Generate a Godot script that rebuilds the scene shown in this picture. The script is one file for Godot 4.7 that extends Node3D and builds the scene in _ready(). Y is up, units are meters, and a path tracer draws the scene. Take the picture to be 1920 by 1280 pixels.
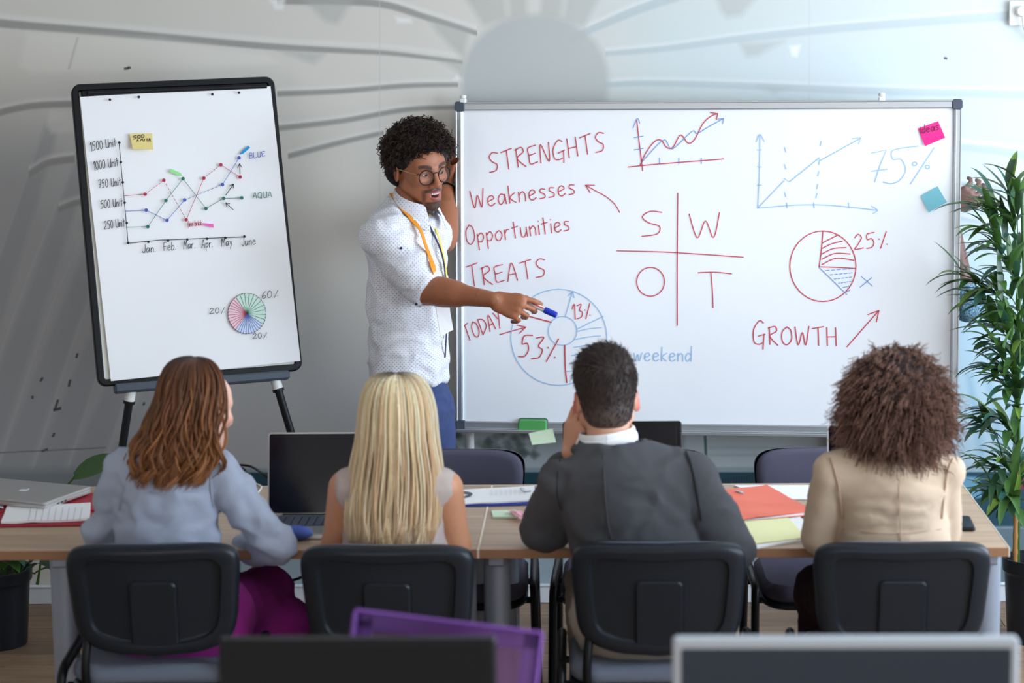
extends Node3D
# A meeting room: a man with a marker at a whiteboard, four people seated at a row of desks.
# World: x right, y up, the desks run along x, the wall with the printed mural stands at z = WALL.

const CAM_Y := 2.2039
const PITCH := -0.15338
const YAW := 0.04036
const ROLL := -0.0135
const FOCAL := 4244.8        # in pixels of the 1920 x 1280 frame
const WALL := -8.02
const DESK := 0.74           # height of the desk tops
const FRONT := -5.851        # front edge of the desks
const RIGHT_END := 1.067     # right end of the desks

var M := {}
var used := {}
var cam_basis: Basis
var rng := RandomNumberGenerator.new()
var noise := FastNoiseLite.new()

func _ready():
	rng.seed = 7
	noise.seed = 3
	noise.noise_type = FastNoiseLite.TYPE_SIMPLEX_SMOOTH
	noise.fractal_octaves = 2
	noise.frequency = 1.0
	# camera
	var cam := Camera3D.new()
	cam.name = "camera"
	add_child(cam)
	cam.position = Vector3(0, CAM_Y, 0)
	cam_basis = Basis.from_euler(Vector3(PITCH, YAW, ROLL), EULER_ORDER_YXZ)
	cam.basis = cam_basis
	cam.fov = rad_to_deg(2.0 * atan(640.0 / FOCAL))
	cam.near = 0.05
	cam.far = 60.0
	var ca := CameraAttributesPhysical.new()
	ca.frustum_focal_length = 12.0 * FOCAL / 640.0
	ca.frustum_focus_distance = 7.6
	ca.frustum_near = 0.05
	ca.frustum_far = 60.0
	ca.exposure_aperture = 3.0
	cam.attributes = ca
	cam.current = true
	# sky and exposure
	var we := WorldEnvironment.new()
	we.name = "world"
	var env := Environment.new()
	env.background_mode = Environment.BG_SKY
	var sky := Sky.new()
	var sm := ProceduralSkyMaterial.new()
	sm.sky_top_color = Color(0.62, 0.76, 0.95)
	sm.sky_horizon_color = Color(0.86, 0.92, 0.98)
	sm.ground_bottom_color = Color(0.45, 0.47, 0.48)
	sm.ground_horizon_color = Color(0.80, 0.84, 0.88)
	sm.sky_energy_multiplier = 1.6
	sm.ground_energy_multiplier = 1.0
	sky.sky_material = sm
	env.sky = sky
	env.tonemap_mode = Environment.TONE_MAPPER_LINEAR
	env.tonemap_exposure = 0.88
	env.sdfgi_enabled = true
	env.ssao_enabled = true
	env.ssil_enabled = true
	we.environment = env
	add_child(we)
	# window light from the right wall, plus an unseen rear pair added as frontal fill
	for k in 2:
		area_light("daylight_side", Vector3(2.86, 1.75, -6.35 + 2.5 * k), Vector3(-1, 0, 0), Vector2(1.9, 1.9), 12.0, Color(0.88, 0.94, 1.0))
	for k in 2:
		area_light("rear_fill", Vector3(-1.6 + 2.9 * k, 1.75, 1.72), Vector3(0, 0, -1), Vector2(2.0, 1.9), 4.2, Color(1.0, 0.975, 0.94))
	materials()
	room()
	whiteboard()
	flipchart()
	desks()
	chairs()
	table_things()
	plants()
	presenter()
	woman_blue_shirt()
	woman_blonde()
	man_suit()
	woman_beige()
	helper_behind_board()
	foreground()

func area_light(called: String, where: Vector3, towards: Vector3, size: Vector2, power: float, tint: Color):
	var l := AreaLight3D.new()
	l.name = called
	l.area_size = size
	l.light_energy = power
	l.light_color = tint
	l.area_normalize_energy = true
	l.area_range = 20.0
	l.shadow_enabled = true
	add_child(l, true)
	l.position = where
	l.basis = Basis.looking_at(towards, Vector3.UP)

# ---------------------------------------------------------------- where things stand

func ray(x: float, y: float) -> Vector3:
	return cam_basis * Vector3((x - 960.0) / FOCAL, -(y - 640.0) / FOCAL, -1.0)

func at(x: float, y: float, depth: float) -> Vector3:      # the point seen at (x, y) that lies at z = -depth
	var d := ray(x, y)
	return Vector3(0, CAM_Y, 0) + d * (-depth / d.z)

func on(x: float, y: float, height: float) -> Vector3:     # the point seen at (x, y) that lies at this height
	var d := ray(x, y)
	return Vector3(0, CAM_Y, 0) + d * ((height - CAM_Y) / d.y)

func pixel(p: Vector3) -> Vector2:                            # where a point is seen
	var q := cam_basis.transposed() * (p - Vector3(0, CAM_Y, 0))
	return Vector2(960.0 - FOCAL * q.x / q.z, 640.0 + FOCAL * q.y / q.z)

func on_plane(x: float, y: float, o: Vector3, n: Vector3) -> Vector3:
	var d := ray(x, y)
	var c := Vector3(0, CAM_Y, 0)
	return c + d * ((o - c).dot(n) / d.dot(n))

# ---------------------------------------------------------------- naming and labels

func numbered(called: String) -> String:
	used[called] = used.get(called, 0) + 1
	return called if used[called] == 1 else "%s_%03d" % [called, used[called] - 1]

func tag(o: Node, label: String, category: String, group := ""):
	o.set_meta("label", label)
	o.set_meta("category", category)
	if group:
		o.set_meta("group", group)

func thing(called: String, label: String, category: String, where := Vector3.ZERO, turn := 0.0, group := "") -> Node3D:
	var o := Node3D.new()
	o.name = numbered(called)
	add_child(o)
	o.position = where
	o.rotation.y = turn
	tag(o, label, category, group)
	return o

func put(mesh: Mesh, called: String, m: Material, parent: Node = null, label := "") -> MeshInstance3D:
	var o := MeshInstance3D.new()
	o.mesh = mesh
	o.material_override = null
	mesh.surface_set_material(0, m)
	o.name = called if parent else numbered(called)
	(parent if parent else self).add_child(o, true)
	if label:
		o.set_meta("label", label)
	return o

func struct(mesh: Mesh, called: String, m: Material, parent: Node = null) -> MeshInstance3D:
	var o := put(mesh, called, m, parent)
	if parent == null:
		o.set_meta("kind", "structure")
	return o

func lin(r: float, g: float, b: float) -> Color:            # a colour given as it looks, 0 to 255, as a linear value
	return Color(r / 255.0, g / 255.0, b / 255.0).srgb_to_linear()

# ---------------------------------------------------------------- mesh building

class MB:
	var v := PackedVector3Array()
	var c := PackedColorArray()
	var uv := PackedVector2Array()
	var n := PackedVector3Array()      # filled only by shapes that know their normals
	var tint := Color.WHITE

	func tri(p: Vector3, q: Vector3, r: Vector3):            # counter-clockwise from outside
		v.append(p); v.append(r); v.append(q)
		c.append(tint); c.append(tint); c.append(tint)

	func quad(p: Vector3, q: Vector3, r: Vector3, s: Vector3):
		tri(p, q, r); tri(p, r, s)

	func quad_uv(p: Vector3, q: Vector3, r: Vector3, s: Vector3, a: Vector2, b: Vector2):
		quad(p, q, r, s)
		for t in [a, b, Vector2(b.x, a.y), a, Vector2(a.x, b.y), b]:
			uv.append(t)

	func box(size: Vector3, at_: Transform3D, bev := 0.004):
		var h := size * 0.5
		bev = minf(bev, minf(h.x, minf(h.y, h.z)) * 0.95)
		var i := h - Vector3(bev, bev, bev)
		for ax in 3:
			for s in [-1.0, 1.0]:
				var u := (ax + 1) % 3
				var w := (ax + 2) % 3
				var p: Array[Vector3] = []
				for k in [[-1, -1], [1, -1], [1, 1], [-1, 1]]:
					var q := Vector3.ZERO
					q[ax] = s * h[ax]; q[u] = k[0] * i[u]; q[w] = k[1] * i[w]
					p.append(at_ * q)
				if s > 0: quad(p[0], p[1], p[2], p[3])
				else: quad(p[3], p[2], p[1], p[0])
			# the chamfered edges along this axis
			var u2 := (ax + 1) % 3
			var w2 := (ax + 2) % 3
			for k in [[1, 1], [-1, 1], [-1, -1], [1, -1]]:
				var e: Array[Vector3] = []
				for t in [[-1, 0], [-1, 1], [1, 1], [1, 0]]:
					var q := Vector3.ZERO
					q[ax] = t[0] * i[ax]
					if t[1] == 0: q[u2] = k[0] * h[u2]; q[w2] = k[1] * i[w2]
					else: q[u2] = k[0] * i[u2]; q[w2] = k[1] * h[w2]
					e.append(at_ * q)
				if k[0] * k[1] > 0: quad(e[0], e[1], e[2], e[3])
				else: quad(e[3], e[2], e[1], e[0])
		for sx in [-1.0, 1.0]:
			for sy in [-1.0, 1.0]:
				for sz in [-1.0, 1.0]:
					var a := at_ * Vector3(sx * h.x, sy * i.y, sz * i.z)
					var b := at_ * Vector3(sx * i.x, sy * h.y, sz * i.z)
					var d := at_ * Vector3(sx * i.x, sy * i.y, sz * h.z)
					if sx * sy * sz > 0: tri(a, b, d)
					else: tri(a, d, b)

	func prism(poly: PackedVector2Array, depth: float, at_: Transform3D, bev := 0.003, flat_back := false):
		# the polygon (counter-clockwise in x, y) stands on z = 0 and reaches to z = depth
		var m := poly.size()
		var ins := PackedVector2Array()
		for k in m:
			var d0 := (poly[k] - poly[(k + m - 1) % m]).normalized()
			var d1 := (poly[(k + 1) % m] - poly[k]).normalized()
			var bis := (Vector2(-d0.y, d0.x) + Vector2(-d1.y, d1.x)).normalized()
			ins.append(poly[k] + bis * bev)
		var rings := [[ins, 0.0], [poly, bev], [poly, depth - bev], [ins, depth]]
		if flat_back: rings[0] = [poly, 0.0]
		for r in 3:
			var a: PackedVector2Array = rings[r][0]
			var b: PackedVector2Array = rings[r + 1][0]
			for k in m:
				var l := (k + 1) % m
				quad(at_ * Vector3(a[k].x, a[k].y, rings[r][1]), at_ * Vector3(a[l].x, a[l].y, rings[r][1]), at_ * Vector3(b[l].x, b[l].y, rings[r + 1][1]), at_ * Vector3(b[k].x, b[k].y, rings[r + 1][1]))
		var t := Geometry2D.triangulate_polygon(ins)
		for k in range(0, t.size(), 3):
			var p := ins[t[k]]; var q := ins[t[k + 1]]; var s := ins[t[k + 2]]
			if (q - p).cross(s - p) < 0:
				var w := q; q = s; s = w
			tri(at_ * Vector3(p.x, p.y, depth), at_ * Vector3(q.x, q.y, depth), at_ * Vector3(s.x, s.y, depth))
			tri(at_ * Vector3(p.x, p.y, 0), at_ * Vector3(s.x, s.y, 0), at_ * Vector3(q.x, q.y, 0))

	func tube(pts: PackedVector3Array, radii: PackedFloat32Array, sides := 10, squash := 1.0, across := Vector3.ZERO, caps := true):
		# a swept tube; squash flattens it along «across»
		var m := pts.size()
		var prev := PackedVector3Array()
		var up := across if across != Vector3.ZERO else Vector3(0.13, 0.97, 0.21)
		for k in m:
			var d := (pts[mini(k + 1, m - 1)] - pts[maxi(k - 1, 0)]).normalized()
			var e1 := up - d * up.dot(d)
			if e1.length() < 0.05: e1 = Vector3(1, 0, 0) - d * d.x
			e1 = e1.normalized()
			if across == Vector3.ZERO: up = e1
			var e2 := d.cross(e1)
			var ring := PackedVector3Array()
			var r := radii[mini(k, radii.size() - 1)]
			for s in sides:
				var an := TAU * s / sides
				ring.append(pts[k] + e1 * cos(an) * r * squash + e2 * sin(an) * r)
			if k > 0:
				for s in sides:
					var s2 := (s + 1) % sides
					quad(prev[s], prev[s2], ring[s2], ring[s])
			if caps and (k == 0 or k == m - 1):
				for s in sides:
					var s2 := (s + 1) % sides
					if k == 0: tri(pts[k], ring[s2], ring[s])
					else: tri(pts[k], ring[s], ring[s2])
			prev = ring

	func lathe(profile: PackedVector2Array, at_: Transform3D, sides := 24):
		# profile points are (radius, height), from the bottom up
		for k in profile.size() - 1:
			var a := profile[k]; var b := profile[k + 1]
			for s in sides:
				var t0 := TAU * s / sides; var t1 := TAU * (s + 1) / sides
				var d0 := Vector3(cos(t0), 0, -sin(t0)); var d1 := Vector3(cos(t1), 0, -sin(t1))
				var p := at_ * (d0 * a.x + Vector3(0, a.y, 0)); var q := at_ * (d1 * a.x + Vector3(0, a.y, 0))
				var r := at_ * (d1 * b.x + Vector3(0, b.y, 0)); var w := at_ * (d0 * b.x + Vector3(0, b.y, 0))
				if a.x > 1e-6: tri(p, q, r)
				if b.x > 1e-6: tri(p, r, w)
				if a.x <= 1e-6: pass

	func ball(o: Vector3, r: Vector3, rings := 10, sides := 16, basis := Basis.IDENTITY):
		var prof := PackedVector2Array()
		for k in rings + 1:
			var t := -PI / 2 + PI * k / rings
			prof.append(Vector2(maxf(cos(t), 0.0), sin(t)))
		lathe(prof, Transform3D(basis * Basis.from_scale(r), o), sides)

	func sheet(g: Array, thick := 0.0):
		# a grid of points, rows of PackedVector3Array; with thickness it gets a back and edges
		for i in g.size() - 1:
			for j in g[i].size() - 1:
				quad(g[i][j], g[i + 1][j], g[i + 1][j + 1], g[i][j + 1])
		if thick > 0.0:
			var nn: Vector3 = -(g[-1][0] - g[0][0]).cross(g[0][-1] - g[0][0]).normalized() * thick
			for i in g.size() - 1:
				for j in g[i].size() - 1:
					quad(g[i][j] + nn, g[i][j + 1] + nn, g[i + 1][j + 1] + nn, g[i + 1][j] + nn)
			var rim := PackedVector3Array()
			for i in g.size(): rim.append(g[i][0])
			for j in range(1, g[0].size()): rim.append(g[-1][j])
			for i in range(g.size() - 2, -1, -1): rim.append(g[i][-1])
			for j in range(g[0].size() - 2, -1, -1): rim.append(g[0][j])
			for k in rim.size() - 1:
				quad(rim[k], rim[k] + nn, rim[k + 1] + nn, rim[k + 1])

	func done(angle := 40.0) -> ArrayMesh:
		var cnt := v.size()
		var nor := n
		if nor.size() != cnt:
			nor = PackedVector3Array()
			nor.resize(cnt)
			var fn := PackedVector3Array()
			fn.resize(cnt / 3)
			for f in cnt / 3:
				fn[f] = -(v[f * 3 + 1] - v[f * 3]).cross(v[f * 3 + 2] - v[f * 3])
			if angle <= 0.0:
				for k in cnt: nor[k] = fn[k / 3].normalized()
			else:
				var at_point := {}
				var keys := PackedInt64Array()
				keys.resize(cnt)
				for k in cnt:
					var p := v[k]
					var key := (int(round(p.x * 20000.0)) * 73856093) ^ (int(round(p.y * 20000.0)) * 19349663) ^ (int(round(p.z * 20000.0)) * 83492791)
					keys[k] = key
					if at_point.has(key): at_point[key].append(k / 3)
					else: at_point[key] = PackedInt32Array([k / 3])
				var lim := cos(deg_to_rad(angle))
				for k in cnt:
					var own := fn[k / 3]
					var ol := own.length()
					var s := Vector3.ZERO
					for f in at_point[keys[k]]:
						var o: Vector3 = fn[f]
						if own.dot(o) >= lim * ol * o.length(): s += o
					nor[k] = s.normalized() if s.length() > 1e-14 else Vector3.UP
		var a := []
		a.resize(Mesh.ARRAY_MAX)
		a[Mesh.ARRAY_VERTEX] = v
		a[Mesh.ARRAY_NORMAL] = nor
		if c.size() == cnt: a[Mesh.ARRAY_COLOR] = c
		if uv.size() == cnt: a[Mesh.ARRAY_TEX_UV] = uv
		var m := ArrayMesh.new()
		m.add_surface_from_arrays(Mesh.PRIMITIVE_TRIANGLES, a)
		return m

func spot(o: Vector3, b := Basis.IDENTITY) -> Transform3D:
	return Transform3D(b, o)

func rounded(w: float, h: float, r: float, steps := 5, cx := 0.0, cy := 0.0) -> PackedVector2Array:
	var p := PackedVector2Array()
	for q in 4:
		var o := Vector2(cx + (w / 2 - r) * [1, -1, -1, 1][q], cy + (h / 2 - r) * [1, 1, -1, -1][q])
		for k in steps + 1:
			var t := PI / 2 * (q + float(k) / steps)
			p.append(o + Vector2(cos(t), sin(t)) * r)
	return p

func curve(pts: Array, steps := 6) -> PackedVector3Array:    # a smooth line through the points
	var out := PackedVector3Array()
	var m := pts.size()
	for k in m - 1:
		var a: Vector3 = pts[maxi(k - 1, 0)]; var b: Vector3 = pts[k]; var c: Vector3 = pts[k + 1]; var d: Vector3 = pts[mini(k + 2, m - 1)]
		for s in steps:
			out.append(b.cubic_interpolate(c, a, d, float(s) / steps))
	out.append(pts[m - 1])
	return out

# ---------------------------------------------------------------- rounded bodies from a distance field

class Field:
	var lo: Vector3
	var h: float
	var nx: int
	var ny: int
	var nz: int
	var d := PackedFloat32Array()

	func _init(a: Vector3, b: Vector3, cell: float):
		lo = a
		h = cell
		nx = int((b.x - a.x) / h) + 2
		ny = int((b.y - a.y) / h) + 2
		nz = int((b.z - a.z) / h) + 2
		d.resize(nx * ny * nz)
		d.fill(1.0)

	# a tapered capsule, flattened along «axis» by «squash»
	func cap(a: Vector3, b: Vector3, ra: float, rb: float, k := 0.03, axis := Vector3.ZERO, squash := 1.0, minus := false):
		var r := maxf(ra, rb) + k + 2.0 * h
		var p0 := (a.min(b) - Vector3(r, r, r) - lo) / h
		var p1 := (a.max(b) + Vector3(r, r, r) - lo) / h
		var i0 := maxi(int(p0.x), 0); var i1 := mini(int(p1.x) + 1, nx - 1)
		var j0 := maxi(int(p0.y), 0); var j1 := mini(int(p1.y) + 1, ny - 1)
		var k0 := maxi(int(p0.z), 0); var k1 := mini(int(p1.z) + 1, nz - 1)
		var st := axis * (1.0 / squash - 1.0)
		var flat := squash != 1.0
		var ab := b - a
		if flat: ab += st * axis.dot(ab)
		var inv := 1.0 / maxf(ab.length_squared(), 1e-9)
		var dr := rb - ra
		var kk := maxf(k, 1e-5)
		var sg := -1.0 if minus else 1.0
		for z in range(k0, k1 + 1):
			for y in range(j0, j1 + 1):
				var row := (z * ny + y) * nx
				for x in range(i0, i1 + 1):
					var p := Vector3(lo.x + x * h, lo.y + y * h, lo.z + z * h) - a
					if flat: p += st * axis.dot(p)
					var t := clampf(p.dot(ab) * inv, 0.0, 1.0)
					var e := (p - ab * t).length() - (ra + dr * t)
					var o := d[row + x]
					if minus:
						e = -e
						var g := kk - absf(o - e)
						d[row + x] = maxf(o, e) + (g * g * 0.25 / kk if g > 0.0 else 0.0)
					else:
						var g := kk - absf(o - e)
						d[row + x] = minf(o, e) - (g * g * 0.25 / kk if g > 0.0 else 0.0)

	func egg(o: Vector3, r: Vector3, b := Basis.IDENTITY, k := 0.02, minus := false):
		var m := maxf(r.x, maxf(r.y, r.z)) + k + 2.0 * h
		var p0 := (o - Vector3(m, m, m) - lo) / h
		var p1 := (o + Vector3(m, m, m) - lo) / h
		var i0 := maxi(int(p0.x), 0); var i1 := mini(int(p1.x) + 1, nx - 1)
		var j0 := maxi(int(p0.y), 0); var j1 := mini(int(p1.y) + 1, ny - 1)
		var k0 := maxi(int(p0.z), 0); var k1 := mini(int(p1.z) + 1, nz - 1)
		var bt := Basis.from_scale(Vector3(1.0 / r.x, 1.0 / r.y, 1.0 / r.z)) * b.transposed()
		var bt2 := Basis.from_scale(Vector3(1.0 / (r.x * r.x), 1.0 / (r.y * r.y), 1.0 / (r.z * r.z))) * b.transposed()
		var kk := maxf(k, 1e-5)
		for z in range(k0, k1 + 1):
			for y in range(j0, j1 + 1):
				var row := (z * ny + y) * nx
				for x in range(i0, i1 + 1):
					var p := Vector3(lo.x + x * h, lo.y + y * h, lo.z + z * h) - o
					var q := (bt * p).length()
					var g2 := (bt2 * p).length()
					var e := q * (q - 1.0) / maxf(g2, 1e-4)
					var w := d[row + x]
					if minus:
						e = -e
						var g := kk - absf(w - e)
						d[row + x] = maxf(w, e) + (g * g * 0.25 / kk if g > 0.0 else 0.0)
					else:
						var g := kk - absf(w - e)
						d[row + x] = minf(w, e) - (g * g * 0.25 / kk if g > 0.0 else 0.0)

	# cuts away what lies beyond a plane, inside a ball
	func cut(o: Vector3, n: Vector3, reach: float):
		var p0 := (o - Vector3(reach, reach, reach) - lo) / h
		var p1 := (o + Vector3(reach, reach, reach) - lo) / h
		for z in range(maxi(int(p0.z), 0), mini(int(p1.z) + 1, nz - 1) + 1):
			for y in range(maxi(int(p0.y), 0), mini(int(p1.y) + 1, ny - 1) + 1):
				for x in range(maxi(int(p0.x), 0), mini(int(p1.x) + 1, nx - 1) + 1):
					var p := Vector3(lo.x + x * h, lo.y + y * h, lo.z + z * h) - o
					if p.length_squared() < reach * reach:
						var i := (z * ny + y) * nx + x
						d[i] = maxf(d[i], n.dot(p))

	func value(p: Vector3) -> float:
		var q := (p - lo) / h
		var x := int(floor(q.x)); var y := int(floor(q.y)); var z := int(floor(q.z))
		if x < 0 or y < 0 or z < 0 or x >= nx - 1 or y >= ny - 1 or z >= nz - 1: return 1.0
		var f := q - Vector3(x, y, z)
		var i := (z * ny + y) * nx + x
		var s := nx * ny
		var a := lerpf(lerpf(d[i], d[i + 1], f.x), lerpf(d[i + nx], d[i + nx + 1], f.x), f.y)
		var b := lerpf(lerpf(d[i + s], d[i + s + 1], f.x), lerpf(d[i + s + nx], d[i + s + nx + 1], f.x), f.y)
		return lerpf(a, b, f.z)

	func slope(p: Vector3) -> Vector3:
		var e := h * 0.8
		return Vector3(value(p + Vector3(e, 0, 0)) - value(p - Vector3(e, 0, 0)), value(p + Vector3(0, e, 0)) - value(p - Vector3(0, e, 0)), value(p + Vector3(0, 0, e)) - value(p - Vector3(0, 0, e))).normalized()

	# surface nets; fold(p, n) moves the surface outwards, paint(p) colours it
	func mesh(into: MB, fold = null, paint = null):
		var vert := PackedVector3Array()
		var idx := PackedInt32Array()
		idx.resize(nx * ny * nz)
		idx.fill(-1)
		var s := nx * ny
		var tris := PackedInt32Array()
		var off := [0, 1, nx, nx + 1, s, s + 1, s + nx, s + nx + 1]
		var o1: int = off[1]; var o2: int = off[2]; var o3: int = off[3]; var o4: int = off[4]; var o5: int = off[5]; var o6: int = off[6]; var o7: int = off[7]
		var far := 2.5 * h
		for z in nz - 1:
			for y in ny - 1:
				var row := (z * ny + y) * nx
				for x in nx - 1:
					var i := row + x
					var a0 := d[i]
					if a0 > far or a0 < -far: continue
					var a1 := d[i + o1]; var a2 := d[i + o2]; var a3 := d[i + o3]; var a4 := d[i + o4]; var a5 := d[i + o5]; var a6 := d[i + o6]; var a7 := d[i + o7]
					var neg := int(a0 < 0.0) + int(a1 < 0.0) + int(a2 < 0.0) + int(a3 < 0.0) + int(a4 < 0.0) + int(a5 < 0.0) + int(a6 < 0.0) + int(a7 < 0.0)
					if neg == 0 or neg == 8: continue
					var p := Vector3.ZERO
					var cnt := 0
					if (a0 < 0.0) != (a1 < 0.0): p += Vector3(a0 / (a0 - a1), 0, 0); cnt += 1
					if (a2 < 0.0) != (a3 < 0.0): p += Vector3(a2 / (a2 - a3), 1, 0); cnt += 1
					if (a4 < 0.0) != (a5 < 0.0): p += Vector3(a4 / (a4 - a5), 0, 1); cnt += 1
					if (a6 < 0.0) != (a7 < 0.0): p += Vector3(a6 / (a6 - a7), 1, 1); cnt += 1
					if (a0 < 0.0) != (a2 < 0.0): p += Vector3(0, a0 / (a0 - a2), 0); cnt += 1
					if (a1 < 0.0) != (a3 < 0.0): p += Vector3(1, a1 / (a1 - a3), 0); cnt += 1
					if (a4 < 0.0) != (a6 < 0.0): p += Vector3(0, a4 / (a4 - a6), 1); cnt += 1
					if (a5 < 0.0) != (a7 < 0.0): p += Vector3(1, a5 / (a5 - a7), 1); cnt += 1
					if (a0 < 0.0) != (a4 < 0.0): p += Vector3(0, 0, a0 / (a0 - a4)); cnt += 1
					if (a1 < 0.0) != (a5 < 0.0): p += Vector3(1, 0, a1 / (a1 - a5)); cnt += 1
					if (a2 < 0.0) != (a6 < 0.0): p += Vector3(0, 1, a2 / (a2 - a6)); cnt += 1
					if (a3 < 0.0) != (a7 < 0.0): p += Vector3(1, 1, a3 / (a3 - a7)); cnt += 1
					idx[i] = vert.size()
					vert.append(lo + (Vector3(x, y, z) + p / cnt) * h)
					# one quad round each crossed edge that starts in this cell
					if x > 0 and y > 0 and z > 0:
						if (a0 < 0.0) != (a1 < 0.0): join(tris, a0 < 0.0, idx[i], idx[i - nx], idx[i - nx - s], idx[i - s])
						if (a0 < 0.0) != (a2 < 0.0): join(tris, a0 < 0.0, idx[i], idx[i - s], idx[i - s - 1], idx[i - 1])
						if (a0 < 0.0) != (a4 < 0.0): join(tris, a0 < 0.0, idx[i], idx[i - 1], idx[i - 1 - nx], idx[i - nx])
		var nor := normals(vert, tris)
		if fold != null:
			for k in vert.size():
				vert[k] += nor[k] * fold.call(vert[k], nor[k])
			nor = normals(vert, tris)
		var col := PackedColorArray()
		col.resize(vert.size())
		if paint != null:
			for k in vert.size(): col[k] = paint.call(vert[k])
		else: col.fill(into.tint)
		for k in range(0, tris.size(), 3):
			for t in [tris[k], tris[k + 2], tris[k + 1]]:
				into.v.append(vert[t]); into.n.append(nor[t]); into.c.append(col[t])

	func join(tris: PackedInt32Array, inside: bool, a: int, b: int, c: int, e: int):
		if a < 0 or b < 0 or c < 0 or e < 0: return
		if inside: tris.append_array([a, b, c, a, c, e])
		else: tris.append_array([a, c, b, a, e, c])

	func normals(vert: PackedVector3Array, tris: PackedInt32Array) -> PackedVector3Array:
		var nor := PackedVector3Array()
		nor.resize(vert.size())
		for k in range(0, tris.size(), 3):
			var f := (vert[tris[k + 1]] - vert[tris[k]]).cross(vert[tris[k + 2]] - vert[tris[k]])
			nor[tris[k]] += f; nor[tris[k + 1]] += f; nor[tris[k + 2]] += f
		for k in nor.size(): nor[k] = nor[k].normalized()
		return nor

# ---------------------------------------------------------------- materials

func mat(called: String, r: float, g: float, b: float, rough := 0.6, metal := 0.0) -> StandardMaterial3D:
	var m := StandardMaterial3D.new()
	if r + g + b < 120.0: m.metallic_specular = 0.38
	m.resource_name = called
	m.albedo_color = Color(r / 255.0, g / 255.0, b / 255.0)
	m.roughness = rough
	m.metallic = metal
	M[called] = m
	return m

func grain(freq: float, octaves: int, seed_: int, ramp = null, size := 256, squeeze := Vector2.ONE) -> NoiseTexture2D:
	var f := FastNoiseLite.new()
	f.seed = seed_
	f.frequency = freq
	f.fractal_octaves = octaves
	f.noise_type = FastNoiseLite.TYPE_SIMPLEX
	var t := NoiseTexture2D.new()
	t.width = size
	t.height = size
	t.seamless = true
	t.noise = f
	if ramp: t.color_ramp = ramp
	return t

func ramp(a: Color, b: Color) -> Gradient:
	var g := Gradient.new()
	g.set_color(0, a)
	g.set_color(1, b)
	return g

func cloth(m: StandardMaterial3D, scale: float, depth: float, tone := 0.0):     # woven relief, and a faint unevenness of tone
	m.uv1_triplanar = true
	m.uv1_scale = Vector3(scale, scale, scale)
	m.heightmap_enabled = true
	m.heightmap_scale = depth
	m.heightmap_texture = M.weave
	m.rim_enabled = true
	m.rim = 0.25
	m.rim_tint = 0.5
	if tone > 0.0:
		m.albedo_texture = M.mottle

func wood_texture(w: int, h: int, base: Color, dark: Color, seed_: int, stretch: float) -> ImageTexture:
	var f := FastNoiseLite.new()
	f.seed = seed_
	f.frequency = 0.02
	f.fractal_octaves = 4
	var g := FastNoiseLite.new()
	g.seed = seed_ + 9
	g.frequency = 0.005
	var im := Image.create(w, h, false, Image.FORMAT_RGB8)
	for y in h:
		for x in w:
			var a := f.get_noise_2d(x * stretch, y * 2.6) * 0.5 + 0.5
			var b := g.get_noise_2d(x * stretch * 2.0, y * 3.0) * 0.5 + 0.5
			im.set_pixel(x, y, base.lerp(dark, clampf(a * 0.75 + b * 0.5 - 0.25, 0.0, 1.0)))
	return ImageTexture.create_from_image(im)

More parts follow.
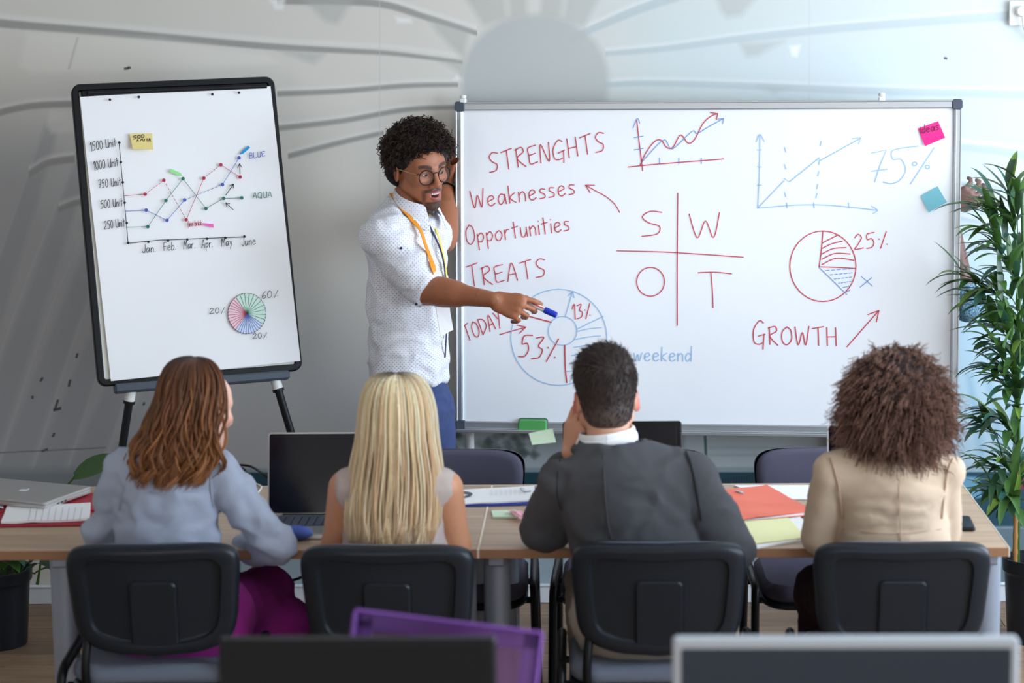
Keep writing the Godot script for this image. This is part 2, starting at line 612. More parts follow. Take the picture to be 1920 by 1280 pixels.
func materials():
	M.weave = grain(0.35, 1, 5)
	M.mottle = grain(0.09, 2, 8, ramp(Color(0.86, 0.86, 0.86), Color(1, 1, 1)))
	mat("wall_paint", 214, 216, 214, 0.75)
	mat("ceiling_paint", 236, 236, 233, 0.9)
	mat("side_paint", 205, 205, 203, 0.85)
	mat("white_lacquer", 226, 231, 236, 0.45)
	mat("grout", 196, 186, 172, 0.85)
	mat("board_white", 246, 248, 252, 0.25)
	mat("aluminium", 190, 194, 198, 0.38, 0.85)
	mat("grey_plastic", 70, 78, 90, 0.5)
	mat("white_plastic", 232, 232, 228, 0.45)
	mat("black_plastic", 17, 18, 21, 0.48)
	mat("shell_black", 27, 32, 39, 0.36)
	mat("black_metal", 11, 11, 13, 0.4, 0.2)
	mat("frame_black", 16, 18, 23, 0.4)
	mat("paper", 246, 245, 246, 0.8)
	mat("paper_cream", 232, 232, 222, 0.8)
	mat("silver", 200, 199, 196, 0.34, 0.75)
	mat("screen_black", 10, 10, 22, 0.14)
	mat("desk_edge", 236, 222, 202, 0.5)
	mat("desk_band", 150, 108, 76, 0.55)
	mat("leg_grey", 150, 157, 170, 0.42, 0.35)
	cloth(mat("chair_front_fabric", 138, 146, 164, 0.95), 60, 0.12, 1)
	cloth(mat("chair_fabric", 98, 94, 116, 0.95), 60, 0.14, 1)
	var wood := wood_texture(256, 256, Color8(196, 170, 142), Color8(154, 126, 102), 4, 0.35)
	var dk := mat("desk_wood", 255, 255, 255, 0.42)
	dk.albedo_texture = wood
	dk.uv1_triplanar = true
	dk.uv1_world_triplanar = true
	dk.uv1_scale = Vector3(1.1, 1.1, 2.2)
	for k in 4:
		var pm := mat("plank_%s" % ["oak", "ash", "elm", "walnut"][k], [250, 236, 243, 226][k], [244, 232, 232, 220][k], [236, 228, 220, 212][k], 0.5)
		pm.albedo_texture = wood_texture(256, 128, Color8(176, 150, 126), Color8(118, 94, 76), 20 + k, 0.4)
		pm.uv1_triplanar = true
		pm.uv1_scale = Vector3(1.1, 1.1, 3.0)
	for a in [["ink_red", 206, 66, 78], ["ink_blue", 158, 198, 234], ["ink_blue_dark", 112, 160, 216], ["ink_black", 36, 36, 40], ["ink_maroon", 96, 14, 56], ["pen_red", 176, 30, 62], ["pen_blue", 66, 92, 178], ["pen_green", 10, 110, 88], ["pale_green", 212, 238, 222], ["pale_red", 246, 208, 220], ["pale_blue", 212, 226, 248]]:
		mat(a[0], a[1], a[2], a[3], 0.6)
	for a in [["note_yellow", 238, 218, 142], ["note_pink", 244, 40, 140], ["note_teal", 128, 200, 214], ["note_mint", 214, 236, 206], ["note_rose", 244, 178, 190], ["flag_blue", 24, 152, 214], ["flag_green", 160, 230, 150], ["flag_pink", 246, 110, 190], ["folder_red", 168, 30, 52], ["folder_coral", 244, 122, 98], ["folder_blue", 48, 66, 160], ["pad_yellow", 246, 244, 184], ["sponge_green", 84, 168, 88], ["blue_plastic", 70, 96, 176]]:
		mat(a[0], a[1], a[2], a[3], 0.7)
	var wg := mat("window_glass", 245, 250, 252, 0.02)
	wg.transparency = BaseMaterial3D.TRANSPARENCY_ALPHA
	wg.albedo_color.a = 0.05
	mat("soil", 40, 32, 26, 1.0)
	mat("stem_wood", 176, 128, 72, 0.7)

# ---------------------------------------------------------------- the room

func slab(called: String, lo: Vector3, hi: Vector3, m: Material, parent: Node = null) -> MeshInstance3D:
	var b := MB.new()
	b.box(hi - lo, spot((lo + hi) / 2), 0.003)
	return struct(b.done(0), called, m, parent)

func room():
	var floor_ := slab("floor", Vector3(-4.9, -0.2, WALL - 0.2), Vector3(3.2, -0.004, 2.2), M.grout)
	# planks: rows run along x, laid back from the wall; each row starts at a different place
	var plank_w := 0.16
	var kinds: Array[ArrayMesh] = []
	for k in 3:
		var b := MB.new()
		b.box(Vector3(0.996, 0.014, plank_w - 0.006), spot(Vector3(0, -0.007, 0)), 0.0015)
		kinds.append(b.done(0))
	var mats := [M.plank_oak, M.plank_ash, M.plank_elm, M.plank_walnut]
	for row in 20:
		var z := WALL + 0.01 + plank_w * (row + 0.5)
		for k in 6:
			var x := -3.0 + k * 1.0 + fposmod(row * 0.37 + 0.52, 1.0)
			var o := MeshInstance3D.new()
			o.name = "plank"
			o.mesh = kinds[0]
			o.material_override = null
			o.set_surface_override_material(0, mats[rng.randi() % 4])
			floor_.add_child(o, true)
			o.position = Vector3(x, 0, z)
	var rest := slab("far_planks", Vector3(-4.9, -0.004, WALL + 0.01 + plank_w * 20), Vector3(3.2, -0.0005, 2.0), M.plank_oak, floor_)
	rest.set_meta("kind", "stuff")
	slab("ceiling", Vector3(-4.9, 3.0, WALL - 0.2), Vector3(3.2, 3.2, 2.2), M.ceiling_paint)
	slab("wall_left", Vector3(-4.9, 0, WALL), Vector3(-4.6, 3.0, 2.0), M.side_paint)
	var wb := slab("wall_back", Vector3(-4.9, 0, WALL - 0.2), Vector3(3.2, 3.0, WALL - 0.002), M.wall_paint)
	mural(wb)
	# skirting board with its small top lip
	var sk := MB.new()
	sk.box(Vector3(7.6, 0.070, 0.014), spot(Vector3(-0.8, 0.035, WALL + 0.008)), 0.003)
	sk.box(Vector3(7.6, 0.010, 0.019), spot(Vector3(-0.8, 0.067, WALL + 0.0105)), 0.003)
	struct(sk.done(0), "baseboard_back", M.white_lacquer)
	# right wall with three windows, front wall with two unseen ones added for frontal fill: panes of wall round the openings
	wall_with_openings("wall_right", 0, [[-6.35, 1.9], [-3.85, 1.9]])
	wall_with_openings("wall_front", 1, [[-1.6, 2.0], [1.3, 2.0]])
	# wall socket with a round white cable cover, top right
	var s := thing("wall_socket", "white wall socket plate with a round plug and cable, high on the mural wall", "socket", at(1912, 22, -WALL - 0.01))
	var b := MB.new()
	b.prism(rounded(0.086, 0.086, 0.006), 0.012, spot(Vector3(0.005, -0.005, 0)), 0.003)
	put(b.done(30), "plate", M.white_plastic, s)
	b = MB.new()
	b.lathe(PackedVector2Array([Vector2(0.020, 0), Vector2(0.0195, 0.012), Vector2(0.016, 0.026), Vector2(0, 0.028)]), spot(Vector3(0.002, 0.002, 0.012), Basis(Vector3.RIGHT, PI / 2)))
	put(b.done(40), "plug", M.white_plastic, s)
	b = MB.new()
	b.tube(curve([Vector3(0.004, -0.006, 0.03), Vector3(0.006, -0.03, 0.034), Vector3(0.018, -0.07, 0.02), Vector3(0.05, -0.10, 0.012), Vector3(0.09, -0.115, 0.010)]), PackedFloat32Array([0.004]), 8)
	put(b.done(60), "cable", M.white_plastic, s)

func wall_with_openings(called: String, way: int, holes: Array):
	var b := MB.new()
	var xf := Transform3D(Basis(Vector3.UP, PI / 2), Vector3(3.05, 0, 0)) if way == 0 else Transform3D(Basis.IDENTITY, Vector3(0, 0, 2.05))
	var lo := -2.0 if way == 0 else -4.6
	var hi := -WALL if way == 0 else 3.0
	var spans := []
	var marks := []
	for o in holes: marks.append([-o[0] if way == 0 else o[0], o[1]])
	marks.sort()
	var from := lo
	for o in marks:
		spans.append([from, o[0] - o[1] / 2])
		from = o[0] + o[1] / 2
	spans.append([from, hi])
	for s in spans:
		b.box(Vector3(s[1] - s[0], 3.0, 0.3), xf * spot(Vector3((s[0] + s[1]) / 2, 1.5, 0)), 0.002)
	for o in marks:
		b.box(Vector3(o[1], 0.8, 0.3), xf * spot(Vector3(o[0], 0.4, 0)), 0.002)
		b.box(Vector3(o[1], 0.3, 0.3), xf * spot(Vector3(o[0], 2.85, 0)), 0.002)
	var w := struct(b.done(0), called, M.side_paint)
	for o in marks:
		var f := MB.new()
		for k in [-1.0, 0.0, 1.0]:
			f.box(Vector3(0.06, 1.9, 0.06), xf * spot(Vector3(o[0] + k * (o[1] / 2 - 0.03), 1.75, 0.05)), 0.004)
		for k in [-1.0, 1.0]:
			f.box(Vector3(o[1], 0.06, 0.06), xf * spot(Vector3(o[0], 1.75 + k * 0.92, 0.05)), 0.004)
		var n: int = used.get("window", 0) + 1
		used["window"] = n
		var frame := struct(f.done(0), "window_%d" % n, M.white_lacquer)
		var gl := MB.new()
		gl.box(Vector3(o[1], 1.9, 0.006), xf * spot(Vector3(o[0], 1.75, 0.06)), 0.001)
		put(gl.done(0), "pane", M.window_glass, frame)

# ---------------------------------------------------------------- the printed wallpaper: a station hall of white ribs

var mural_px := PackedFloat32Array()
const MW := 1500
const MH := 860
const MX0 := -2.35
const MX1 := 2.05
const MY0 := 0.0
const MY1 := 2.52

func mural_uv(x: float, y: float) -> Vector2:
	var p := on_plane(x, y, Vector3(0, 0, WALL), Vector3(0, 0, 1))
	return Vector2((p.x - MX0) / (MX1 - MX0) * MW, (MY1 - p.y) / (MY1 - MY0) * MH)

func blend(i: int, r: float, g: float, b: float, a: float):
	mural_px[i] += (r - mural_px[i]) * a
	mural_px[i + 1] += (g - mural_px[i + 1]) * a
	mural_px[i + 2] += (b - mural_px[i + 2]) * a

func band(pts: Array, w0: float, w1: float, col: Array, alpha: float, soft := 2.5):
	# a printed stripe along the points (given as seen), w0 to w1 wide, fading over «soft»
	var line := PackedVector2Array()
	var c3 := []
	for p in pts: c3.append(Vector3(p[0], p[1], 0))
	for p in curve(c3, 8): line.append(mural_uv(p.x, p.y))
	var k := MW / (MX1 - MX0) / 530.0
	w0 *= k * 0.5; w1 *= k * 0.5; soft *= k
	var m := line.size()
	for s in m - 1:
		var a := line[s]; var b := line[s + 1]
		var ha := lerpf(w0, w1, float(s) / (m - 1)); var hb := lerpf(w0, w1, float(s + 1) / (m - 1))
		var steep := absf(b.y - a.y) > absf(b.x - a.x)
		var along := (b - a).normalized()
		var cosine := maxf(absf(along.y) if steep else absf(along.x), 0.3)
		var q0 := a.y if steep else a.x
		var q1 := b.y if steep else b.x
		for t in range(int(floor(minf(q0, q1))), int(floor(maxf(q0, q1)))):
			var f := clampf((t + 0.5 - q0) / (q1 - q0), 0.0, 1.0)
			var mid := lerpf(a.x, b.x, f) if steep else lerpf(a.y, b.y, f)
			var hh := lerpf(ha, hb, f)
			var reach := (hh + soft) / cosine
			for q in range(int(floor(mid - reach)), int(ceil(mid + reach)) + 1):
				var x := q if steep else t
				var y := t if steep else q
				if x < 0 or y < 0 or x >= MW or y >= MH: continue
				var e := clampf((hh + soft - absf(q - mid) * cosine) / (soft * 2.0), 0.0, 1.0)
				if e > 0.0: blend((y * MW + x) * 3, col[0] / 255.0, col[1] / 255.0, col[2] / 255.0, alpha * e)

func patch(pts: Array, col: Array, alpha: float, soft := 6.0):
	# a printed area with soft edges
	var poly := PackedVector2Array()
	var lo := Vector2(1e9, 1e9); var hi := Vector2(-1e9, -1e9)
	for p in pts:
		var u := mural_uv(p[0], p[1])
		poly.append(u); lo = lo.min(u); hi = hi.max(u)
	var k := MW / (MX1 - MX0) / 530.0
	soft *= k
	var m := poly.size()
	for y in range(maxi(int(lo.y - soft), 0), mini(int(hi.y + soft) + 1, MH)):
		for x in range(maxi(int(lo.x - soft), 0), mini(int(hi.x + soft) + 1, MW)):
			var p := Vector2(x, y)
			var dist := 1e9
			var inside := false
			for s in m:
				var a := poly[s]; var b := poly[(s + 1) % m]
				var ab := b - a
				var t := clampf((p - a).dot(ab) / maxf(ab.length_squared(), 1e-6), 0.0, 1.0)
				dist = minf(dist, (p - a - ab * t).length())
				if (a.y > p.y) != (b.y > p.y) and p.x < (b.x - a.x) * (p.y - a.y) / (b.y - a.y) + a.x: inside = not inside
			var e := clampf((dist if inside else -dist) / soft * 0.5 + 0.5, 0.0, 1.0)
			if e > 0.0: blend((y * MW + x) * 3, col[0] / 255.0, col[1] / 255.0, col[2] / 255.0, alpha * e)

func mural(wall: Node):
	mural_px.resize(MW * MH * 3)
	var base := Color8(221, 217, 209)
	for k in range(0, MW * MH * 3, 3):
		mural_px[k] = base.r; mural_px[k + 1] = base.g; mural_px[k + 2] = base.b
	# lower hall printed darker, left light falloff painted in too; slanted slats on the left
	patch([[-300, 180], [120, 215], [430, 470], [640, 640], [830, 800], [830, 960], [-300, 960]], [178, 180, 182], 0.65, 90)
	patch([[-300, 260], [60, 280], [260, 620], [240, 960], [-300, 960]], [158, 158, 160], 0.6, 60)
	patch([[1640, 420], [2080, 420], [2080, 960], [1700, 960]], [176, 208, 224], 0.8, 120)  # blue cast of the window light painted in at the right
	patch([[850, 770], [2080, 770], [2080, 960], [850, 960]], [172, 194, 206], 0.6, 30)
	for k in 7:
		var x0 := -150.0 + k * 66.0
		patch([[x0 + 235, 230 + k * 42], [x0 + 262, 232 + k * 42], [x0 + 70, 880], [x0 + 12, 880]], [124, 127, 132], 0.26, 6)
		band([[x0 + 235, 230 + k * 42], [x0 + 120, 560], [x0 + 12, 880]], 2, 3, [186, 190, 193], 0.4, 2)
	patch([[1130, -60], [2100, -60], [2100, 420], [1640, 420], [1130, 200]], [203, 216, 219], 0.8, 150)  # upper right also tinted with the cool window light
	for k in 5:
		patch([[1810 + k * 34, 700], [1822 + k * 34, 700], [1852 + k * 40, 880], [1836 + k * 40, 880]], [138, 176, 200], 0.5, 6)
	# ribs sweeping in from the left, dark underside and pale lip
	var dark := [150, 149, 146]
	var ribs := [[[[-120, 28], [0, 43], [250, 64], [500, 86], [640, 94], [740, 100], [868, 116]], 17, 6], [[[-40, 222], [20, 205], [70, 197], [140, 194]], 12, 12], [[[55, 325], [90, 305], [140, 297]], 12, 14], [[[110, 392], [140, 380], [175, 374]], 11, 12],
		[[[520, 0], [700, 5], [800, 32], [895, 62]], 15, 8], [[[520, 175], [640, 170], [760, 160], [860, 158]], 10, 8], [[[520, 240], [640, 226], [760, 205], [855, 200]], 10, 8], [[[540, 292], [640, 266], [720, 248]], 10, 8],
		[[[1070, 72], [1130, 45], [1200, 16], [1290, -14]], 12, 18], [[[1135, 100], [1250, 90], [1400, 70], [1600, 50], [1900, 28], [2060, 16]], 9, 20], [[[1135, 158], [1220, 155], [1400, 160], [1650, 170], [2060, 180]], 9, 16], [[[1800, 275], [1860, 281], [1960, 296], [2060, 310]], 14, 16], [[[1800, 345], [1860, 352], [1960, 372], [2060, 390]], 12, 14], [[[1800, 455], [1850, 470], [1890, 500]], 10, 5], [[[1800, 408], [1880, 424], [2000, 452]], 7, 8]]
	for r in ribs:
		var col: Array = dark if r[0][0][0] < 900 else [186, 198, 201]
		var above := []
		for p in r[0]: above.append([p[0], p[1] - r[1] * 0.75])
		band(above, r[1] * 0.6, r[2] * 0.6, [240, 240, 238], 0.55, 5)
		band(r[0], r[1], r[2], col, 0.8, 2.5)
	# cut-out panels between the ribs and hanging fins
	patch([[50, 58], [300, 72], [500, 100], [520, 118], [380, 128], [60, 136], [35, 122]], [236, 232, 224], 0.55, 7)
	patch([[92, 205], [140, 205], [150, 245], [96, 250], [86, 235]], [228, 226, 220], 0.6, 5)
	band([[145, 70], [128, 130]], 4, 4, [186, 184, 178], 0.6, 2)
	for f in [[[540, -30], [680, -30], [632, 44], [610, 40]], [[520, 92], [608, 100], [588, 118], [575, 114]], [[1335, -30], [1440, -30], [1390, 28], [1362, 33], [1350, 20]], [[1385, 80], [1470, 76], [1420, 104], [1398, 106]], [[800, 32], [880, 55], [868, 110], [850, 92], [820, 60]], [[815, 108], [868, 118], [866, 140], [850, 128]], [[1420, 160], [1480, 164], [1450, 174]], [[850, -40], [940, -40], [950, 34], [906, 48]], [[950, -40], [985, -40], [988, 30], [955, 36]], [[1015, -40], [1060, -40], [1050, 34], [1012, 30]], [[1068, -40], [1140, -40], [1095, 50], [1055, 38]]]:
		patch(f, [180, 181, 178], 0.55, 7)
	for f in [[[505, 0], [535, -5], [530, 18], [515, 18]], [[1480, 86], [1500, 84], [1494, 106], [1484, 104]], [[740, 30], [770, 34], [772, 42], [745, 42]], [[855, 140], [868, 148], [868, 154], [850, 148]]]:
		patch(f, [248, 248, 246], 0.7, 4)
	# the big pale disc at the far end of the hall
	var disc := []
	for k in 28:
		var t := TAU * k / 28
		disc.append([1003 + 138 * cos(t) * (1.0 - 0.06 * sin(t)), 160 + 134 * sin(t)])
	patch(disc, [188, 191, 190], 0.92, 8)
	# ground level: trees, a ledge, the dark band of seats
	for k in 46:
		var x := 846.0 + rng.randf() * 170.0
		var y := 812.0 + rng.randf() * 42.0
		var g := 70.0 + rng.randf() * 70.0
		patch([[x - 9, y], [x, y - 8], [x + 10, y + 1], [x + 1, y + 9]], [g, g + 14, g + 12], 0.6, 4)
	patch([[1225, 815], [1281, 815], [1281, 836], [1225, 836]], [120, 140, 138], 0.7, 6)
	band([[1321, 810], [1324, 880]], 5, 5, [70, 100, 108], 0.9, 1)
	for y in [838, 852]: band([[1330, y], [1500, y]], 3, 3, [140, 168, 180], 0.5, 3)
	patch([[420, 884], [2080, 884], [2080, 986], [420, 986]], [14, 62, 78], 0.95, 2)
	band([[400, 881], [2080, 877]], 8, 8, [150, 168, 176], 0.9, 2)
	for k in 40: band([[1350 + k * 5, 898 - 8 * sin(k * 0.08)], [1348 + k * 5, 935]], 2, 2, [12, 30, 44], 0.7, 1)
	patch([[1790, 890], [1835, 893], [1842, 932], [1800, 936]], [120, 172, 200], 0.9, 3)
	patch([[1880, 896], [1940, 896], [1940, 915], [1880, 917]], [150, 40, 66], 0.9, 4)
	patch([[-300, 880], [420, 880], [420, 1000], [-300, 1000]], [120, 128, 134], 0.8, 10)
	patch([[1780, 986], [2080, 986], [2080, 1110], [1780, 1110]], [74, 98, 112], 0.8, 6)
	patch([[420, 990], [1780, 990], [1780, 1125], [420, 1125]], [150, 172, 184], 0.8, 6)
	# wear: scuffs, small dark marks, a fine line along the foot of the slats
	for s in [[75, 715, 79, 708], [60, 748, 60, 742], [102, 768, 108, 750], [128, 725, 131, 712], [142, 672, 145, 662], [240, 754, 242, 748], [268, 760, 270, 754], [78, 845, 90, 841], [98, 820, 101, 812], [234, 128, 242, 127], [245, 126, 240, 126], [1770, 108, 1776, 109], [1796, 830, 1800, 824], [1802, 812, 1806, 800], [1795, 762, 1797, 750]]:
		band([[s[0], s[1]], [s[2], s[3]]], 4, 4, [52, 54, 60], 0.85, 1)
	band([[100, 768], [116, 764]], 5, 5, [52, 54, 60], 0.85, 1)
	band([[-100, 852], [60, 845], [200, 838]], 2, 2, [90, 92, 96], 0.7, 1)
	# seams of the paper strips
	for x in [711, 1516]: band([[x, -40], [x, 400]], 1.6, 1.6, [200, 200, 198], 0.7, 1)
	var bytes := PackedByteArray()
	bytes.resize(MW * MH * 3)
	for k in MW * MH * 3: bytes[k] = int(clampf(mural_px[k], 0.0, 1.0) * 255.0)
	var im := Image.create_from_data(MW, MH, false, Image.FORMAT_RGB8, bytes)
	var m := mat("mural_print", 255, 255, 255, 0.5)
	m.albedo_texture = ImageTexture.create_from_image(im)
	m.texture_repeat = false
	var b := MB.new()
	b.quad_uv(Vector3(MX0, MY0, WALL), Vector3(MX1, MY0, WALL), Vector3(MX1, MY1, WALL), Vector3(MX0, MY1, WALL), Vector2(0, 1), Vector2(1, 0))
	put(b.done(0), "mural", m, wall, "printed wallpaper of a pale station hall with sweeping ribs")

# ---------------------------------------------------------------- handwriting: strokes laid as ink on a plane

var pen_o: Vector3           # the plane being written on
var pen_n: Vector3
var pen := 0.004             # width of the line
var ink: MB

# letters in a box 10 high (capitals reach from 0 to 10, small letters from 4), strokes parted by spaces
const GLYPHS := {
	"A": "0,10;3,0;6,10 1,6.4;5.4,6.2", "B": "0,10;0,0 0,0;4,1;4,4;0,5 0,5;5,6;5,9;0,10", "C": "6,1;3,0;0,4;1,9;6,9", "D": "0,0;0.6,10 0,0;5,1.5;6,6;0.6,10", "E": "5,0.3;0,1.2;0.2,5;0.8,9.4;5.4,9 0.3,5;4.4,4.4",
	"F": "5,0;0,0.6;0.3,10 0.2,5;4,4.6", "G": "6.5,1;4,0;0.5,4;1,9;4,10;6,9.4 3.4,6.6;7.6,5.6 7,5.8;6.6,12", "H": "0,0;0.6,10 5.4,0;6,10 0.2,5.2;5.8,5", "I": "0,0;0.2,10", "J": "4,0;4,8;2,10;0,8", "K": "0,0;0,10 5,0;0.4,5.5;5.4,10", "L": "0,0;0.2,10;4.6,9.6",
	"M": "0,10;1,0;3.4,6;6,0;7,10", "N": "0,10;0.6,0.4;5.2,10;5.8,0", "O": "3.2,0.2;0.4,3;0.6,8;3.4,10;6.2,7;5.6,2;3.0,0", "P": "0.6,0;0.6,10 0.4,0.6;4.4,0.6;5,4;0.8,5.6", "Q": "3,0;0,3;0.4,8;3.4,10;6,7;5.6,2;3,0 4,7;6.6,11", "R": "0.6,0.4;1.2,10 0,1;4,0;5,2.6;1,5.4;6.2,10.4",
	"S": "6.4,0.8;3.2,0;1,2;2.6,4.6;5.4,6.4;4.6,9.4;0.4,9.8", "T": "0,0.8;7,-0.4 3.6,0.2;4.2,10", "U": "0,0;0.3,8;2.6,10;5,8;5.2,0 5.2,0;5.4,10", "V": "0,0;3,10;5.6,0", "W": "0,0;2.2,10;4.6,3;6.8,10;8.6,-0.4", "X": "0,0;5,10 5,0;0,10", "Y": "0,0;2.8,4.6 5.4,-0.6;2,10.6",
	"a": "4.6,5;2,4.2;0.2,7;1.6,10;4.2,7.6;4.6,4.4;5.2,10", "b": "0,0;0.2,10 0.2,6;3,4.4;4.4,7;3,10;0.2,9.6", "c": "4,5;1.6,4.4;0.2,7.4;1.8,10;4.2,9", "d": "4.4,5;1.8,4.4;0.2,7.6;2,10;4.4,7.6 4.6,-1;4.8,10", "e": "0.4,7.4;4.4,6;3,4.2;0.8,5.4;0.6,8.6;2.6,10;5,8.8", "f": "3.8,0.6;2,0.4;1.4,4;1.6,12 0,5;3.4,4.6",
	"g": "4.6,5;2,4.2;0.2,7;2,9.4;4.6,6;4.4,12;1,13", "i": "0.4,4.4;0.6,10 0.4,2;0.5,2.3", "k": "0,0;0.3,10 4,4.4;0.6,7;4.4,10", "n": "0,4.4;0.3,10 0.2,6.4;2.4,4.4;4,6;4.2,10", "o": "2.4,4.4;0.2,6.4;0.8,9.4;3,10;4.8,7.4;3.8,4.8;2.2,4.4", "p": "0.2,4.6;0.8,14 0.4,6;3,4.2;4.6,6.6;3,9.4;0.6,9", "r": "0,4.4;0.4,10 0.3,6.6;1.8,4.4;3.4,4.6",
	"s": "4,4.8;1.4,4.4;0.8,6;3.4,7.6;3.4,9.4;0.2,9.8", "t": "1.6,0.4;2.2,10 0,4;4.4,3.4", "u": "0,4.4;0.4,9;2.4,10;4.2,7 4.2,4.4;4.6,10", "v": "0,4.4;2,10;4,4.4", "y": "0,4.4;2.2,8.6 4.4,4.4;1,14", "w": "0,4.4;1.6,10;3.2,5.4;4.8,10;6.6,4", "m": "0,4.4;0.3,10 0.2,6.4;2,4.4;3,10 3,6.4;4.8,4.4;5.8,10", "h": "0,0;0.2,10 0.2,6.4;2.4,4.6;4,6.4;4.2,10", "l": "0.4,0;0.6,10",
	"0": "2.6,0;0.2,3;0.6,8;2.8,10;5,7;4.4,1.6;2.4,0", "1": "0,3;2.2,0;2.4,10.6", "2": "0.4,2;2.6,0;4.6,2.4;2.4,6.4;0,9.8;5.4,9.4", "3": "0.4,1;4.4,0.4;2.4,4.4;5,6;4,9.4;0,10.4", "5": "5.4,0;1,0.6;0.8,4.2;3.4,3.8;4.8,6.6;3.4,9.6;0,10", "6": "4,0;1,4;0.4,8;2.6,10;4.4,7.6;2.8,5.4;0.6,7.4", "7": "0,0.8;5,0;2,10 0.8,5.4;4.8,5",
	"%": "0.6,4.6;1,4.9 5.6,0.4;1.4,11 5.4,8.6;5.8,8.9", ".": "0.4,9.6;0.7,9.9",
}

func plane_point(x: float, y: float) -> Vector3:
	return on_plane(x, y, pen_o, pen_n)

func line_on(pts: PackedVector3Array):                       # a thin film of ink along the points
	var m := pts.size()
	var L := PackedVector3Array(); var R := PackedVector3Array()
	for k in m:
		var d := (pts[mini(k + 1, m - 1)] - pts[maxi(k - 1, 0)]).normalized()
		var s := pen_n.cross(d) * pen * 0.5
		var p := pts[k] + pen_n * 0.0012
		if k == 0: p -= d * pen * 0.3
		if k == m - 1: p += d * pen * 0.3
		L.append(p + s); R.append(p - s)
	for k in m - 1:
		ink.quad(R[k], R[k + 1], L[k + 1], L[k])

func stroke(pts: Array, smooth := true):
	var p := []
	for q in pts: p.append(plane_point(q[0], q[1]))
	line_on(curve(p, 6) if smooth and p.size() > 2 else PackedVector3Array(p))

func ring(cx: float, cy: float, rx: float, ry: float, from := 0.0, to := TAU):
	var p := PackedVector3Array()
	for k in 41:
		var t := lerpf(from, to, k / 40.0)
		p.append(plane_point(cx + rx * cos(t), cy + ry * sin(t)))
	line_on(p)

func dot(x: float, y: float, r: float):
	var c := plane_point(x, y) + pen_n * 0.002
	for k in 12:
		var a := TAU * k / 12; var b := TAU * (k + 1) / 12
		ink.tri(c, plane_point(x + r * cos(b), y + r * sin(b)) + pen_n * 0.002, plane_point(x + r * cos(a), y + r * sin(a)) + pen_n * 0.002)

func arrow(x0: float, y0: float, x1: float, y1: float, head := 12.0):
	stroke([[x0, y0], [x1, y1]])
	var d := Vector2(x0 - x1, y0 - y1).normalized() * head
	for s in [0.5, -0.5]:
		var e: Vector2 = d.rotated(s)
		stroke([[x1, y1], [x1 + e.x, y1 + e.y]])

func dashed(x0: float, y0: float, x1: float, y1: float, n: int):
	for k in n:
		var a := (k + 0.0) / n; var b := (k + 0.6) / n
		stroke([[lerpf(x0, x1, a), lerpf(y0, y1, a)], [lerpf(x0, x1, b), lerpf(y0, y1, b)]])

# a word whose base line runs from (x0, y0) to (x1, y1), its capitals «tall» high
func word(text: String, x0: float, y0: float, x1: float, y1: float, tall: float, lean := 0.0, first := 1.0):
	var widths := []
	var total := 0.0
	for ch in text:
		var w := 0.0
		if ch == " ": w = 3.0
		else:
			for s in GLYPHS[ch].split(" "):
				for p in s.split(";"): w = maxf(w, p.split(",")[0].to_float())
		widths.append(w)
		total += w + 2.0
	total -= 2.0
	var dir := Vector2(x1 - x0, y1 - y0)
	var len_ := dir.length()
	dir /= len_
	var upv := Vector2(-dir.y, dir.x)          # down the page
	var pos := 0.0
	for k in text.length():
		var ch := text[k]
		if ch != " ":
			var size: float = tall * (first if k == 0 else 1.0) / 10.0
			for s in GLYPHS[ch].split(" "):
				var pts := []
				for p in s.split(";"):
					var gx: float = p.split(",")[0].to_float() * len_ / total
					var gy: float = p.split(",")[1].to_float() - 10.0
					var q: Vector2 = Vector2(x0, y0) + dir * (pos * len_ / total + gx - gy * lean * size) + upv * gy * size
					pts.append([q.x, q.y])
				stroke(pts)
		pos += widths[k] + 2.0

func begin(width: float):
	ink = MB.new()
	pen = width

func finish(m: Material, parent: Node, label: String, called := "handwriting"):
	put(ink.done(0), called, m, parent, label)

# ---------------------------------------------------------------- the whiteboard on its stand

